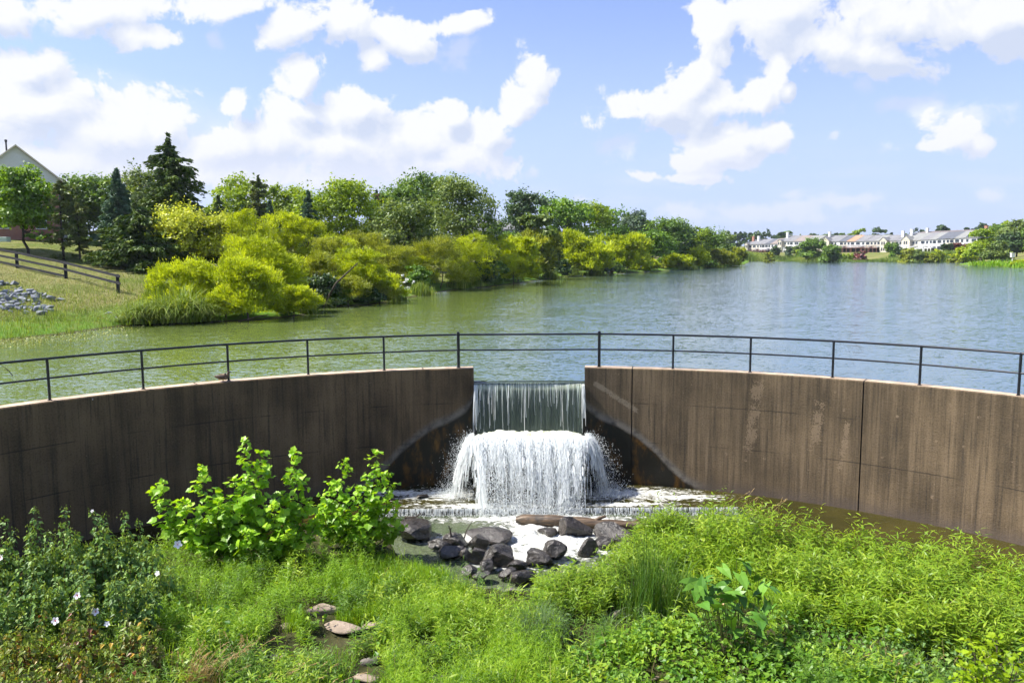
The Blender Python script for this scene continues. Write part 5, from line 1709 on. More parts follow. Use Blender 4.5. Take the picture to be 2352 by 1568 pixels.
# floating weed mat
S_ = Soup(); N = 5200
px = rg.uniform(-200, 330, N); py = 784 - (px + 0) * 0.085 + rg.normal(-4, 8, N) + 2
P_ = np.array([on_plane(a, b, 0.012) for a, b in zip(px, py)]); keep = rg.uniform(0, 330, N) > px - 20; P_ = P_[keep]; N = len(P_); P_[:, 2] += rg.uniform(0, 0.05, N)
S_.polys(leaf_cards(P_, unit(rg.normal(0, 0.35, (N, 3)) + [0, 0, 1]), rg.uniform(0.05, 0.13, N), rg.uniform(0.04, 0.09, N), rg), rg.uniform(0, 1, N))
LM['weed'] = leafmat('water_weed', [(0.10, 0.14, 0.03), (0.22, 0.25, 0.08), (0.40, 0.40, 0.10)], 0.2)
single('water_weeds', S_.mesh('water_weeds', LM['weed']), 'pale floating weed mat along the left lake edge', 'water weeds', kind='stuff')

# ---------------------------------------------------------------- brick house with siding gable, upper left
def brick_mat(name, c0, c1, mortar, scale=1.0):
    m, t, out = new_mat(name)
    tcn = t.n('ShaderNodeTexCoord').outputs['Object']
    s = t.n('ShaderNodeSeparateXYZ', ins={0: tcn})
    v = t.n('ShaderNodeCombineXYZ', ins={0: t.math('ADD', s.outputs[0], s.outputs[1]), 1: s.outputs[2], 2: 0.0}).outputs[0]
    b = t.n('ShaderNodeTexBrick', ins={'Vector': v, 'Color1': c0, 'Color2': c1, 'Mortar': mortar, 'Scale': scale})
    b.inputs['Mortar Size'].default_value = 0.012; b.inputs['Brick Width'].default_value = 0.22; b.inputs['Row Height'].default_value = 0.075
    nz = t.noise(tcn, 0.8, 5.0)
    c = t.mix(t.mapr(nz, 0.3, 0.7, 0, 0.35), b.outputs['Color'], c0)
    p = t.n('ShaderNodeBsdfPrincipled', ins={'Base Color': c, 'Roughness': 0.9}); t.link(p.outputs[0], out.inputs[0])
    return m


def siding_mat(name, c, step=0.15):
    m, t, out = new_mat(name)
    tcn = t.n('ShaderNodeTexCoord').outputs['Object']
    s = t.n('ShaderNodeSeparateXYZ', ins={0: tcn})
    fr = t.math('FRACT', t.math('DIVIDE', s.outputs[2], step))
    nz = t.noise(tcn, 0.5, 4.0)
    col = t.mix(t.mapr(nz, 0.3, 0.7), tuple(q * 0.93 for q in c), c)
    b = t.n('ShaderNodeBump', ins={'Height': fr, 'Strength': 1.0, 'Distance': 0.025})
    p = t.n('ShaderNodeBsdfPrincipled', ins={'Base Color': col, 'Roughness': 0.6, 'Normal': b.outputs[0]}); t.link(p.outputs[0], out.inputs[0])
    return m


def shingle_mat(name, c):
    m, t, out = new_mat(name)
    tcn = t.n('ShaderNodeTexCoord').outputs['Object']
    a = t.noise(t.mapping(tcn, scale=(1, 1, 5)), 2.0, 6.0, 0.7); b_ = t.noise(tcn, 0.25, 3.0)
    f = t.math('ADD', t.math('MULTIPLY', a, 0.7), t.math('MULTIPLY', b_, 0.3))
    col = t.mix(t.mapr(f, 0.35, 0.65), tuple(q * 0.78 for q in c), tuple(q * 1.15 for q in c))
    p = t.n('ShaderNodeBsdfPrincipled', ins={'Base Color': col, 'Roughness': 0.95}); t.link(p.outputs[0], out.inputs[0])
    return m


M_brick = brick_mat('red_brick', (0.36, 0.13, 0.075), (0.28, 0.10, 0.06), (0.35, 0.25, 0.2))
M_sid_grey = siding_mat('grey_siding', (0.74, 0.75, 0.76))
M_trim = simple('white_trim', (0.74, 0.73, 0.68), 0.6, 0.05)
M_cream_trim = simple('cream_trim', (0.66, 0.58, 0.42), 0.6, 0.05)
M_shg_br = shingle_mat('brown_shingle', (0.17, 0.12, 0.10))
M_glass = simple('window_glass', (0.04, 0.05, 0.065), 0.12, 0.2, 2.0, spec=0.8)
M_pipe = simple('vent_pipe', (0.05, 0.05, 0.055), 0.5)
M_metal = simple('grey_metal', (0.42, 0.43, 0.43), 0.5, 0.15)

HY = 88.0
Pb = ground_at(60, HY)
zg = Pb[2] - 0.1
apex = at_depth(35, 334, HY); xa = apex[0]
HR = math.radians(36)
d_ = ray(132, 408); s_, u_ = np.linalg.solve(np.array([[d_[0], -math.cos(HR)], [d_[1], -math.sin(HR)]]), apex[:2])
hw = u_; hz_, ha = CZ + d_[2] * s_ - zg, apex[2] - zg
hs = thing('brick_house', 'brick house with grey siding gable and brown roof at the left edge', 'house', (xa, HY, zg), HR)
DP = 11.0
rotz = math.radians(0)
band = at_depth(60, 505, HY)[2] - zg       # siding over brick
S_ = Soup(); S_.box((0, DP / 2, (hz_ - 1.1) / 2), (2 * hw, DP, hz_ - 1.1)); link('brick_wall', S_.mesh('brick_wall', M_brick), hs)
S_ = Soup()
zb_ = hz_ - 1.1
for y0, y1 in ((-0.05, DP + 0.05),):
    V = [(-hw - .03, y0, zb_), (hw + .03, y0, zb_), (hw + .03, y0, hz_), (0, y0, ha - 0.12), (-hw - .03, y0, hz_)]
    V2 = [(x, y1, z) for x, _, z in V]
    S_.polys(np.array([V])); S_.polys(np.array([V2[::-1]]))
    for i in range(5):
        j = (i + 1) % 5; S_.polys(np.array([[V[i], V2[i], V2[j], V[j]]]))
link('siding_gable', S_.mesh('siding_gable', M_sid_grey), hs)
S_ = Soup()
sl = np.array([hw, hz_ - ha]); sl_n = np.array([-(hz_ - ha), hw]) / np.hypot(hw, hz_ - ha)
for sg in (-1, 1):
    a = np.array([0, ha + 0.05]); b = np.array([sg * (hw + 0.45), hz_ - 0.45 * (ha - hz_) / hw + 0.05])
    q = [(a[0], -0.35, a[1]), (b[0], -0.35, b[1]), (b[0], DP + .35, b[1]), (a[0], DP + .35, a[1])]
    q2 = [(x, y, z - 0.16) for x, y, z in q]
    V = np.array(q + q2); S_.add(V, [[0, 1, 2, 3], [4, 7, 6, 5], [0, 4, 5, 1], [1, 5, 6, 2], [2, 6, 7, 3]])
rf = link('roof', S_.mesh('roof', M_shg_br), hs)
S_ = Soup()
for sg in (-1, 1):
    for dy in (-0.40,):
        a = np.array([0, ha - 0.12]); b = np.array([sg * (hw + 0.47), hz_ - 0.45 * (ha - hz_) / hw - 0.13])
        V = [(a[0], dy, a[1]), (b[0], dy, b[1]), (b[0], dy, b[1] + 0.2), (a[0], dy, a[1] + 0.2)]
        V2 = [(x, y + 0.05, z) for x, y, z in V]
        S_.add(V + V2, [[0, 1, 2, 3], [4, 7, 6, 5], [0, 4, 5, 1], [3, 2, 6, 7], [1, 5, 6, 2], [0, 3, 7, 4]])
link('fascia', S_.mesh('fascia', M_cream_trim), rf)
S_ = Soup(); S_.tube([[-0.75, 1.5, ha - 0.5], [-0.75, 1.5, ha + 0.55]], 0.09, 10); S_.tube([[-0.75, 1.5, ha + 0.5], [-0.75, 1.5, ha + 0.72]], 0.14, 10); link('vent_pipe', S_.mesh('vent_pipe', M_pipe), rf)
S_ = Soup(); S_.box((0, -0.085, zb_ + 0.02), (2 * hw + 0.2, 0.12, 0.22)); link('trim_band', S_.mesh('trim_band', M_trim), hs)
for wx, wz in ((-hw * 0.45, 0.62), (hw * 0.42, 0.62), (-hw * 0.45, 0.25), (hw * 0.5, 0.25)):
    z_ = zb_ * wz + 0.6
    S_ = Soup(); S_.box((wx, -0.03, z_), (1.1, 0.12, 1.6)); f_ = link('window', S_.mesh('window', M_trim), hs)
    S_ = Soup(); S_.box((wx, -0.075, z_), (0.92, 0.05, 1.42)); link('pane', S_.mesh('pane', M_glass), f_)
S_ = Soup(); S_.tube([[hw + 0.06, -0.06, 0.1], [hw + 0.06, -0.06, hz_ - 0.2]], 0.06, 8); link('downspout', S_.mesh('downspout', M_trim), hs)
# utility boxes
P = ground_hit(46, 551); S_ = Soup(); S_.box((0, 0, 0.42), (0.95, 0.8, 0.84)); S_.box((0, 0, 0.86), (1.0, 0.85, 0.06))
P[1] += 8; P[2] = float(ground_z(P[0], P[1]))
single('air_conditioner', S_.mesh('air_conditioner', M_metal), 'grey air conditioner unit on the grass against the brick house', 'air conditioner', tuple(P))
M_ubox = simple('pale_green_box', (0.42, 0.52, 0.46), 0.6, 0.1)
P = ground_hit(10, 555); S_ = Soup(); S_.box((0, 0, 0.2), (0.95, 0.7, 0.44)); S_.box((0, 0, 0.45), (0.99, 0.74, 0.06), taper=0.93)
single('utility_box', S_.mesh('utility_box', M_ubox), 'pale green utility box on the lawn at the left edge', 'utility box', tuple(P))
tree('shrub', 'clipped little shrub against the brick wall on the lawn', 'shrub', ground_at(95, 86), 1.3, 2.4, 'maple', 0.0, 'shrub', 1200, 0.2, seed=888, nl=10, tr=0.04, nb=2)

# grey roofed house peeping out behind the trees
M_shg_g = shingle_mat('grey_shingle', (0.186, 0.186, 0.192))
M_shg_d = shingle_mat('slate_shingle', (0.102, 0.111, 0.129))
M_shg_o = shingle_mat('orange_shingle', (0.368, 0.216, 0.136))
M_shg_l = shingle_mat('light_shingle', (0.223, 0.226, 0.214))
M_shg_r = shingle_mat('red_brown_shingle', (0.155, 0.13, 0.125))
M_shg_t = shingle_mat('tan_shingle', (0.234, 0.195, 0.172))
M_sid_w = siding_mat('white_siding', (0.60, 0.60, 0.585), 0.2)
M_sid_c = siding_mat('cream_siding', (0.56, 0.52, 0.42), 0.2)
M_sid_s = siding_mat('silver_siding', (0.40, 0.41, 0.43), 0.2)
SM = {'g': M_shg_g, 'd': M_shg_d, 'o': M_shg_o, 'l': M_shg_l, 'r': M_shg_r, 't': M_shg_t}
WM = {'w': M_sid_w, 'c': M_sid_c, 's': M_sid_s, 'b': M_brick}
M_solar = simple('solar_glass', (0.012, 0.018, 0.05), 0.2, 0.2, 3.0, spec=0.7)
M_deckr = simple('red_brown_deck', (0.105, 0.045, 0.035), 0.8, 0.25, 4.0)
M_deckw = simple('white_deck', (0.66, 0.66, 0.64), 0.6, 0.05)
M_shadeb = simple('deck_shade', (0.035, 0.025, 0.022), 0.9)  # near-black colour standing in for the shade below the decks


class Frame:
    """local frame along a facade: x along the row, y into the house, z up"""
    def __init__(s, P0, P1):
        d = (P1 - P0)[:2]; s.w = float(np.hypot(*d)); s.rz = math.atan2(d[1], d[0]); s.loc = (P0[0], P0[1])


def gable_roof(S, w, D, he, hr, over=0.35, x0=0.0, y0=0.0, th=0.14, mat=0, tint=0.5):
    """ridge along x"""
    for sg in (0, 1):
        a = [(x0 - 0.0, y0 + D / 2, hr), (x0 + w, y0 + D / 2, hr)]
        k = (hr - he) / (D / 2)
        if sg == 0: b = [(x0 + w, y0 - over, he - over * k), (x0, y0 - over, he - over * k)]
        else: b = [(x0 + w, y0 + D + over, he - over * k), (x0, y0 + D + over, he - over * k)]
        q = a + b; q2 = [(x, y, z - th) for x, y, z in q]
        S.add(q + q2, [[0, 1, 2, 3], [4, 7, 6, 5], [2, 3, 7, 6], [0, 3, 7, 4], [1, 2, 6, 5]], tint, mat)


def gable_wall(S, w, D, z0, he, hr, mat=0):
    V = [(0, 0, z0), (0, D, z0), (0, D, he), (0, D / 2, hr - 0.16), (0, 0, he)]
    V2 = [(w, y, z) for _, y, z in V]
    S.polys(np.array([V[::-1]]), mat=mat); S.polys(np.array([V2]), mat=mat)
    for i in (0, 1, 4):
        j = (i + 1) % 5; S.polys(np.array([[V[i], V2[i], V2[j], V[j]]]), mat=mat)


def townhouse(label, P0, P1, zb, he, hr, wall, roofk, D=15.0, deck=None, win=3, feature=None, chim=None, group='lake side townhouses on the far shore', seed=0):
    f = Frame(P0, P1); w_ = f.w
    o = thing('townhouse', label, 'house', (f.loc[0], f.loc[1], zb), f.rz, group)
    S = Soup(); gable_wall(S, w_, D, -2.5, he, hr); link('wall', S.mesh('wall', WM[wall]), o)
    S = Soup(); gable_roof(S, w_, D, he, hr, x0=0.02); rf_ = link('roof', S.mesh('roof', SM[roofk]), o)
    if chim:
        S = Soup(); S.box((w_ * chim[0], D * 0.32, hr + 0.1), (1.3, 1.0, 3.4)); S.box((w_ * chim[0], D * 0.32, hr + 1.85), (1.5, 1.2, 0.14))
        link('chimney', S.mesh('chimney', M_brick if chim[1] == 'b' else M_deckw), rf_)
    if feature == 'solar':
        k = (hr - he) / (D / 2); S = Soup()
        q = [(w_ * 0.05, 0.3, he + 0.3 * k + 0.12), (w_ * 0.88, 0.3, he + 0.3 * k + 0.12), (w_ * 0.88, D / 2 - 0.5, hr - 0.5 * k + 0.12), (w_ * 0.05, D / 2 - 0.5, hr - 0.5 * k + 0.12)]
        S.add(q + [(x, y, z - 0.06) for x, y, z in q], [[0, 1, 2, 3], [4, 7, 6, 5], [0, 4, 5, 1], [1, 5, 6, 2], [2, 6, 7, 3], [3, 7, 4, 0]])
        link('solar_panel', S.mesh('solar_panel', M_solar), rf_)
    rg = np.random.default_rng(seed)
    fl = he / 3.0
    rows_ = [(he - 1.35, 1.4), (he - 1.35 - 2.9, 1.7)] if he > 5.5 else [(he - 1.3, 1.3)]
    xs = [w_ * q for q in ((0.18, 0.36, 0.78) if seed % 2 else (0.22, 0.60, 0.76))]
    for (z_, hh) in rows_:
        for x_ in xs:
            S = Soup(); S.box((x_, -0.02, z_), (1.35, 0.14, hh + 0.1)); a_ = link('window', S.mesh('window', M_deckw), o)
            S = Soup(); S.box((x_, -0.07, z_), (1.15, 0.08, hh - 0.1)); link('pane', S.mesh('pane', M_glass), a_)
    if feature == 'bay':
        # projecting gabled bay
        bw = w_ * 0.5; S = Soup()
        S.box((bw / 2 + 0.1, -0.9, he / 2 - 1.2), (bw, 1.8, he + 2.2)); b_ = link('bay', S.mesh('bay', WM['c']), o)
        hb_ = he + 0.1 + bw * 0.42
        S = Soup()
        x0, x1, xm = 0.1 - .25, bw + 0.1 + .25, bw / 2 + 0.1
        for xa_, xb_ in ((xm, x0), (xm, x1)):
            q = [(xm, -2.0, hb_), (xb_, -2.0, he - 0.05), (xb_, 2.5, he - 0.05), (xm, 2.5, hb_)]
            S.add(q + [(x, y, z - 0.14) for x, y, z in q], [[0, 1, 2, 3], [4, 7, 6, 5], [0, 4, 5, 1], [1, 5, 6, 2], [2, 6, 7, 3]])
        link('bay_roof', S.mesh('bay_roof', SM[roofk]), b_)
        S = Soup(); S.polys(np.array([[(x0 + .25, -1.8, he), (x1 - .25, -1.8, he), (xm, -1.8, hb_ - 0.18)]])); link('bay_gable', S.mesh('bay_gable', WM['c']), b_)
        for z_ in (he - 1.3, he - 4.2):
            for x_ in (xm - 0.6, xm + 0.6):
                S = Soup(); S.box((x_, -1.85, z_), (0.7, 0.1, 1.5)); link('pane', S.mesh('pane', M_glass), b_)
    # door level hood over the ground floor
    S = Soup()
    if seed % 3 != 1:
        x0 = w_ * 0.42; q = [(x0, 0, he - 2.6), (x0 + w_ * 0.42, 0, he - 2.6), (x0 + w_ * 0.42, -1.3, he - 3.1), (x0, -1.3, he - 3.1)]
        S.add(q + [(x, y, z - 0.12) for x, y, z in q], [[0, 1, 2, 3], [4, 7, 6, 5], [2, 6, 7, 3], [0, 3, 7, 4], [1, 5, 6, 2]])
        link('hood', S.mesh('hood', SM[roofk]), o)
    if deck:
        md = M_deckw if deck == 'w' else M_deckr
        zd = max(he - 6.0, 1.4)
        S = Soup(); S.box((w_ / 2, -1.8, zd), (w_ - 0.3, 3.4, 0.28))
        for x_ in (0.3, w_ / 2, w_ - 0.3): S.box((x_, -3.4, (zd - 2.5) / 2), (0.28, 0.28, zd + 2.5))
        dk = link('deck', S.mesh('deck', md), o)
        S = Soup(); S.box((w_ / 2, -3.45, zd + 1.05), (w_ - 0.3, 0.12, 0.10)); S.box((w_ / 2, -3.45, zd + 0.22), (w_ - 0.3, 0.1, 0.08))
        for x_ in np.arange(0.25, w_ - 0.1, 0.32): S.box((x_, -3.45, zd + 0.62), (0.07, 0.07, 0.85))
        for x_ in (0.2, w_ - 0.2):
            S.box((x_, -1.8, zd + 1.05), (0.1, 3.3, 0.10))
        link('deck_railing', S.mesh('deck_railing', md), dk)
        S = Soup(); S.box((w_ / 2, -0.3, zd / 2 - 0.7), (w_ - 0.4, 0.6, zd + 1.0)); link('underdeck_shade', S.mesh('underdeck_shade', M_shadeb), dk)  # added dark box, paints the shade under the deck
    return o


# house in the gap of the left bank
P0 = ground_at(1128, 170); P1 = ground_at(1188, 186)
he = at_depth(1150, 528, 178)[2] - P0[2]; hr = at_depth(1150, 501, 178)[2] - P0[2]
f = Frame(P0, P1)
o = thing('house', 'grey house whose roof gable peeps out between the dark trees on the left bank', 'house', tuple(P0), f.rz)
S_ = Soup(); gable_wall(S_, f.w, 9, -1, he, hr); link('wall', S_.mesh('wall', M_sid_s), o)
S_ = Soup(); gable_roof(S_, f.w, 9, he, hr); rf_ = link('roof', S_.mesh('roof', M_shg_g), o)
S_ = Soup()
for sg in (-1, 1):
    q = [(f.w * 0.62, -2.6, hr - 0.9), (f.w * 0.62 + sg * 2.6, -2.6, he + 0.2), (f.w * 0.62 + sg * 2.6, 3, he + 0.2), (f.w * 0.62, 3, hr - 0.9)]
    S_.add(q + [(x, y, z - 0.14) for x, y, z in q], [[0, 1, 2, 3], [4, 7, 6, 5], [0, 4, 5, 1], [1, 5, 6, 2], [2, 6, 7, 3]])
link('dormer_roof', S_.mesh('dormer_roof', M_shg_g), rf_)
S_ = Soup(); S_.box((f.w * 0.62, -0.6, he / 2), (4.8, 3.6, he + 0.4)); S_.polys(np.array([[(f.w * 0.62 - 2.4, -2.41, he + 0.2), (f.w * 0.62 + 2.4, -2.41, he + 0.2), (f.w * 0.62, -2.41, hr - 1.0)]])); link('gable_wing', S_.mesh('gable_wing', M_sid_s), o)

# blue canopies of the park playground, seen through the trees
M_blue = simple('blue_canopy', (0.02, 0.11, 0.55), 0.5, 0.15)


def canopy(px, py, Y, wpx, hpx, label, post=True):
    C = at_depth(px, py, Y); g = float(ground_z(C[0], C[1])); W = wpx * Y / F; H = hpx * Y / F
    o = thing('canopy', label, 'canopy', (C[0], C[1], g))
    S = Soup(); z0 = C[2] - g
    ring = [(-W / 2, -W / 3, z0), (W / 2, -W / 3, z0), (W / 2, W / 3, z0), (-W / 2, W / 3, z0)]
    for i in range(4):
        S.polys(np.array([[ring[i], ring[(i + 1) % 4], (0, 0, z0 + H)]]))
    for i in range(4):
        a_, b_ = ring[i], ring[(i + 1) % 4]; S.polys(np.array([[a_, b_, (b_[0], b_[1], z0 - 0.35), (a_[0], a_[1], z0 - 0.35)]]))
    link('cover', S.mesh('cover', M_blue), o)
    for q in ring:
        S = Soup(); S.tube([[q[0] * 0.95, q[1] * 0.95, 0], [q[0] * 0.95, q[1] * 0.95, z0]], 0.12, 8); link('post', S.mesh('post', M_metal), o)


canopy(1386, 561, 152, 20, 9, 'small peaked blue canopy seen between the two solitary willows')
canopy(1264, 566, 150, 26, 5, 'low blue canopy edge behind the weeping willow')
# park fence on the far lawn
ff_ = [ground_hit(px, py) for px, py in ((1466, 592), (1482, 593), (1498, 594), (1514, 596), (1530, 599))]
for q in ff_: q[2] = float(ground_z(q[0], q[1]))
rail_fence(ff_, 'dark rail fence crossing the lawn in the gap between the left bank trees', h=1.5, rails=(1.35, 0.85, 0.4), r=0.12, overrun=0.0)

# ---------------------------------------------------------------- far shore townhouses
Z = lambda xz, yz: ((1850 + xz * 0.30187) / 1.08844, (520 + yz * 0.30187) / 1.08844)     # reading frame of the far shore strip


def row(bounds, y_base, y_eave, y_ridge, Y0, face, units, gname):
    """bounds: image columns of the party walls; face: angle between view direction and facade normal"""
    xs = [Z(b, 0)[0] for b in bounds]
    va = math.atan2(xs[0] - 1176, F)
    P0 = at_depth(xs[0], 590, Y0)
    na = va + math.pi + math.radians(face)          # azimuth of facade normal
    t = np.array([math.sin(na - math.pi / 2), math.cos(na - math.pi / 2)])
    if at_depth(xs[-1], 590, Y0)[0] - P0[0] > 0 and t[0] < 0 and abs(t[0]) > 0.5: t = -t
    pts = []
    for x in xs:
        d = ray(x, 590)[:2]; A_ = np.array([[d[0], -t[0]], [d[1], -t[1]]])
        s_, u_ = np.linalg.solve(A_, P0[:2]); pts.append(np.array([d[0] * s_, d[1] * s_]))
    res_ = []
    for i, un in enumerate(units):
        k0 = i / len(units)
        Ym = (pts[i][1] + pts[i + 1][1]) / 2
        def zof(yz): return at_depth(xs[i], Z(0, yz)[1], Ym)[2]
        def pick(v): return v if np.isscalar(v) else v[0] + (v[1] - v[0]) * (i + 0.5) / len(units)
        zb = zof(pick(y_base)); e_ = zof(pick(y_eave)) - zb
        # ridge stands D/2 behind the facade
        nb_ = -np.array([math.sin(na), math.cos(na)])
        Yr = Ym + nb_[1] * 7.5
        r_ = at_depth(xs[i], Z(0, pick(y_ridge))[1], Yr)[2] - zb
        res_.append(townhouse(un['label'], pts[i], pts[i + 1], zb, e_, r_, un['w'], un['r'], deck=un.get('d'), feature=un.get('f'), chim=un.get('c'), seed=i + int(bounds[0]), D=un.get('D', 15.0)))
    return pts


r1 = row([50, 100, 160, 205, 250, 322], (380, 375), (300, 293), (262, 250), 462, 40, [
    dict(label='cream end townhouse with brick and white chimneys at the left end of the far row', w='c', r='g', c=(0.25, 'b'), f='bay'),
    dict(label='cream townhouse second from the left end of the far row', w='c', r='g', d='r', c=(0.1, 'w')),
    dict(label='white townhouse with red deck, third from the left end of the far row', w='w', r='g', d='r'),
    dict(label='white townhouse under the slate grey roof in the leftmost terrace', w='w', r='d', d='r'),
    dict(label='townhouse under the brownish tan roof in the leftmost terrace', w='w', r='t')], 'r1')
r2 = row([325, 385, 440, 530, 640], (368, 362), (274, 272), (228, 226), r1[-1][1] - 1, 38, [
    dict(label='cream narrow gabled townhouse beginning the second terrace', w='c', r='g', f='bay', c=(0.3, 'w')),
    dict(label='white townhouse with grey deck behind the pale round shrub', w='w', r='g', d='w'),
    dict(label='white townhouse with weathered tan roof behind the yellow shrubs', w='w', r='t'),
    dict(label='townhouse almost hidden by the big lakeside tree', w='c', r='l')], 'r2')
r3 = row([680, 820, 880, 950, 1035], (356, 352), (274, 272), (226, 224), r2[-1][1] - 1, 38, [
    dict(label='wide cream gabled end townhouse with white chimney right of the big lakeside tree', w='w', r='g', f='bay', c=(0.05, 'w')),
    dict(label='cream townhouse under the dark slate roof beside the orange one', w='c', r='d', d='r'),
    dict(label='townhouse under the orange tan roof in the middle of the far shore', w='w', r='o', d='r'),
    dict(label='white townhouse under the grey roof just right of the orange one', w='w', r='g', d='r')], 'r3')
r4 = row([1037, 1100, 1170, 1285, 1350], (356, 352), (271, 268), (223, 222), r3[-1][1] - 1, 38, [
    dict(label='cream townhouse beginning the terrace right of the orange roof, with dark deck', w='c', r='g', d='r'),
    dict(label='cream townhouse with white hood above the long red deck', w='c', r='l', d='r'),
    dict(label='cream gabled townhouse with tall paired windows beside a tree', w='c', r='g', f='bay'),
    dict(label='grey gabled townhouse with white chimney stack left of the white decks', w='s', r='g', c=(0.05, 'w'))], 'r4')
r5 = row([1352, 1490, 1560, 1625, 1700, 1770, 1850, 1968], (362, 350), (266, 240), (210, 182), r4[-1][1] - 1, 40, [
    dict(label='cream townhouse with white deck starting the highest terrace', w='c', r='l', d='w', f='bay', c=(0.02, 'w')),
    dict(label='white townhouse with grey roof next to the cream one of the highest terrace', w='w', r='g', d='w'),
    dict(label='white townhouse with pale roof and white balcony on tall white columns', w='w', r='l', d='w'),
    dict(label='white townhouse under the slate roof right of the white columned balcony', w='w', r='d'),
    dict(label='cream townhouse under dark slate behind the row of evergreens', w='c', r='d'),
    dict(label='white townhouse with pale roof right of the dark evergreens', w='w', r='l'),
    dict(label='white end townhouse with dark solar panels and a brick chimney', w='w', r='l', f='solar', c=(0.97, 'b'))], 'r5')
# back row of red brown roofs
row([1372, 1425, 1520, 1640, 1760, 1900, 2040], (300, 280), (222, 215), (202, 172), 455, 40, [
    dict(label='dark panelled roof house rising behind the cream terrace start', w='w', r='d'),
    dict(label='red brown roofed house left of the round tree in the back row', w='w', r='r', c=(0.7, 'w')),
    dict(label='red brown roofed house with white vents in the back row', w='w', r='r'),
    dict(label='reddish roofed house behind the slate roofs', w='w', r='r'),
    dict(label='tan red roofed house behind the solar panels', w='w', r='r'),
    dict(label='brown roofed house behind the brick chimney', w='w', r='t')], 'r6')
row([2075, 2160, 2270], (300, 300), (205, 195), (178, 152), 330, 40, [
    dict(label='grey roofed house with white chimney among the right hand trees', w='w', r='g', c=(0.2, 'w')),
    dict(label='grey roof high among the trees near the right edge', w='w', r='g')], 'r7')

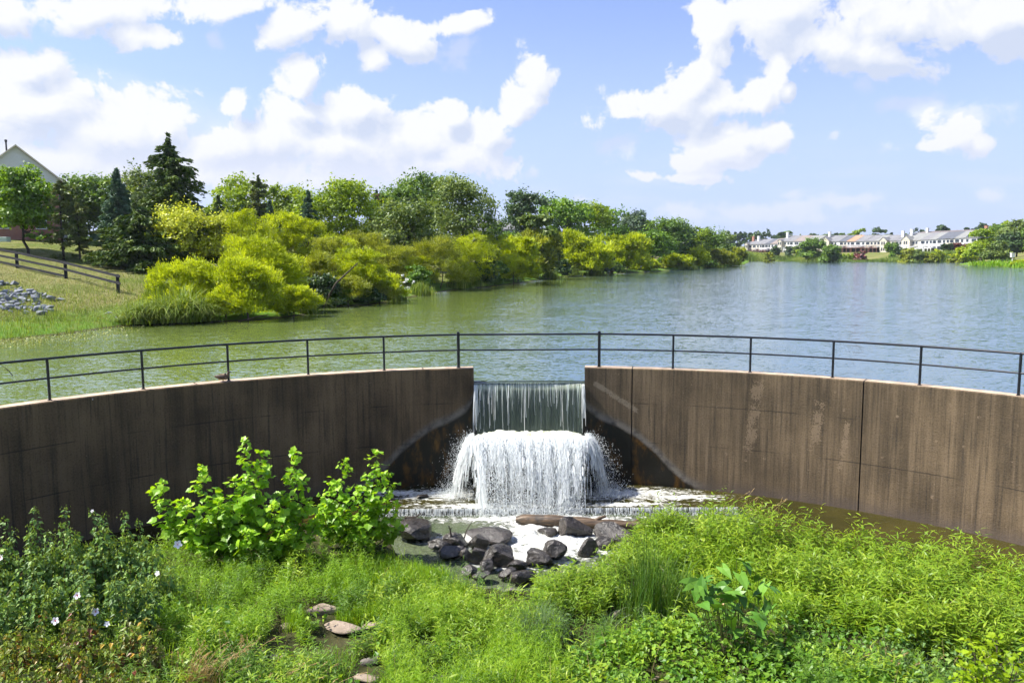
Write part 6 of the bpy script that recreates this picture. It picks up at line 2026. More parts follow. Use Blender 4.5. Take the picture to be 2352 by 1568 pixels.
# far shore trees and shrubs: (strip x, strip base y, strip top y, strip width, depth, kind, label, leaves)
FT = [
    (590, 392, 236, 150, 350, 'oak', 'big green lakeside tree between two townhouse terraces', 5000),
    (745, 425, 322, 150, 318, 'oak', 'broad green tree at the waterline left of the clipped hedge', 4500),
    (280, 372, 318, 52, 395, 'dark', 'dark round shrub in front of the leftmost terrace', 1500),
    (322, 372, 334, 24, 395, 'dark', 'small dark shrub right of the dark round one', 700),
    (400, 382, 318, 54, 388, 'grey', 'pale silvery round shrub below the second terrace', 1500),
    (460, 385, 312, 60, 385, 'olive', 'olive shrub behind the yellow flowering one', 1500),
    (490, 390, 340, 50, 380, 'yoak', 'yellow leaved shrub near the big lakeside tree', 1200),
    (520, 392, 358, 50, 376, 'dark', 'low dark shrub at the foot of the big lakeside tree', 900),
    (245, 405, 370, 70, 330, 'willowg', 'pale green bush on the far lawn above the reeds', 1200),
    (1010, 405, 362, 84, 340, 'pink', 'pink flowering shrub at the right end of the clipped hedge', 1600),
    (1255, 398, 284, 100, 350, 'oak', 'green tree in front of the gabled terrace', 2800),
    (1325, 395, 350, 60, 345, 'dark', 'dark rounded shrub right of the green tree by the gables', 1400),
    (1262, 395, 362, 40, 345, 'maple', 'small green shrub under the tree by the gables', 700),
    (1400, 438, 350, 120, 300, 'willowg', 'broad willow bush on the shore below the white deck', 2800),
    (1470, 438, 345, 100, 298, 'olive', 'olive bush on the shore right of the broad willow bush', 2200),
    (1560, 438, 372, 90, 296, 'willowg', 'low bush on the shore before the white columns', 1800),
    (1640, 432, 352, 90, 300, 'willow', 'yellowish bush right of the white columns', 2000),
    (1692, 390, 304, 56, 345, 'dark', 'dark green upright evergreen left of the slim cone', 1800),
    (1738, 388, 298, 36, 345, 'dark', 'slim dark green cone shaped evergreen by the white houses', 1300),
    (1790, 386, 288, 66, 345, 'red', 'dark purple red tree beside the slim evergreen', 1900),
    (1886, 372, 305, 56, 340, 'red', 'small purple red shrub near the brick chimney house', 1300),
    (1850, 440, 340, 130, 268, 'willow', 'yellow green willow bush leaning over the water on the right', 3500),
    (1780, 436, 388, 90, 290, 'willowg', 'low green bush left of the leaning yellow one', 1500),
    (2010, 478, 198, 190, 232, 'yoak', 'tall yellow green tree at the head of the right hand point', 9000),
    (2090, 478, 288, 190, 226, 'olive', 'wide olive bush on the right hand point below the tall tree', 7000),
    (2150, 400, 160, 150, 262, 'oak', 'green tree rising behind the right hand point', 6500),
    (2290, 420, 118, 230, 250, 'olive', 'largest tree at the right edge with pale flowering clumps', 9500),
    (2230, 420, 230, 160, 246, 'dark', 'dark lower tree in the shade behind the green spit', 5500),
    (2380, 430, 150, 160, 244, 'oak', 'tree cut by the right picture edge above the spit', 6000),
    (2320, 508, 438, 110, 196, 'willow', 'yellow green bush at the waterline by the right edge', 3500),
    (2190, 300, 124, 120, 330, 'yoak', 'pale crowned tree beyond the grey roofs on the right', 3500),
    (2110, 300, 130, 80, 335, 'yoak', 'small pale crowned tree left of the grey roofs on the right', 2200),
    (1500, 300, 166, 44, 480, 'dark', 'small dark tree top left over the red brown roofs', 1200),
    (1680, 300, 146, 90, 490, 'dark', 'wide dark tree crown over the red brown roofs', 2000),
    (1860, 280, 156, 40, 490, 'grey', 'small grey tree top behind the solar panel house', 900),
    (1975, 280, 140, 110, 470, 'dark', 'long dark tree crown behind the brick chimney', 2200),
    (1150, 300, 176, 120, 500, 'dark', 'dark tree group top behind the middle roofs', 2200),
    (1250, 300, 204, 40, 500, 'dark', 'little dark tree top over the gabled terrace', 800),
    (975, 300, 180, 96, 500, 'yoak', 'yellow green tree top over the orange roof', 2000),
    (905, 300, 200, 60, 500, 'yoak', 'small yellow green tree top left of the bigger one over the roofs', 1200),
    (845, 300, 202, 50, 500, 'oak', 'small green tree top over the slate roof', 1000),
    (790, 300, 206, 30, 500, 'dark', 'tiny dark tree top over the wide gabled house', 600),
    (350, 300, 184, 60, 520, 'dark', 'taller tree left of the pair behind the second terrace', 1500),
    (400, 300, 180, 70, 520, 'oak', 'taller tree right of the pair behind the second terrace', 1500),
    (715, 300, 215, 70, 510, 'oak', 'low tree tops over the big lakeside tree', 1200),
    (1340, 300, 215, 60, 510, 'oak', 'low tree top left of the dark panelled roof', 1000),
]
for i, (xz, bz, tz, wz, Y, kd, lab, n) in enumerate(FT):
    px, py = Z(xz, bz); _, ty = Z(0, tz); wd = wz * 0.30187 / 1.08844
    P = ground_at(px, Y); T = at_depth(px, ty, Y)
    nm = 'shrub' if ('shrub' in lab or 'bush' in lab) else ('evergreen' if 'evergreen' in lab else 'tree')
    if Y > 440: P[2] = min(P[2], T[2] - 8); n = int(n * 1.8)
    tree(nm if nm != 'tree' else 'deciduous_tree', lab, 'tree' if nm in ('tree', 'evergreen') else 'shrub', P, T[2] - P[2], wd * Y / F * 1.05, kd, 0.0 if nm == 'shrub' else 0.06, 'oval' if 'cone' in lab or 'upright' in lab else ('shrub' if nm == 'shrub' else 'round'),
         n, 0.0028 * Y, seed=600 + i, nl=18, tr=0.25, nb=3, thin=False)
# clipped hedge
A = Z(815, 390); B = Z(985, 390); Y = 345
PA, PB_ = ground_at(A[0], Y), ground_at(B[0], Y); rg = np.random.default_rng(9)
S_ = Soup(); k = 3500; tq = rg.uniform(0, 1, k); C = PA + (PB_ - PA) * tq[:, None]
an_ = rg.uniform(0, math.pi, k); C = C + np.stack([np.zeros(k), -np.cos(an_) * 1.3, np.abs(np.sin(an_)) ** 0.5 * 4.6 * (1 + 0.1 * np.sin(tq * 30))], 1) * rg.uniform(0.75, 1.02, k)[:, None]
S_.polys(leaf_cards(C - PA, unit(rg.normal(0, 0.6, (k, 3)) + np.stack([0 * an_, -np.cos(an_), np.sin(an_)], 1)), 0.8, 0.6, rg), rg.uniform(0.2, 0.9, k))
single('hedge', S_.mesh('hedge', LM['yoak']), 'long clipped green hedge in front of the slate and orange roofed townhouses', 'hedge', tuple(PA))
# hazy wood on the horizon, left of the terraces and behind
def wood(x0, x1, y_top, Y, n, seed, label, kind='dark', jag=10, H0=0):
    rg = np.random.default_rng(seed); S = Soup(); x = x0
    while x < x1:
        wd = rg.uniform(12, 26); Pp = ground_at(x, Y + rg.uniform(-15, 15)); T = at_depth(x, y_top + rg.uniform(-jag * 0.3, jag * 0.7), Pp[1])
        H = T[2] - Pp[2]; W = wd * Y / F * 1.3
        q, ti, _ = crown_round(rg, W, W, H, n, 0.0032 * Y, 9)
        S.polys(q + Pp, ti); x += wd * 0.55
    single('far_wood', S.mesh('far_wood', LM[kind]), label, 'wood', kind='stuff')


wood(1652, 1790, 533, 560, 420, 1, 'hazy dark wood on the horizon behind the leftmost terrace')
wood(1780, 2100, 541, 640, 380, 2, 'low hazy wood showing between the middle roofs', jag=6)
wood(2080, 2420, 536, 640, 380, 3, 'low hazy wood behind the highest terrace', jag=6)
wood(800, 1700, 566, 420, 300, 4, 'distant wood closing the gaps of the left bank', 'oak', jag=6)
wood(-300, 900, 540, 180, 320, 5, 'wood closing the gaps behind the left bank trees', 'oak', jag=12)
# reed belt along the far waterline
rg = np.random.default_rng(31); S_ = Soup(); N = 30000
px = rg.uniform(1712, 2245, N); Yb = np.array([on_plane(a, 600.2 + (a - 1712) * 0.0055, 0)[1] for a in px]) + rg.uniform(2, 26, N)
b = np.array([at_depth(a, 590, y) for a, y in zip(px, Yb)]); b[:, 2] = ground_z(b[:, 0], b[:, 1])
hh = (1.6 + 3.4 * vnoise(b[:, 0] / 9, b[:, 1] / 60, 8)) * rg.uniform(0.7, 1.1, N)
S_.polys(blades(N, b, hh, 0.30, rg, 0.18, seg=2), np.repeat(np.clip(vnoise(b[:, 0] / 7, b[:, 1] / 20, 3) + rg.normal(0, 0.15, N), 0, 1), 2))
single('reed_belt', S_.mesh('reed_belt', LM['reed']), 'green reed belt along the far waterline below the townhouses', 'reeds', kind='stuff')
# grass spit on the right
S_ = Soup(); N = 9000
px = rg.uniform(2235, 2440, N); py = rg.uniform(606, 618, N) + (px - 2235) * 0.02
b = np.array([on_plane(a, c, 0.5) for a, c in zip(px, py)]); b[:, 1] += rg.uniform(0, 30, N); b[:, 2] = ground_z(b[:, 0], b[:, 1]); b = b[b[:, 2] > 0]
S_.polys(blades(len(b), b, rg.uniform(0.8, 2.0, len(b)), 0.25, rg, 0.3, seg=2), np.repeat(rg.uniform(0.3, 1, len(b)), 2))
LM['bright'] = leafmat('bright_grass', [(0.09, 0.20, 0.006), (0.16, 0.32, 0.01), (0.26, 0.42, 0.02)], 0.35)
single('spit_grass', S_.mesh('spit_grass', LM['bright']), 'bright green tall grass covering the right hand spit', 'grass', kind='stuff')
# white box on a post
q = ground_hit(*Z(2256, 412)); 
P = at_depth(Z(2257, 400)[0], Z(0, 400)[1], 215.0); g = float(ground_z(P[0], P[1])); top = at_depth(0, Z(0, 380)[1], 215.0)[2]
sg_ = thing('marker_post', 'small white box on a post standing in the bright grass of the right spit', 'marker', (P[0], P[1], g))
S_ = Soup(); S_.tube([[0, 0, -0.2], [0, 0, P[2] - g + 0.3]], 0.12, 8); link('post', S_.mesh('post', M_trim), sg_)
S_ = Soup(); S_.box((0, 0, P[2] - g + 0.3), (0.9, 0.7, 1.1)); S_.box((0, 0, P[2] - g + 0.9), (1.1, 0.9, 0.12)); link('box', S_.mesh('box', M_trim), sg_)

# ---------------------------------------------------------------- plants on the bank below the viewer
FG = {
    'syc': leafmat('sycamore_leaves', [(0.128, 0.249, 0.017), (0.232, 0.447, 0.026), (0.463, 0.693, 0.043)], 0.42, rough=0.42, spec=0.4, tcol=(1.5, 1.3, 0.4)),
    'hib': leafmat('hibiscus_leaves', [(0.073, 0.151, 0.041), (0.164, 0.290, 0.071), (0.393, 0.529, 0.123)], 0.25, rough=0.5, spec=0.3),
    'hibr': leafmat('reddish_hibiscus_leaves', [(0.229, 0.055, 0.030), (0.150, 0.156, 0.033), (0.211, 0.313, 0.050), (0.528, 0.294, 0.033)], 0.25, rough=0.45, hue_noise=0.7),
    'bud': leafmat('green_buds', [(0.156, 0.260, 0.020), (0.286, 0.390, 0.040), (0.390, 0.468, 0.060)], 0.25),
    'lan': leafmat('lance_leaves', [(0.097, 0.184, 0.013), (0.187, 0.320, 0.018), (0.359, 0.465, 0.039)], 0.42, rough=0.45, tcol=(1.4, 1.3, 0.4)),
    'fine': leafmat('fine_leaves', [(0.102, 0.209, 0.008), (0.206, 0.369, 0.012), (0.362, 0.516, 0.030)], 0.42, rough=0.5, hue_noise=0.8),
    'fineg': leafmat('fine_green_leaves', [(0.055, 0.129, 0.015), (0.120, 0.232, 0.025), (0.240, 0.375, 0.039)], 0.38, hue_noise=0.8),
    'grass': leafmat('bank_grass', [(0.090, 0.182, 0.010), (0.178, 0.342, 0.016), (0.356, 0.492, 0.039)], 0.42, hue_noise=0.6),
    'sedge': leafmat('sedge', [(0.031, 0.087, 0.011), (0.068, 0.158, 0.015), (0.166, 0.255, 0.043)], 0.3),
    'blueg': leafmat('blue_grass', [(0.078, 0.144, 0.060), (0.156, 0.252, 0.102), (0.312, 0.396, 0.204)], 0.3),
    'dry': leafmat('dry_grass', [(0.286, 0.200, 0.090), (0.462, 0.336, 0.170), (0.638, 0.493, 0.280)], 0.3),
    'arr': leafmat('arrowhead_leaves', [(0.050, 0.14, 0.016), (0.085, 0.21, 0.022), (0.15, 0.30, 0.035)], 0.15, rough=0.4, spec=0.3),
    'vine': leafmat('vine_leaves', [(0.062, 0.164, 0.018), (0.140, 0.285, 0.023), (0.334, 0.472, 0.038)], 0.38, rough=0.45, hue_noise=0.9),
    'lime': leafmat('lime_leaves', [(0.13, 0.24, 0.008), (0.24, 0.38, 0.010), (0.38, 0.50, 0.02)], 0.45, rough=0.4),
    'stem': leafmat('green_stems', [(0.06, 0.09, 0.02), (0.10, 0.12, 0.03), (0.15, 0.10, 0.04)], 0.1),
}


def rotm(az_, tilt, roll=None):
    """batch frames: x axis = direction az, raised by tilt; returns (N,3,3) columns x(len), y(width), z(normal)"""
    ca, sa, ct, st = np.cos(az_), np.sin(az_), np.cos(tilt), np.sin(tilt)
    X = np.stack([ca * ct, sa * ct, st], -1); Yv = np.stack([-sa, ca, 0 * ca], -1); Zv = np.cross(X, Yv)
    if roll is not None:
        cr_, sr_ = np.cos(roll)[:, None], np.sin(roll)[:, None]
        Yv, Zv = Yv * cr_ + Zv * sr_, Zv * cr_ - Yv * sr_
    return np.stack([X, Yv, Zv], 2)


# leaf templates: x along the leaf (0..1), y across, z out of plane
def tmpl_lance(w_=0.16, bend=0.35):
    s = np.array([0, 0.35, 0.7, 1.0]); hw_ = np.array([0.25, 1.0, 0.75, 0.0]) * w_ / 2
    V = []; 
    for a, b in zip(s, hw_): V += [(a, -b, -bend * a * a), (a, b, -bend * a * a)]
    return np.array(V), [np.array([[0, 2, 3, 1], [2, 4, 5, 3], [4, 6, 7, 5]])]


def tmpl_heart(w_=0.8, fold=0.12, bend=0.2):
    out_ = [(0, 0), (-0.06, 0.22), (0.05, 0.42), (0.3, 0.48), (0.6, 0.30), (1.0, 0.0)]
    V = [(x, y * w_, fold * abs(y) - bend * x * x) for x, y in out_] + [(x, -y * w_, fold * abs(y) - bend * x * x) for x, y in out_[1:-1]]
    # midrib points
    V += [(0.35, 0, -bend * 0.12)]
    m_ = len(V) - 1
    return np.array(V), [np.array([[0, 1, 2, 3], [0, 3, 4, m_], [m_, 4, 5, 5 - 0]])[:2], np.array([[m_, 4, 5]]), np.array([[0, 8, 7, 6], [0, m_, 9, 8]]), np.array([[m_, 5, 9]])]


def tmpl_heart2(w_=0.8, fold=0.15, bend=0.25):
    V = np.array([(0, 0, 0), (0.0, 0.36 * w_, fold * 0.36), (0.35, 0.5 * w_, fold * .5 - bend * .12), (1, 0, -bend), (0.35, -0.5 * w_, fold * .5 - bend * .12), (0, -0.36 * w_, fold * 0.36)])
    return V, [np.array([[0, 3, 2, 1], [0, 5, 4, 3]])]


def tmpl_maple(bend=0.2):
    o_ = [(0, 0), (-0.10, 0.20), (0.02, 0.34), (0.10, 0.56), (0.28, 0.46), (0.46, 0.62), (0.56, 0.38), (0.66, 0.36), (0.74, 0.20), (1.0, 0.0)]
    V = [(x, y, 0.10 * abs(y) - bend * x * x) for x, y in o_] + [(x, -y, 0.10 * abs(y) - bend * x * x) for x, y in o_[1:-1]]
    V.append((0.38, 0, -bend * 0.14)); c = len(V) - 1
    n1 = len(o_)
    T = []
    for i in range(n1 - 1): T.append([c, i + 1, i])
    L_ = [0] + list(range(n1, n1 + n1 - 2)) + [n1 - 1]
    for i in range(len(L_) - 1): T.append([c, L_[i], L_[i + 1]])
    return np.array(V), [np.array(T)]


def tmpl_arrow():
    V = np.array([(0, 0, 0), (-0.42, 0.26, -0.06), (-0.10, 0.34, 0.0), (0.35, 0.30, 0.0), (1.0, 0, -0.22), (0.35, -0.30, 0.0), (-0.10, -0.34, 0.0), (-0.42, -0.26, -0.06), (0.35, 0, -0.05)])
    return V, [np.array([[0, 8, 3, 2], [0, 6, 5, 8]]), np.array([[0, 2, 1], [0, 7, 6], [8, 4, 3], [8, 5, 4]])]


def stamp(S, tm, pos, az_, tilt, size, tint, roll=None):
    V, Fs = tm; N = len(pos); k = len(V)
    R_ = rotm(az_, tilt, roll)
    W_ = np.einsum('nij,kj->nki', R_, V) * np.broadcast_to(size, (N,))[:, None, None] + pos[:, None]
    base_ = S.n
    S.v.append(W_.reshape(-1, 3)); S.n += N * k
    off_ = (np.arange(N) * k)[:, None, None] + base_
    tint = np.broadcast_to(tint, (N,))
    for f_ in Fs:
        q = (f_[None] + off_).reshape(-1, f_.shape[1])
        S.f.append((q, np.repeat(tint, len(f_)), np.zeros(len(q), int)))


def stems_soup(S, base, top, r, rg, tint=0.5, n=3):
    """thin three-sided stems from base to top (N,3)"""
    N = len(base)
    an = rg.uniform(0, 6.3, N)
    off_ = np.stack([np.stack([np.cos(an + q) * r, np.sin(an + q) * r, 0 * an], -1) for q in (0, 2.1, 4.2)], 1)
    a = base[:, None] + off_; b = top[:, None] + off_ * 0.4
    for i in range(3):
        j = (i + 1) % 3
        S.polys(np.stack([a[:, i], a[:, j], b[:, j], b[:, i]], 1), tint)


def lance_plants(S, base, h, rg, leafL, per=12, wd=0.15, tilt0=0.35, S_st=None, tintm=0.5, droop=0.45):
    """upright leafy stems; every leaf is set along its stem"""
    N = len(base)
    lean = rg.normal(0, 0.16, (N, 2)); top = base + np.stack([lean[:, 0] * h, lean[:, 1] * h, h], 1)
    if S_st is not None: stems_soup(S_st, base, top, 0.0035, rg, rg.uniform(0, 1, N))
    pt = np.clip(rg.normal(tintm, 0.16, N), 0, 1)
    for j in range(per):
        f = (j + 0.5 + rg.uniform(-0.3, 0.3, N)) / per; f = 0.18 + 0.84 * f
        p_ = base + (top - base) * f[:, None]
        a = j * 2.4 + rg.uniform(-0.5, 0.5, N) + base[:, 0] * 37
        tl = tilt0 + 0.7 * (f - 0.5) + rg.normal(0, 0.25, N)
        L_ = leafL * (1.15 - 0.55 * np.abs(f - 0.55)) * rg.uniform(0.7, 1.2, N)
        stamp(S, tmpl_lance(wd, droop), p_, a, tl, L_, np.clip(pt + 0.22 * (f - 0.5) + rg.normal(0, 0.10, N), 0, 1), rg.normal(0, 0.5, N))


STN = np.array([[*ground_hit(q[0], q[1] + q[3] * 0.2)[:2], q[2] * 14.0 / F, 0.85 if q[4] is M_prock else 0.6] for q in BST] + [[*ground_hit(1680, 1480)[:2], 0.8, 0.5], [*ground_hit(2310, 1680)[:2], 0.6, 0.5], [*ground_hit(1490, 1420)[:2], 0.9, 0.45]])


def region(poly, n, rg, dens=None):
    """base points on the ground whose plants show inside the photograph outline"""
    xs = [q[0] for q in poly]; ys = [q[1] for q in poly]
    P = []
    pa = np.array(poly, float)
    while len(P) < n:
        m_ = n * 2
        px = rg.uniform(min(xs), max(xs), m_); py = rg.uniform(min(ys), max(ys), m_)
        ins = sdist(np.stack([px, py], -1), pa) < 26 * (fbm(px / 26, py / 18, 91, 3) - 0.5) * 2 + rg.normal(0, 7, m_)
        px, py = px[ins], py[ins]
        d = fw[None] + rt[None] * ((px - 1176) / F)[:, None] - up[None] * ((py - 784) / F)[:, None]
        t_ = (-2.98 - CZ) / d[:, 2]
        q = np.stack([d[:, 0] * t_, d[:, 1] * t_, 0 * t_], 1)
        # thin out with distance so that the spacing on the ground stays even
        w_ = (q[:, 1] / q[:, 1].max()) ** -0.0
        P += list(q)
    P = np.array(P[:n]); P[:, 2] = ground_z(P[:, 0], P[:, 1])
    dx = P[:, None, 0] - STN[None, :, 0]; dy = P[:, None, 1] - STN[None, :, 1]
    near = (np.abs(dx) < STN[None, :, 2] * 0.62 + 0.04) & (dy < 0.22) & (dy > -STN[None, :, 3])
    P = P[~near.any(1)]
    return P[P[:, 2] > -3.5]


rg = np.random.default_rng(2024)
# outlines of where stems stand (ground positions, photograph px)
# right hand mass of tall leafy stems
S_ = Soup(); SS = Soup()
b = region([(1560, 1215), (1780, 1235), (2000, 1268), (2352, 1322), (2560, 1370), (2560, 1560), (2352, 1530), (2080, 1500), (1840, 1420), (1700, 1330), (1560, 1290), (1440, 1250)], 2300, rg)
h = rg.uniform(0.52, 1.1, len(b)) * (0.30 + 1.05 * vnoise(b[:, 0] * 1.7, b[:, 1] * 1.7, 5))
lance_plants(S_, b, h, rg, 0.175, 17, 0.17, S_st=SS, tintm=0.55)
o = single('leafy_stems', S_.mesh('leafy_stems', FG['lan']), 'mass of bright green lance leaved stems below the right wall', 'bank plants', kind='stuff')
link('stems', SS.mesh('stems', FG['stem']), o, kind='stuff')
# clump over the right end of the log and the foam edge
S_ = Soup(); SS = Soup()
b = np.concatenate([region([(1462, 1200), (1640, 1208), (1700, 1235), (1560, 1240), (1450, 1235)], 260, rg), region([(1440, 1225), (1560, 1225), (1600, 1300), (1480, 1320), (1400, 1310), (1380, 1285)], 330, rg), region([(1230, 1345), (1330, 1325), (1420, 1320), (1440, 1390), (1330, 1420), (1240, 1400)], 360, rg)])
lance_plants(S_, b, rg.uniform(0.35, 0.8, len(b)) * np.where(b[:, 1] > 19.6, 1.45, np.where(b[:, 1] > 18.6, 1.05, 0.75)), rg, 0.13, 16, 0.18, S_st=SS, tintm=0.5)
o = single('leafy_stems', S_.mesh('leafy_stems', FG['lan']), 'drooping narrow leaved stems at the right edge of the foam', 'bank plants', kind='stuff')
link('stems', SS.mesh('stems', FG['stem']), o, kind='stuff')
# feathery yellow green plants, bottom centre, and left middle
S_ = Soup()
b = np.concatenate([region([(900, 1420), (1060, 1380), (1260, 1440), (1320, 1560), (1300, 1700), (900, 1720), (840, 1600), (880, 1500)], 1900, rg), region([(1540, 1240), (1800, 1290), (1900, 1400), (1820, 1440), (1650, 1330), (1520, 1300)], 900, rg)])
lance_plants(S_, b, rg.uniform(0.25, 0.65, len(b)) * (0.4 + 1.0 * vnoise(b[:, 0] * 1.3, b[:, 1] * 1.3, 6)), rg, 0.10, 24, 0.09, tilt0=0.6, tintm=0.5)
single('feathery_plants', S_.mesh('feathery_plants', FG['fine']), 'feathery yellow green plants at the bottom centre of the bank', 'bank plants', kind='stuff')
S_ = Soup()
b = region([(330, 1265), (600, 1262), (760, 1262), (880, 1262), (800, 1380), (740, 1460), (620, 1480), (480, 1510), (380, 1500), (340, 1420)], 1500, rg)
lance_plants(S_, b, rg.uniform(0.3, 0.72, len(b)) * (0.4 + 1.0 * vnoise(b[:, 0] * 1.3, b[:, 1] * 1.3, 8)), rg, 0.10, 24, 0.11, tilt0=0.5, tintm=0.4)
single('feathery_plants', S_.mesh('feathery_plants', FG['fine']), 'fine willowy plants under the big sycamore sapling', 'bank plants', kind='stuff')
# low green mix filling everywhere between
S_ = Soup()
b = region([(-250, 1330), (340, 1285), (700, 1275), (880, 1260), (930, 1300), (1060, 1350), (1180, 1375), (1330, 1350), (1420, 1300), (1560, 1260), (1800, 1275), (2352, 1380), (2600, 1450), (2600, 1800), (-250, 1800)], 6000, rg)
# leave the stones open
stones_w = np.array([ground_hit(q[0], q[1])[:2] for q in BST])
dm = np.min(np.hypot(b[:, None, 0] - stones_w[None, :, 0], (b[:, None, 1] - stones_w[None, :, 1])), 1)
b = b[dm > 0.22]
hh = rg.uniform(0.10, 0.34, len(b)) * (0.5 + 0.9 * vnoise(b[:, 0] * 1.1, b[:, 1] * 1.1, 12))
lance_plants(S_, b, hh, rg, 0.085, 12, 0.20, tilt0=0.35, tintm=0.5)
single('ground_cover', S_.mesh('ground_cover', FG['fineg']), 'low green weeds covering the bank between the taller plants', 'ground cover', kind='stuff')
# bright grass mound left of the rocks
S_ = Soup()
b = region([(800, 1262), (900, 1262), (1020, 1300), (1070, 1340), (1130, 1400), (1080, 1450), (950, 1450), (840, 1470), (770, 1420), (760, 1330)], 9000, rg)
bx_ = b.copy()
hh = rg.uniform(0.28, 0.52, len(b)) * (0.4 + 0.95 * vnoise(b[:, 0] * 1.5, b[:, 1] * 1.5, 14))
S_.polys(blades(len(b), b, hh, 0.011, rg, 0.42, seg=3, wind=(-0.15, -0.1)), np.repeat(np.clip(rg.normal(0.5, 0.2, len(b)), 0, 1), 3))
single('bank_grass', S_.mesh('bank_grass', FG['grass']), 'thick bright green grass mound left of the wet rocks', 'grass', kind='stuff')
S_ = Soup()
b = region([(860, 1330), (1060, 1350), (1180, 1400), (1260, 1430), (1150, 1480), (1000, 1460), (880, 1430)], 700, rg)
lance_plants(S_, b, rg.uniform(0.25, 0.5, len(b)), rg, 0.10, 13, 0.20, tintm=0.55)
single('ground_cover', S_.mesh('ground_cover', FG['lan']), 'small leafy plants mixed into the grass right of centre', 'ground cover', kind='stuff')
# grassy bits bottom left centre and right
for j, (poly, n, kd, hq, lab) in enumerate((
        ([(380, 1500), (640, 1490), (860, 1500), (900, 1600), (880, 1720), (340, 1720), (340, 1600)], 5500, 'grass', 0.34, 'light green grass around the stones at the bottom left of centre'),
        ([(1850, 1520), (2100, 1500), (2220, 1600), (2200, 1720), (1800, 1720)], 5000, 'blueg', 0.42, 'bluish green grass near the bottom right'),
        ([(1440, 1240), (1700, 1240), (1760, 1300), (1600, 1330), (1450, 1320)], 3500, 'grass', 0.42, 'grass among the leafy stems right of the pool'))):
    b = region(poly, n, rg); S_ = Soup()
    S_.polys(blades(len(b), b, rg.uniform(0.4, 1.1, len(b)) * hq, 0.011, rg, 0.45, seg=3), np.repeat(rg.uniform(0.1, 0.9, len(b)), 3))
    single('bank_grass', S_.mesh('bank_grass', FG[kd]), lab, 'grass', kind='stuff')


# grass and sedge tufts one can tell apart
def tuft(px, py, wpx, hpx, n, w_, kd, label, lean=0.3, seed=0, name='grass_tuft', dk=0.9, bendk=1.0):
    P = ground_hit(px, py)
    return clump_at(px, py, wpx, hpx, n, w_, 'reed', name, label, 'grass', lean, seed, None, bendk, P, dk, FG[kd])


tuft(1490, 1425, 160, 215, 560, 0.014, 'sedge', 'tall dark upright sedge clump right of the foam', 0.26, 1, 'sedge_clump')
tuft(1560, 1400, 100, 150, 160, 0.012, 'sedge', 'loose outer blades leaning right of the tall dark sedge', 0.35, 2, 'sedge_clump')
tuft(1235, 1470, 130, 92, 1500, 0.008, 'blueg', 'rounded blue green grass tuft at the bottom centre', 0.5, 3)
tuft(1262, 1466, 70, 80, 500, 0.009, 'grass', 'darker green grass tuft leaning out of the rounded blue green one', 0.5, 33)
tuft(1700, 1243, 100, 86, 1100, 0.009, 'blueg', 'pale blue green grass tuft at the pool edge before the right wall', 0.42, 4)
tuft(930, 1470, 46, 120, 220, 0.010, 'sedge', 'narrow dark green tuft in the bright grass mound', 0.22, 5)
tuft(680, 1440, 70, 60, 400, 0.010, 'grass', 'green grass tuft left of the pale flat stone', 0.35, 6)
tuft(760, 1335, 60, 60, 420, 0.010, 'sedge', 'dark grass tuft in the shade between saplings and grass mound', 0.4, 7)
tuft(1395, 1470, 46, 66, 160, 0.012, 'blueg', 'pale green tuft under the drooping blades', 0.4, 8)
# drooping pale blades
P = ground_hit(1480, 1432); rg2 = np.random.default_rng(4); n = 46
S_ = Soup(); S_.polys(blades(n, rg2.normal(0, 0.12, (n, 3)) * [1.6, 1, 0] + [0, 0, 0], rg2.uniform(0.6, 0.95, n), 0.018, rg2, 0.95, seg=7, bendk=1.7, wind=(0.1, -0.35)), np.repeat(rg2.uniform(0.5, 1, n), 7))
single('drooping_grass', S_.mesh('drooping_grass', FG['blueg']), 'pale arching blades drooping in front of the tall dark sedge', 'grass', tuple(P))


def dry_stalks(px, py, n, hpx, spread, label, seed, headk=1.0, wind=(0.3, 0)):
    rg = np.random.default_rng(seed); P = ground_hit(px, py); H = hpx * P[1] / F; S = Soup()
    sp = spread * P[1] / F
    for i in range(n):
        x0 = rg.normal(0, sp * 0.4); y0 = rg.normal(0, sp * 0.25); hgt_ = H * rg.uniform(0.6, 1.05); lx = rg.normal(wind[0], 0.3) * hgt_; ly = rg.normal(wind[1], 0.2) * hgt_
        k = np.linspace(0, 1, 6); pts_ = np.stack([x0 + lx * k ** 1.8, y0 + ly * k ** 1.8, hgt_ * (k - 0.12 * k ** 3)], 1)
        S.tube(pts_, np.linspace(0.0035, 0.002, 6), 4, tint=rg.uniform(0.2, 0.9), cap=False)
        d = unit(pts_[-1] - pts_[-2]); m_ = int(26 * headk); q = rg.uniform(0, 1, m_)
        C = pts_[-1] - d * q[:, None] * 0.13 + rg.normal(0, 0.006, (m_, 3))
        S.polys(leaf_cards(C, unit(rg.normal(0, 1, (m_, 3))), 0.026, 0.010, rg, np.repeat(d[None], m_, 0) + rg.normal(0, 0.3, (m_, 3))), rg.uniform(0.3, 1, m_))
    return single('dry_grass_stalks', S.mesh('dry_grass_stalks', FG['dry']), label, 'dry grass', tuple(P))


dry_stalks(445, 1585, 46, 120, 90, 'dry straw coloured seed stalks at the bottom left of centre', 1)
dry_stalks(545, 1545, 16, 105, 60, 'thin dry seed heads standing before the dark hollow', 2)
dry_stalks(640, 1600, 22, 90, 110, 'dry stalks leaning right in the light green grass', 3, wind=(0.7, 0))
dry_stalks(1700, 1240, 14, 130, 90, 'pale dry seed stalks rising over the olive water', 4, wind=(0.15, 0))
dry_stalks(2020, 1560, 16, 80, 140, 'scattered dry seed heads over the bluish grass', 5)
dry_stalks(1450, 1500, 12, 60, 60, 'few dry wisps near the bottom centre right', 6)
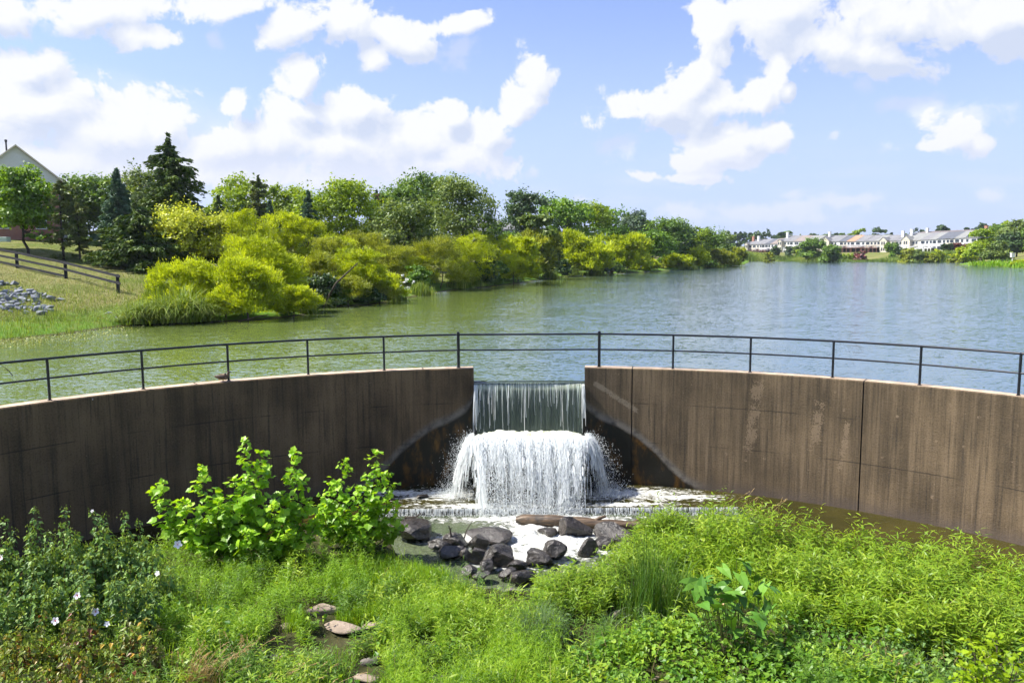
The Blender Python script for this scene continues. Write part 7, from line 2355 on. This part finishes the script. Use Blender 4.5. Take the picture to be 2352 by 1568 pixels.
# dry straw clump base
tuft(450, 1590, 90, 90, 380, 0.008, 'dry', 'pale straw tuft under the dry seed stalks', 0.35, 11, 'straw_tuft')


# --- sycamore saplings
def sapling(name, label, px, py, stems, seed, leaf=0.15, scale=1.0):
    """stems: (top px, top py, lateral start px) each a leafy leader"""
    rg = np.random.default_rng(seed); P = ground_hit(px, py); Y0 = P[1]
    o = thing(name, label, 'sapling', tuple(P)); S = Soup(); T = Soup(); Bq = Soup()
    for (tx, ty, dy) in stems:
        top = at_depth(tx, ty, Y0 + dy) - P
        b0 = np.array([rg.normal(0, 0.12) + top[0] * 0.12, rg.normal(0, 0.1), 0])
        k = np.linspace(0, 1, 10)[:, None]
        path = b0 + (top - b0) * k + np.array([0.0, 0, 0]) + np.sin(k * 3.0) * np.array([rg.normal(0, 0.05), rg.normal(0, 0.05), 0.0])
        path[:, 0] += top[0] * 0.25 * (np.sin(np.linspace(0, math.pi, 10)))
        T.tube(path, np.linspace(0.016, 0.004, 10), 6, tint=0.5)
        Ls = np.linalg.norm(top - b0)
        # side twigs with leaves
        n_tw = int(Ls * 16)
        for i in range(n_tw):
            f = 0.16 + 0.84 * (i + 0.5) / n_tw; j = min(8, int(f * 9)); p0 = path[j] + (path[j + 1] - path[j]) * (f * 9 - j)
            a = rg.uniform(0, 6.3); Lt = (0.55 * (1 - f) ** 0.8 + 0.10) * rg.uniform(0.5, 1.1) * min(1.0, Ls / 1.3)
            p1 = p0 + np.array([math.cos(a) * Lt, math.sin(a) * Lt, Lt * 0.55])
            T.tube([p0, (p0 + p1) / 2 + [0, 0, 0.02], p1], [0.005, 0.004, 0.002], 4, tint=0.5, cap=False)
            m_ = max(2, int(Lt * 15) + 1); q = np.linspace(0.25, 1.0, m_)
            pos = p0 + (p1 - p0) * q[:, None] + rg.normal(0, 0.03, (m_, 3))
            sz = leaf * rg.uniform(0.6, 1.25, m_) * (1.12 - 0.5 * f)
            stamp(S, tmpl_maple(0.25), pos, a + rg.normal(0, 0.9, m_), rg.normal(-0.12, 0.4, m_), sz, np.clip(0.35 + 0.35 * f + rg.normal(0, 0.2, m_), 0, 1), rg.normal(0, 0.5, m_))
        m_ = 10
        stamp(S, tmpl_maple(0.1), top + rg.normal(0, 0.03, (m_, 3)), rg.uniform(0, 6.3, m_), rg.uniform(0.1, 1.2, m_), leaf * rg.uniform(0.3, 0.7, m_), rg.uniform(0.6, 1, m_), rg.normal(0, 0.4, m_))
    link('leaves', S.mesh('leaves', FG['syc']), o); link('stems', T.mesh('stems', M_twig), o)
    return o


sapling('sycamore_sapling', 'largest sycamore sapling with several leafy leaders in front of the left wall', 560, 1300,
        [(372, 1108, 0.1), (462, 1076, 0.1), (560, 1012, 0.0), (600, 1040, 0.3), (672, 1040, 0.1), (420, 1150, -0.3), (505, 1150, -0.4), (630, 1160, -0.4), (700, 1150, 0.2), (440, 1220, -0.6), (560, 1220, -0.7), (660, 1220, -0.6), (540, 1100, 0.3), (395, 1190, 0.0), (725, 1200, 0.2)], 5, 0.195)
sapling('sycamore_sapling', 'second sycamore sapling beside the pool, right of the largest one', 825, 1268,
        [(792, 1060, 0.1), (862, 1040, 0.0), (760, 1110, -0.1), (885, 1090, 0.0), (825, 1120, -0.3), (780, 1170, -0.4), (870, 1160, -0.3), (908, 1180, 0.0), (740, 1160, 0.2), (840, 1190, -0.5)], 8, 0.175)
sapling('sycamore_sapling', 'lime green broad leaved bush at the bottom right corner', 2310, 1690,
        [(2240, 1480, 0.0), (2300, 1462, 0.1), (2352, 1470, 0.0), (2400, 1490, 0), (2215, 1530, -0.1), (2270, 1520, -0.3), (2330, 1520, -0.3)], 12, 0.12)
for o in list(scene.objects):
    if o.get('label', '').startswith('lime green broad'):
        o.name = 'lime_bush'; o['category'] = 'bush'
        for c_ in o.children:
            if c_.name.startswith('leaves'): c_.data.materials[0] = FG['lime']


# --- hibiscus bushes
def hibiscus(label, px, py, tops, seed, kd='hib', leaf=0.11, bud=True, wpx=110):
    rg = np.random.default_rng(seed); P = ground_hit(px, py); Y0 = P[1]
    o = thing('hibiscus_bush', label, 'bush', tuple(P), group='rose mallow bushes on the left of the bank'); S = Soup(); T = Soup(); Bd = Soup()
    n = 26
    tp = [at_depth(a, b_, Y0 + rg.uniform(-0.1, 0.25)) - P for a, b_ in tops]
    Hm = max(q[2] for q in tp)
    for i in range(n):
        w_ = wpx * Y0 / F
        x_ = rg.uniform(-0.5, 0.5) * w_; y_ = rg.uniform(-0.35, 0.35) * w_
        tp.append(np.array([x_, y_, Hm * rg.uniform(0.55, 0.86) * (1 - 0.25 * abs(x_) / (w_ / 2))]))
    for q in tp:
        b0 = np.array([q[0] * 0.45 + rg.normal(0, 0.04), q[1] * 0.45, 0]); k = np.linspace(0, 1, 6)[:, None]
        path = b0 + (q - b0) * k + np.sin(k * 3.1) * np.array([rg.normal(0, 0.04), 0, 0])
        T.tube(path, np.linspace(0.008, 0.003, 6), 4, tint=0.8, cap=False)
        m_ = int(np.linalg.norm(q - b0) * 40); f = rg.uniform(0.12, 1.0, m_); idx = np.clip((f * 5).astype(int), 0, 4)
        pos = path[idx] + (path[idx + 1] - path[idx]) * (f * 5 - idx)[:, None]
        a = rg.uniform(0, 6.3, m_); ofs = rg.uniform(0.02, 0.12, m_) * (1.2 - 0.7 * f); pos = pos + np.stack([np.cos(a) * ofs, np.sin(a) * ofs, 0.01 + 0 * a], 1)
        stamp(S, tmpl_heart2(0.72, 0.2, 0.35), pos, a + rg.normal(0, 0.3, m_), rg.normal(-0.35, 0.35, m_), leaf * rg.uniform(0.6, 1.2, m_) * (1.25 - 0.55 * f), np.clip(rg.normal(0.42, 0.22, m_) + 0.2 * (f - 0.5), 0, 1), rg.normal(0, 0.4, m_))
        if bud:
            m_ = 14; C = q + rg.normal(0, 1, (m_, 3)) * [0.035, 0.035, 0.055] - [0, 0, 0.05]
            droplets(Bd, C, rg.uniform(0.010, 0.019, m_), rg)
    link('leaves', S.mesh('leaves', FG[kd]), o); link('stems', T.mesh('stems', FG['stem']), o)
    if bud: link('buds', Bd.mesh('buds', FG['bud']), o, kind='stuff')
    return o


HB = [
    (20, 1420, [(8, 1190), (30, 1215), (-40, 1200)], 'dark green mallow bush cut by the left edge, tallest at the wall', 'hib', 120),
    (95, 1410, [(82, 1163), (70, 1205), (118, 1240)], 'mallow bush with the leftmost tall budding spike', 'hib', 120),
    (170, 1400, [(150, 1166), (140, 1200), (175, 1225)], 'mallow bush with a leafy spike left of the white budded one', 'hib', 120),
    (235, 1395, [(212, 1172), (236, 1180), (226, 1215)], 'mallow bush with twin spikes and a small white bud', 'hib', 120),
    (310, 1385, [(284, 1176), (316, 1196), (300, 1230)], 'mallow bush with pointed spikes beside the dark water gap', 'hib', 110),
    (50, 1500, [(40, 1270), (80, 1285)], 'bluish leaved mallow bush below the left edge one', 'hib', 160),
    (170, 1490, [(150, 1275), (200, 1270)], 'bluish leaved mallow bush in the middle of the left thicket', 'hib', 160),
    (300, 1480, [(270, 1270), (330, 1285)], 'green mallow bush at the right side of the left thicket', 'hib', 150),
    (370, 1420, [(350, 1275), (390, 1290)], 'low mallow bush beside the white flower near the sycamore', 'hib', 90),
    (70, 1590, [(50, 1405), (100, 1400)], 'reddish brown leaved mallow bush at the lower left edge', 'hibr', 170),
    (190, 1575, [(170, 1380), (210, 1372)], 'reddish mallow bush carrying the open white flowers', 'hibr', 160),
    (310, 1570, [(290, 1400), (330, 1420)], 'greenish red mallow bush right of the white flowers', 'hibr', 140),
    (20, 1700, [(10, 1500), (60, 1480)], 'dark red leaved mallow bush in the bottom left corner', 'hibr', 180),
    (150, 1690, [(140, 1480), (190, 1490)], 'orange spotted mallow bush at the bottom edge', 'hibr', 180),
    (280, 1680, [(260, 1490), (310, 1500)], 'olive red mallow bush at the bottom edge beside the dry grass', 'hibr', 160),
]
for i, (px, py, tops, lab, kd, wp) in enumerate(HB):
    hibiscus(lab, px, py, tops, 40 + i, kd, 0.115, True, wp)
M_pet = simple('hibiscus_petals', (0.86, 0.84, 0.82), 0.6, 0.04)
M_eye = simple('flower_eye', (0.45, 0.04, 0.07), 0.6)
FL = [(178, 1367, 0.062, 'open white mallow flower highest of the three on the reddish bushes'), (220, 1404, 0.062, 'open white mallow flower with pinkish centre on the reddish bush'), (128, 1425, 0.062, 'open white mallow flower leftmost of the three on the reddish bushes'),
      (408, 1250, 0.085, 'white mallow flower at the foot of the sycamore sapling'), (362, 1316, 0.05, 'half closed white bud right of the left thicket'), (2, 1280, 0.07, 'white flower at the left edge above the thicket'),
      (246, 1432, 0.045, 'small white bud below the open flowers'), (212, 1173, 0.04, 'white bud on top of the twin spiked mallow')]
for i, (px, py, r_, lab) in enumerate(FL):
    Yg = on_plane(px, py, -2.1)[1] - 0.55
    C = at_depth(px, py, Yg); o = thing('mallow_flower', lab, 'flower', tuple(C)); rgf = np.random.default_rng(i)
    S = Soup()
    face = unit(np.array([rgf.normal(0, 0.3), -1.0, 0.5])); ax1 = unit(np.cross(face, [0, 0, 1.0])); ax2 = np.cross(face, ax1)
    for k in range(5):
        a = k * 2 * math.pi / 5 + 0.3; d1 = ax1 * math.cos(a) + ax2 * math.sin(a); d2 = np.cross(face, d1)
        S.add([0 * d1, d1 * r_ * 0.55 + d2 * r_ * 0.42 + face * r_ * 0.2, d1 * r_ + d2 * r_ * 0.22 + face * r_ * 0.3, d1 * r_ * 1.02 - d2 * r_ * 0.2 + face * r_ * 0.34, d1 * r_ * 0.55 - d2 * r_ * 0.42 + face * r_ * 0.24], [[0, 1, 2, 3, 4]])
    link('petals', S.mesh('petals', M_pet), o)
    S = Soup(); S.tube([0 * face, face * r_ * 0.5], [0.012, 0.006], 6); link('stamen', S.mesh('stamen', M_eye if r_ > 0.06 else M_pet), o)

# --- arrowhead plants
P = ground_hit(1690, 1520); rg3 = np.random.default_rng(6)
ap = thing('arrowhead_plant', 'large glossy arrowhead leaves standing over the vines right of the sedge', 'plant', tuple(P)); S_ = Soup(); T_ = Soup(); Yg = P[1]
AL = [(1692, 1290), (1716, 1296), (1606, 1325), (1590, 1345), (1640, 1350), (1700, 1325), (1745, 1328), (1668, 1372), (1700, 1362), (1735, 1372), (1650, 1400), (1690, 1405), (1730, 1400), (1620, 1385), (1660, 1335), (1755, 1350), (1680, 1430), (1715, 1430), (1640, 1370), (1770, 1385), (1600, 1300 + 60), (1625, 1335), (1712, 1345), (1680, 1392), (1748, 1415)]
AL = AL + [(a + rg3.normal(0, 22), b_ + rg3.uniform(0, 34)) for a, b_ in AL]
pos = np.array([at_depth(a, b_ - 6, Yg + 0.1 + (1400 - b_) * 0.006 + rg3.uniform(-0.15, 0.15)) for a, b_ in AL]) - P; pos[:, 2] = np.maximum(pos[:, 2], 0.15); m_ = len(pos)
stamp(S_, tmpl_arrow(), pos, rg3.uniform(0, 6.3, m_), rg3.normal(-0.3, 0.4, m_), rg3.uniform(0.22, 0.34, m_), rg3.uniform(0.2, 1, m_), rg3.normal(0, 0.4, m_))
for q in pos: T_.tube([[q[0] * 0.4, q[1] * 0.5, 0], [q[0] * 0.8, q[1] * 0.8, q[2] * 0.6], q], [0.008, 0.006, 0.004], 5, tint=0.3, cap=False)
link('leaves', S_.mesh('leaves', FG['arr']), ap); link('stalks', T_.mesh('stalks', FG['stem']), ap)
# curled yellow leaf
for i, (px, py, lab) in enumerate([(1770, 1448, 'curled yellow brown dead leaf right of the arrowhead plant'), (1722, 1425, 'yellow and red withered leaf under the arrowhead leaves'), (1662, 1388, 'brown withered leaf hanging among the arrowhead leaves')]):
    C = at_depth(px, py, on_plane(px, py, -2.6)[1] - 0.5); S = Soup()
    stamp(S, tmpl_heart2(0.7, 0.5, 0.6), np.zeros((2, 3)), np.array([0.3 + i, 2.0]), np.array([-0.3, -0.6]), 0.13, 0.9)
    single('withered_leaf', S.mesh('withered_leaf', FG['dry']), lab, 'leaf', tuple(C))

# --- vines with heart shaped leaves, lower right
S_ = Soup()
b = region([(1330, 1500), (1450, 1450), (1600, 1440), (1800, 1440), (1950, 1480), (2080, 1560), (2250, 1620), (2300, 1750), (1250, 1750)], 9500, rg)
hb = 0.22 + 0.42 * fbm(b[:, 0] * 0.9, b[:, 1] * 0.9, 33, 3)
pos = b.copy(); pos[:, 2] += hb * np.sqrt(rg.uniform(0.15, 1.05, len(b)))
pt = vnoise(b[:, 0] * 1.1, b[:, 1] * 1.1, 50)
stamp(S_, tmpl_heart2(0.85, 0.15, 0.25), pos, rg.uniform(0, 6.3, len(b)), rg.normal(-0.25, 0.35, len(b)), rg.uniform(0.05, 0.105, len(b)) * 1.15, np.clip(0.10 + 0.85 * pt + rg.normal(0, 0.15, len(b)), 0, 1), rg.normal(0, 0.45, len(b)))
single('vine_mat', S_.mesh('vine_mat', FG['vine']), 'mat of heart shaped vine leaves over the lower right of the bank', 'vines', kind='stuff')
# lower leafy layer at bottom right
S_ = Soup()
b = region([(2050, 1480), (2352, 1530), (2600, 1600), (2600, 1800), (2100, 1800), (2000, 1600)], 2600, rg)
pos = b.copy(); pos[:, 2] += rg.uniform(0.1, 0.5, len(b))
stamp(S_, tmpl_heart2(0.6, 0.15, 0.25), pos, rg.uniform(0, 6.3, len(b)), rg.normal(-0.2, 0.35, len(b)), rg.uniform(0.06, 0.12, len(b)), np.clip(rg.normal(0.4, 0.2, len(b)), 0, 1), rg.normal(0, 0.45, len(b)))
single('ground_cover', S_.mesh('ground_cover', FG['hib']), 'dull green broad leaved weeds around the lime green bush', 'ground cover', kind='stuff')

# mixed growth: small stands of every kind strewn through all the others
allp = [(-200, 1330), (340, 1290), (860, 1275), (1000, 1340), (1180, 1390), (1400, 1330), (1560, 1280), (2000, 1300), (2500, 1400), (2500, 1700), (-200, 1700)]
for j, (kd, ncl, lab) in enumerate((('lan', 42, 'bright lance leaved shoots strewn through the bank growth'), ('fineg', 46, 'dark green feathery shoots strewn through the bank growth'), ('fine', 36, 'yellow green feathery shoots strewn through the bank growth'))):
    cc = region(allp, ncl, rg); S_ = Soup(); pb = []
    for c_ in cc:
        m_ = rg.integers(12, 34); q = c_ + rg.normal(0, 1, (m_, 3)) * [0.22, 0.22, 0]; pb.append(q)
    b = np.concatenate(pb); b[:, 2] = ground_z(b[:, 0], b[:, 1]); b = b[b[:, 2] > -3.45]
    lance_plants(S_, b, rg.uniform(0.25, 0.75, len(b)), rg, (0.15, 0.11, 0.10)[j], (14, 22, 22)[j], (0.17, 0.14, 0.10)[j], tilt0=0.4, tintm=(0.6, 0.35, 0.5)[j])
    single('mixed_shoots', S_.mesh('mixed_shoots', FG[kd]), lab, 'bank plants', kind='stuff')
S_ = Soup(); cc = region(allp, 60, rg); pb = []
for c_ in cc:
    m_ = rg.integers(20, 90); pb.append(c_ + rg.normal(0, 1, (m_, 3)) * [0.16, 0.12, 0])
b = np.concatenate(pb); b[:, 2] = ground_z(b[:, 0], b[:, 1]); b = b[b[:, 2] > -3.45]
S_.polys(blades(len(b), b, rg.uniform(0.3, 0.75, len(b)), 0.011, rg, 0.4, seg=4), np.repeat(rg.uniform(0, 1, len(b)), 4))
single('mixed_grass', S_.mesh('mixed_grass', FG['grass']), 'grass blades strewn through the bank growth', 'grass', kind='stuff')
S_ = Soup(); b = region(allp, 260, rg); 
for q in b[::1]:
    h_ = rg.uniform(0.3, 0.85); l_ = rg.normal(0, 0.35, 2)
    S_.tube([q, q + [l_[0] * h_ * .4, l_[1] * h_ * .4, h_ * .6], q + [l_[0] * h_, l_[1] * h_, h_]], [0.004, 0.003, 0.002], 3, tint=rg.uniform(0, 0.9), cap=False)
single('dead_stems', S_.mesh('dead_stems', FG['dry']), 'thin dead stems standing through the bank growth', 'dry stems', kind='stuff')
S_ = Soup(); cc = region([(-200, 1400), (900, 1400), (1200, 1450), (1900, 1450), (2500, 1500), (2500, 1700), (-200, 1700)], 46, rg); pb = []
for c_ in cc:
    m_ = rg.integers(25, 70); pb.append(c_ + rg.normal(0, 1, (m_, 3)) * [0.17, 0.14, 0])
b = np.concatenate(pb); b[:, 2] = ground_z(b[:, 0], b[:, 1]) + rg.uniform(0.12, 0.55, len(b))
stamp(S_, tmpl_heart2(0.7, 0.15, 0.25), b, rg.uniform(0, 6.3, len(b)), rg.normal(-0.25, 0.35, len(b)), rg.uniform(0.05, 0.12, len(b)), rg.uniform(0, 1, len(b)), rg.normal(0, 0.45, len(b)))
single('broad_leaves', S_.mesh('broad_leaves', FG['vine']), 'broad leaved weeds strewn through the bank growth', 'bank plants', kind='stuff')

# ---------------------------------------------------------------- air over the lake
m, t, out = new_mat('haze')
pvn = t.n('ShaderNodeVolumePrincipled', ins={'Color': (0.80, 0.88, 1.0), 'Density': 0.00011, 'Anisotropy': 0.3})
t.link(pvn.outputs[0], out.inputs['Volume'])
S_ = Soup(); S_.box((0, 450, 20), (1600, 1300, 60))
hz_o = link('haze', S_.mesh('haze', m), None, None, kind='stuff')
hz_o['label'] = 'thin summer haze over the lake and the far shore'; hz_o['category'] = 'haze'
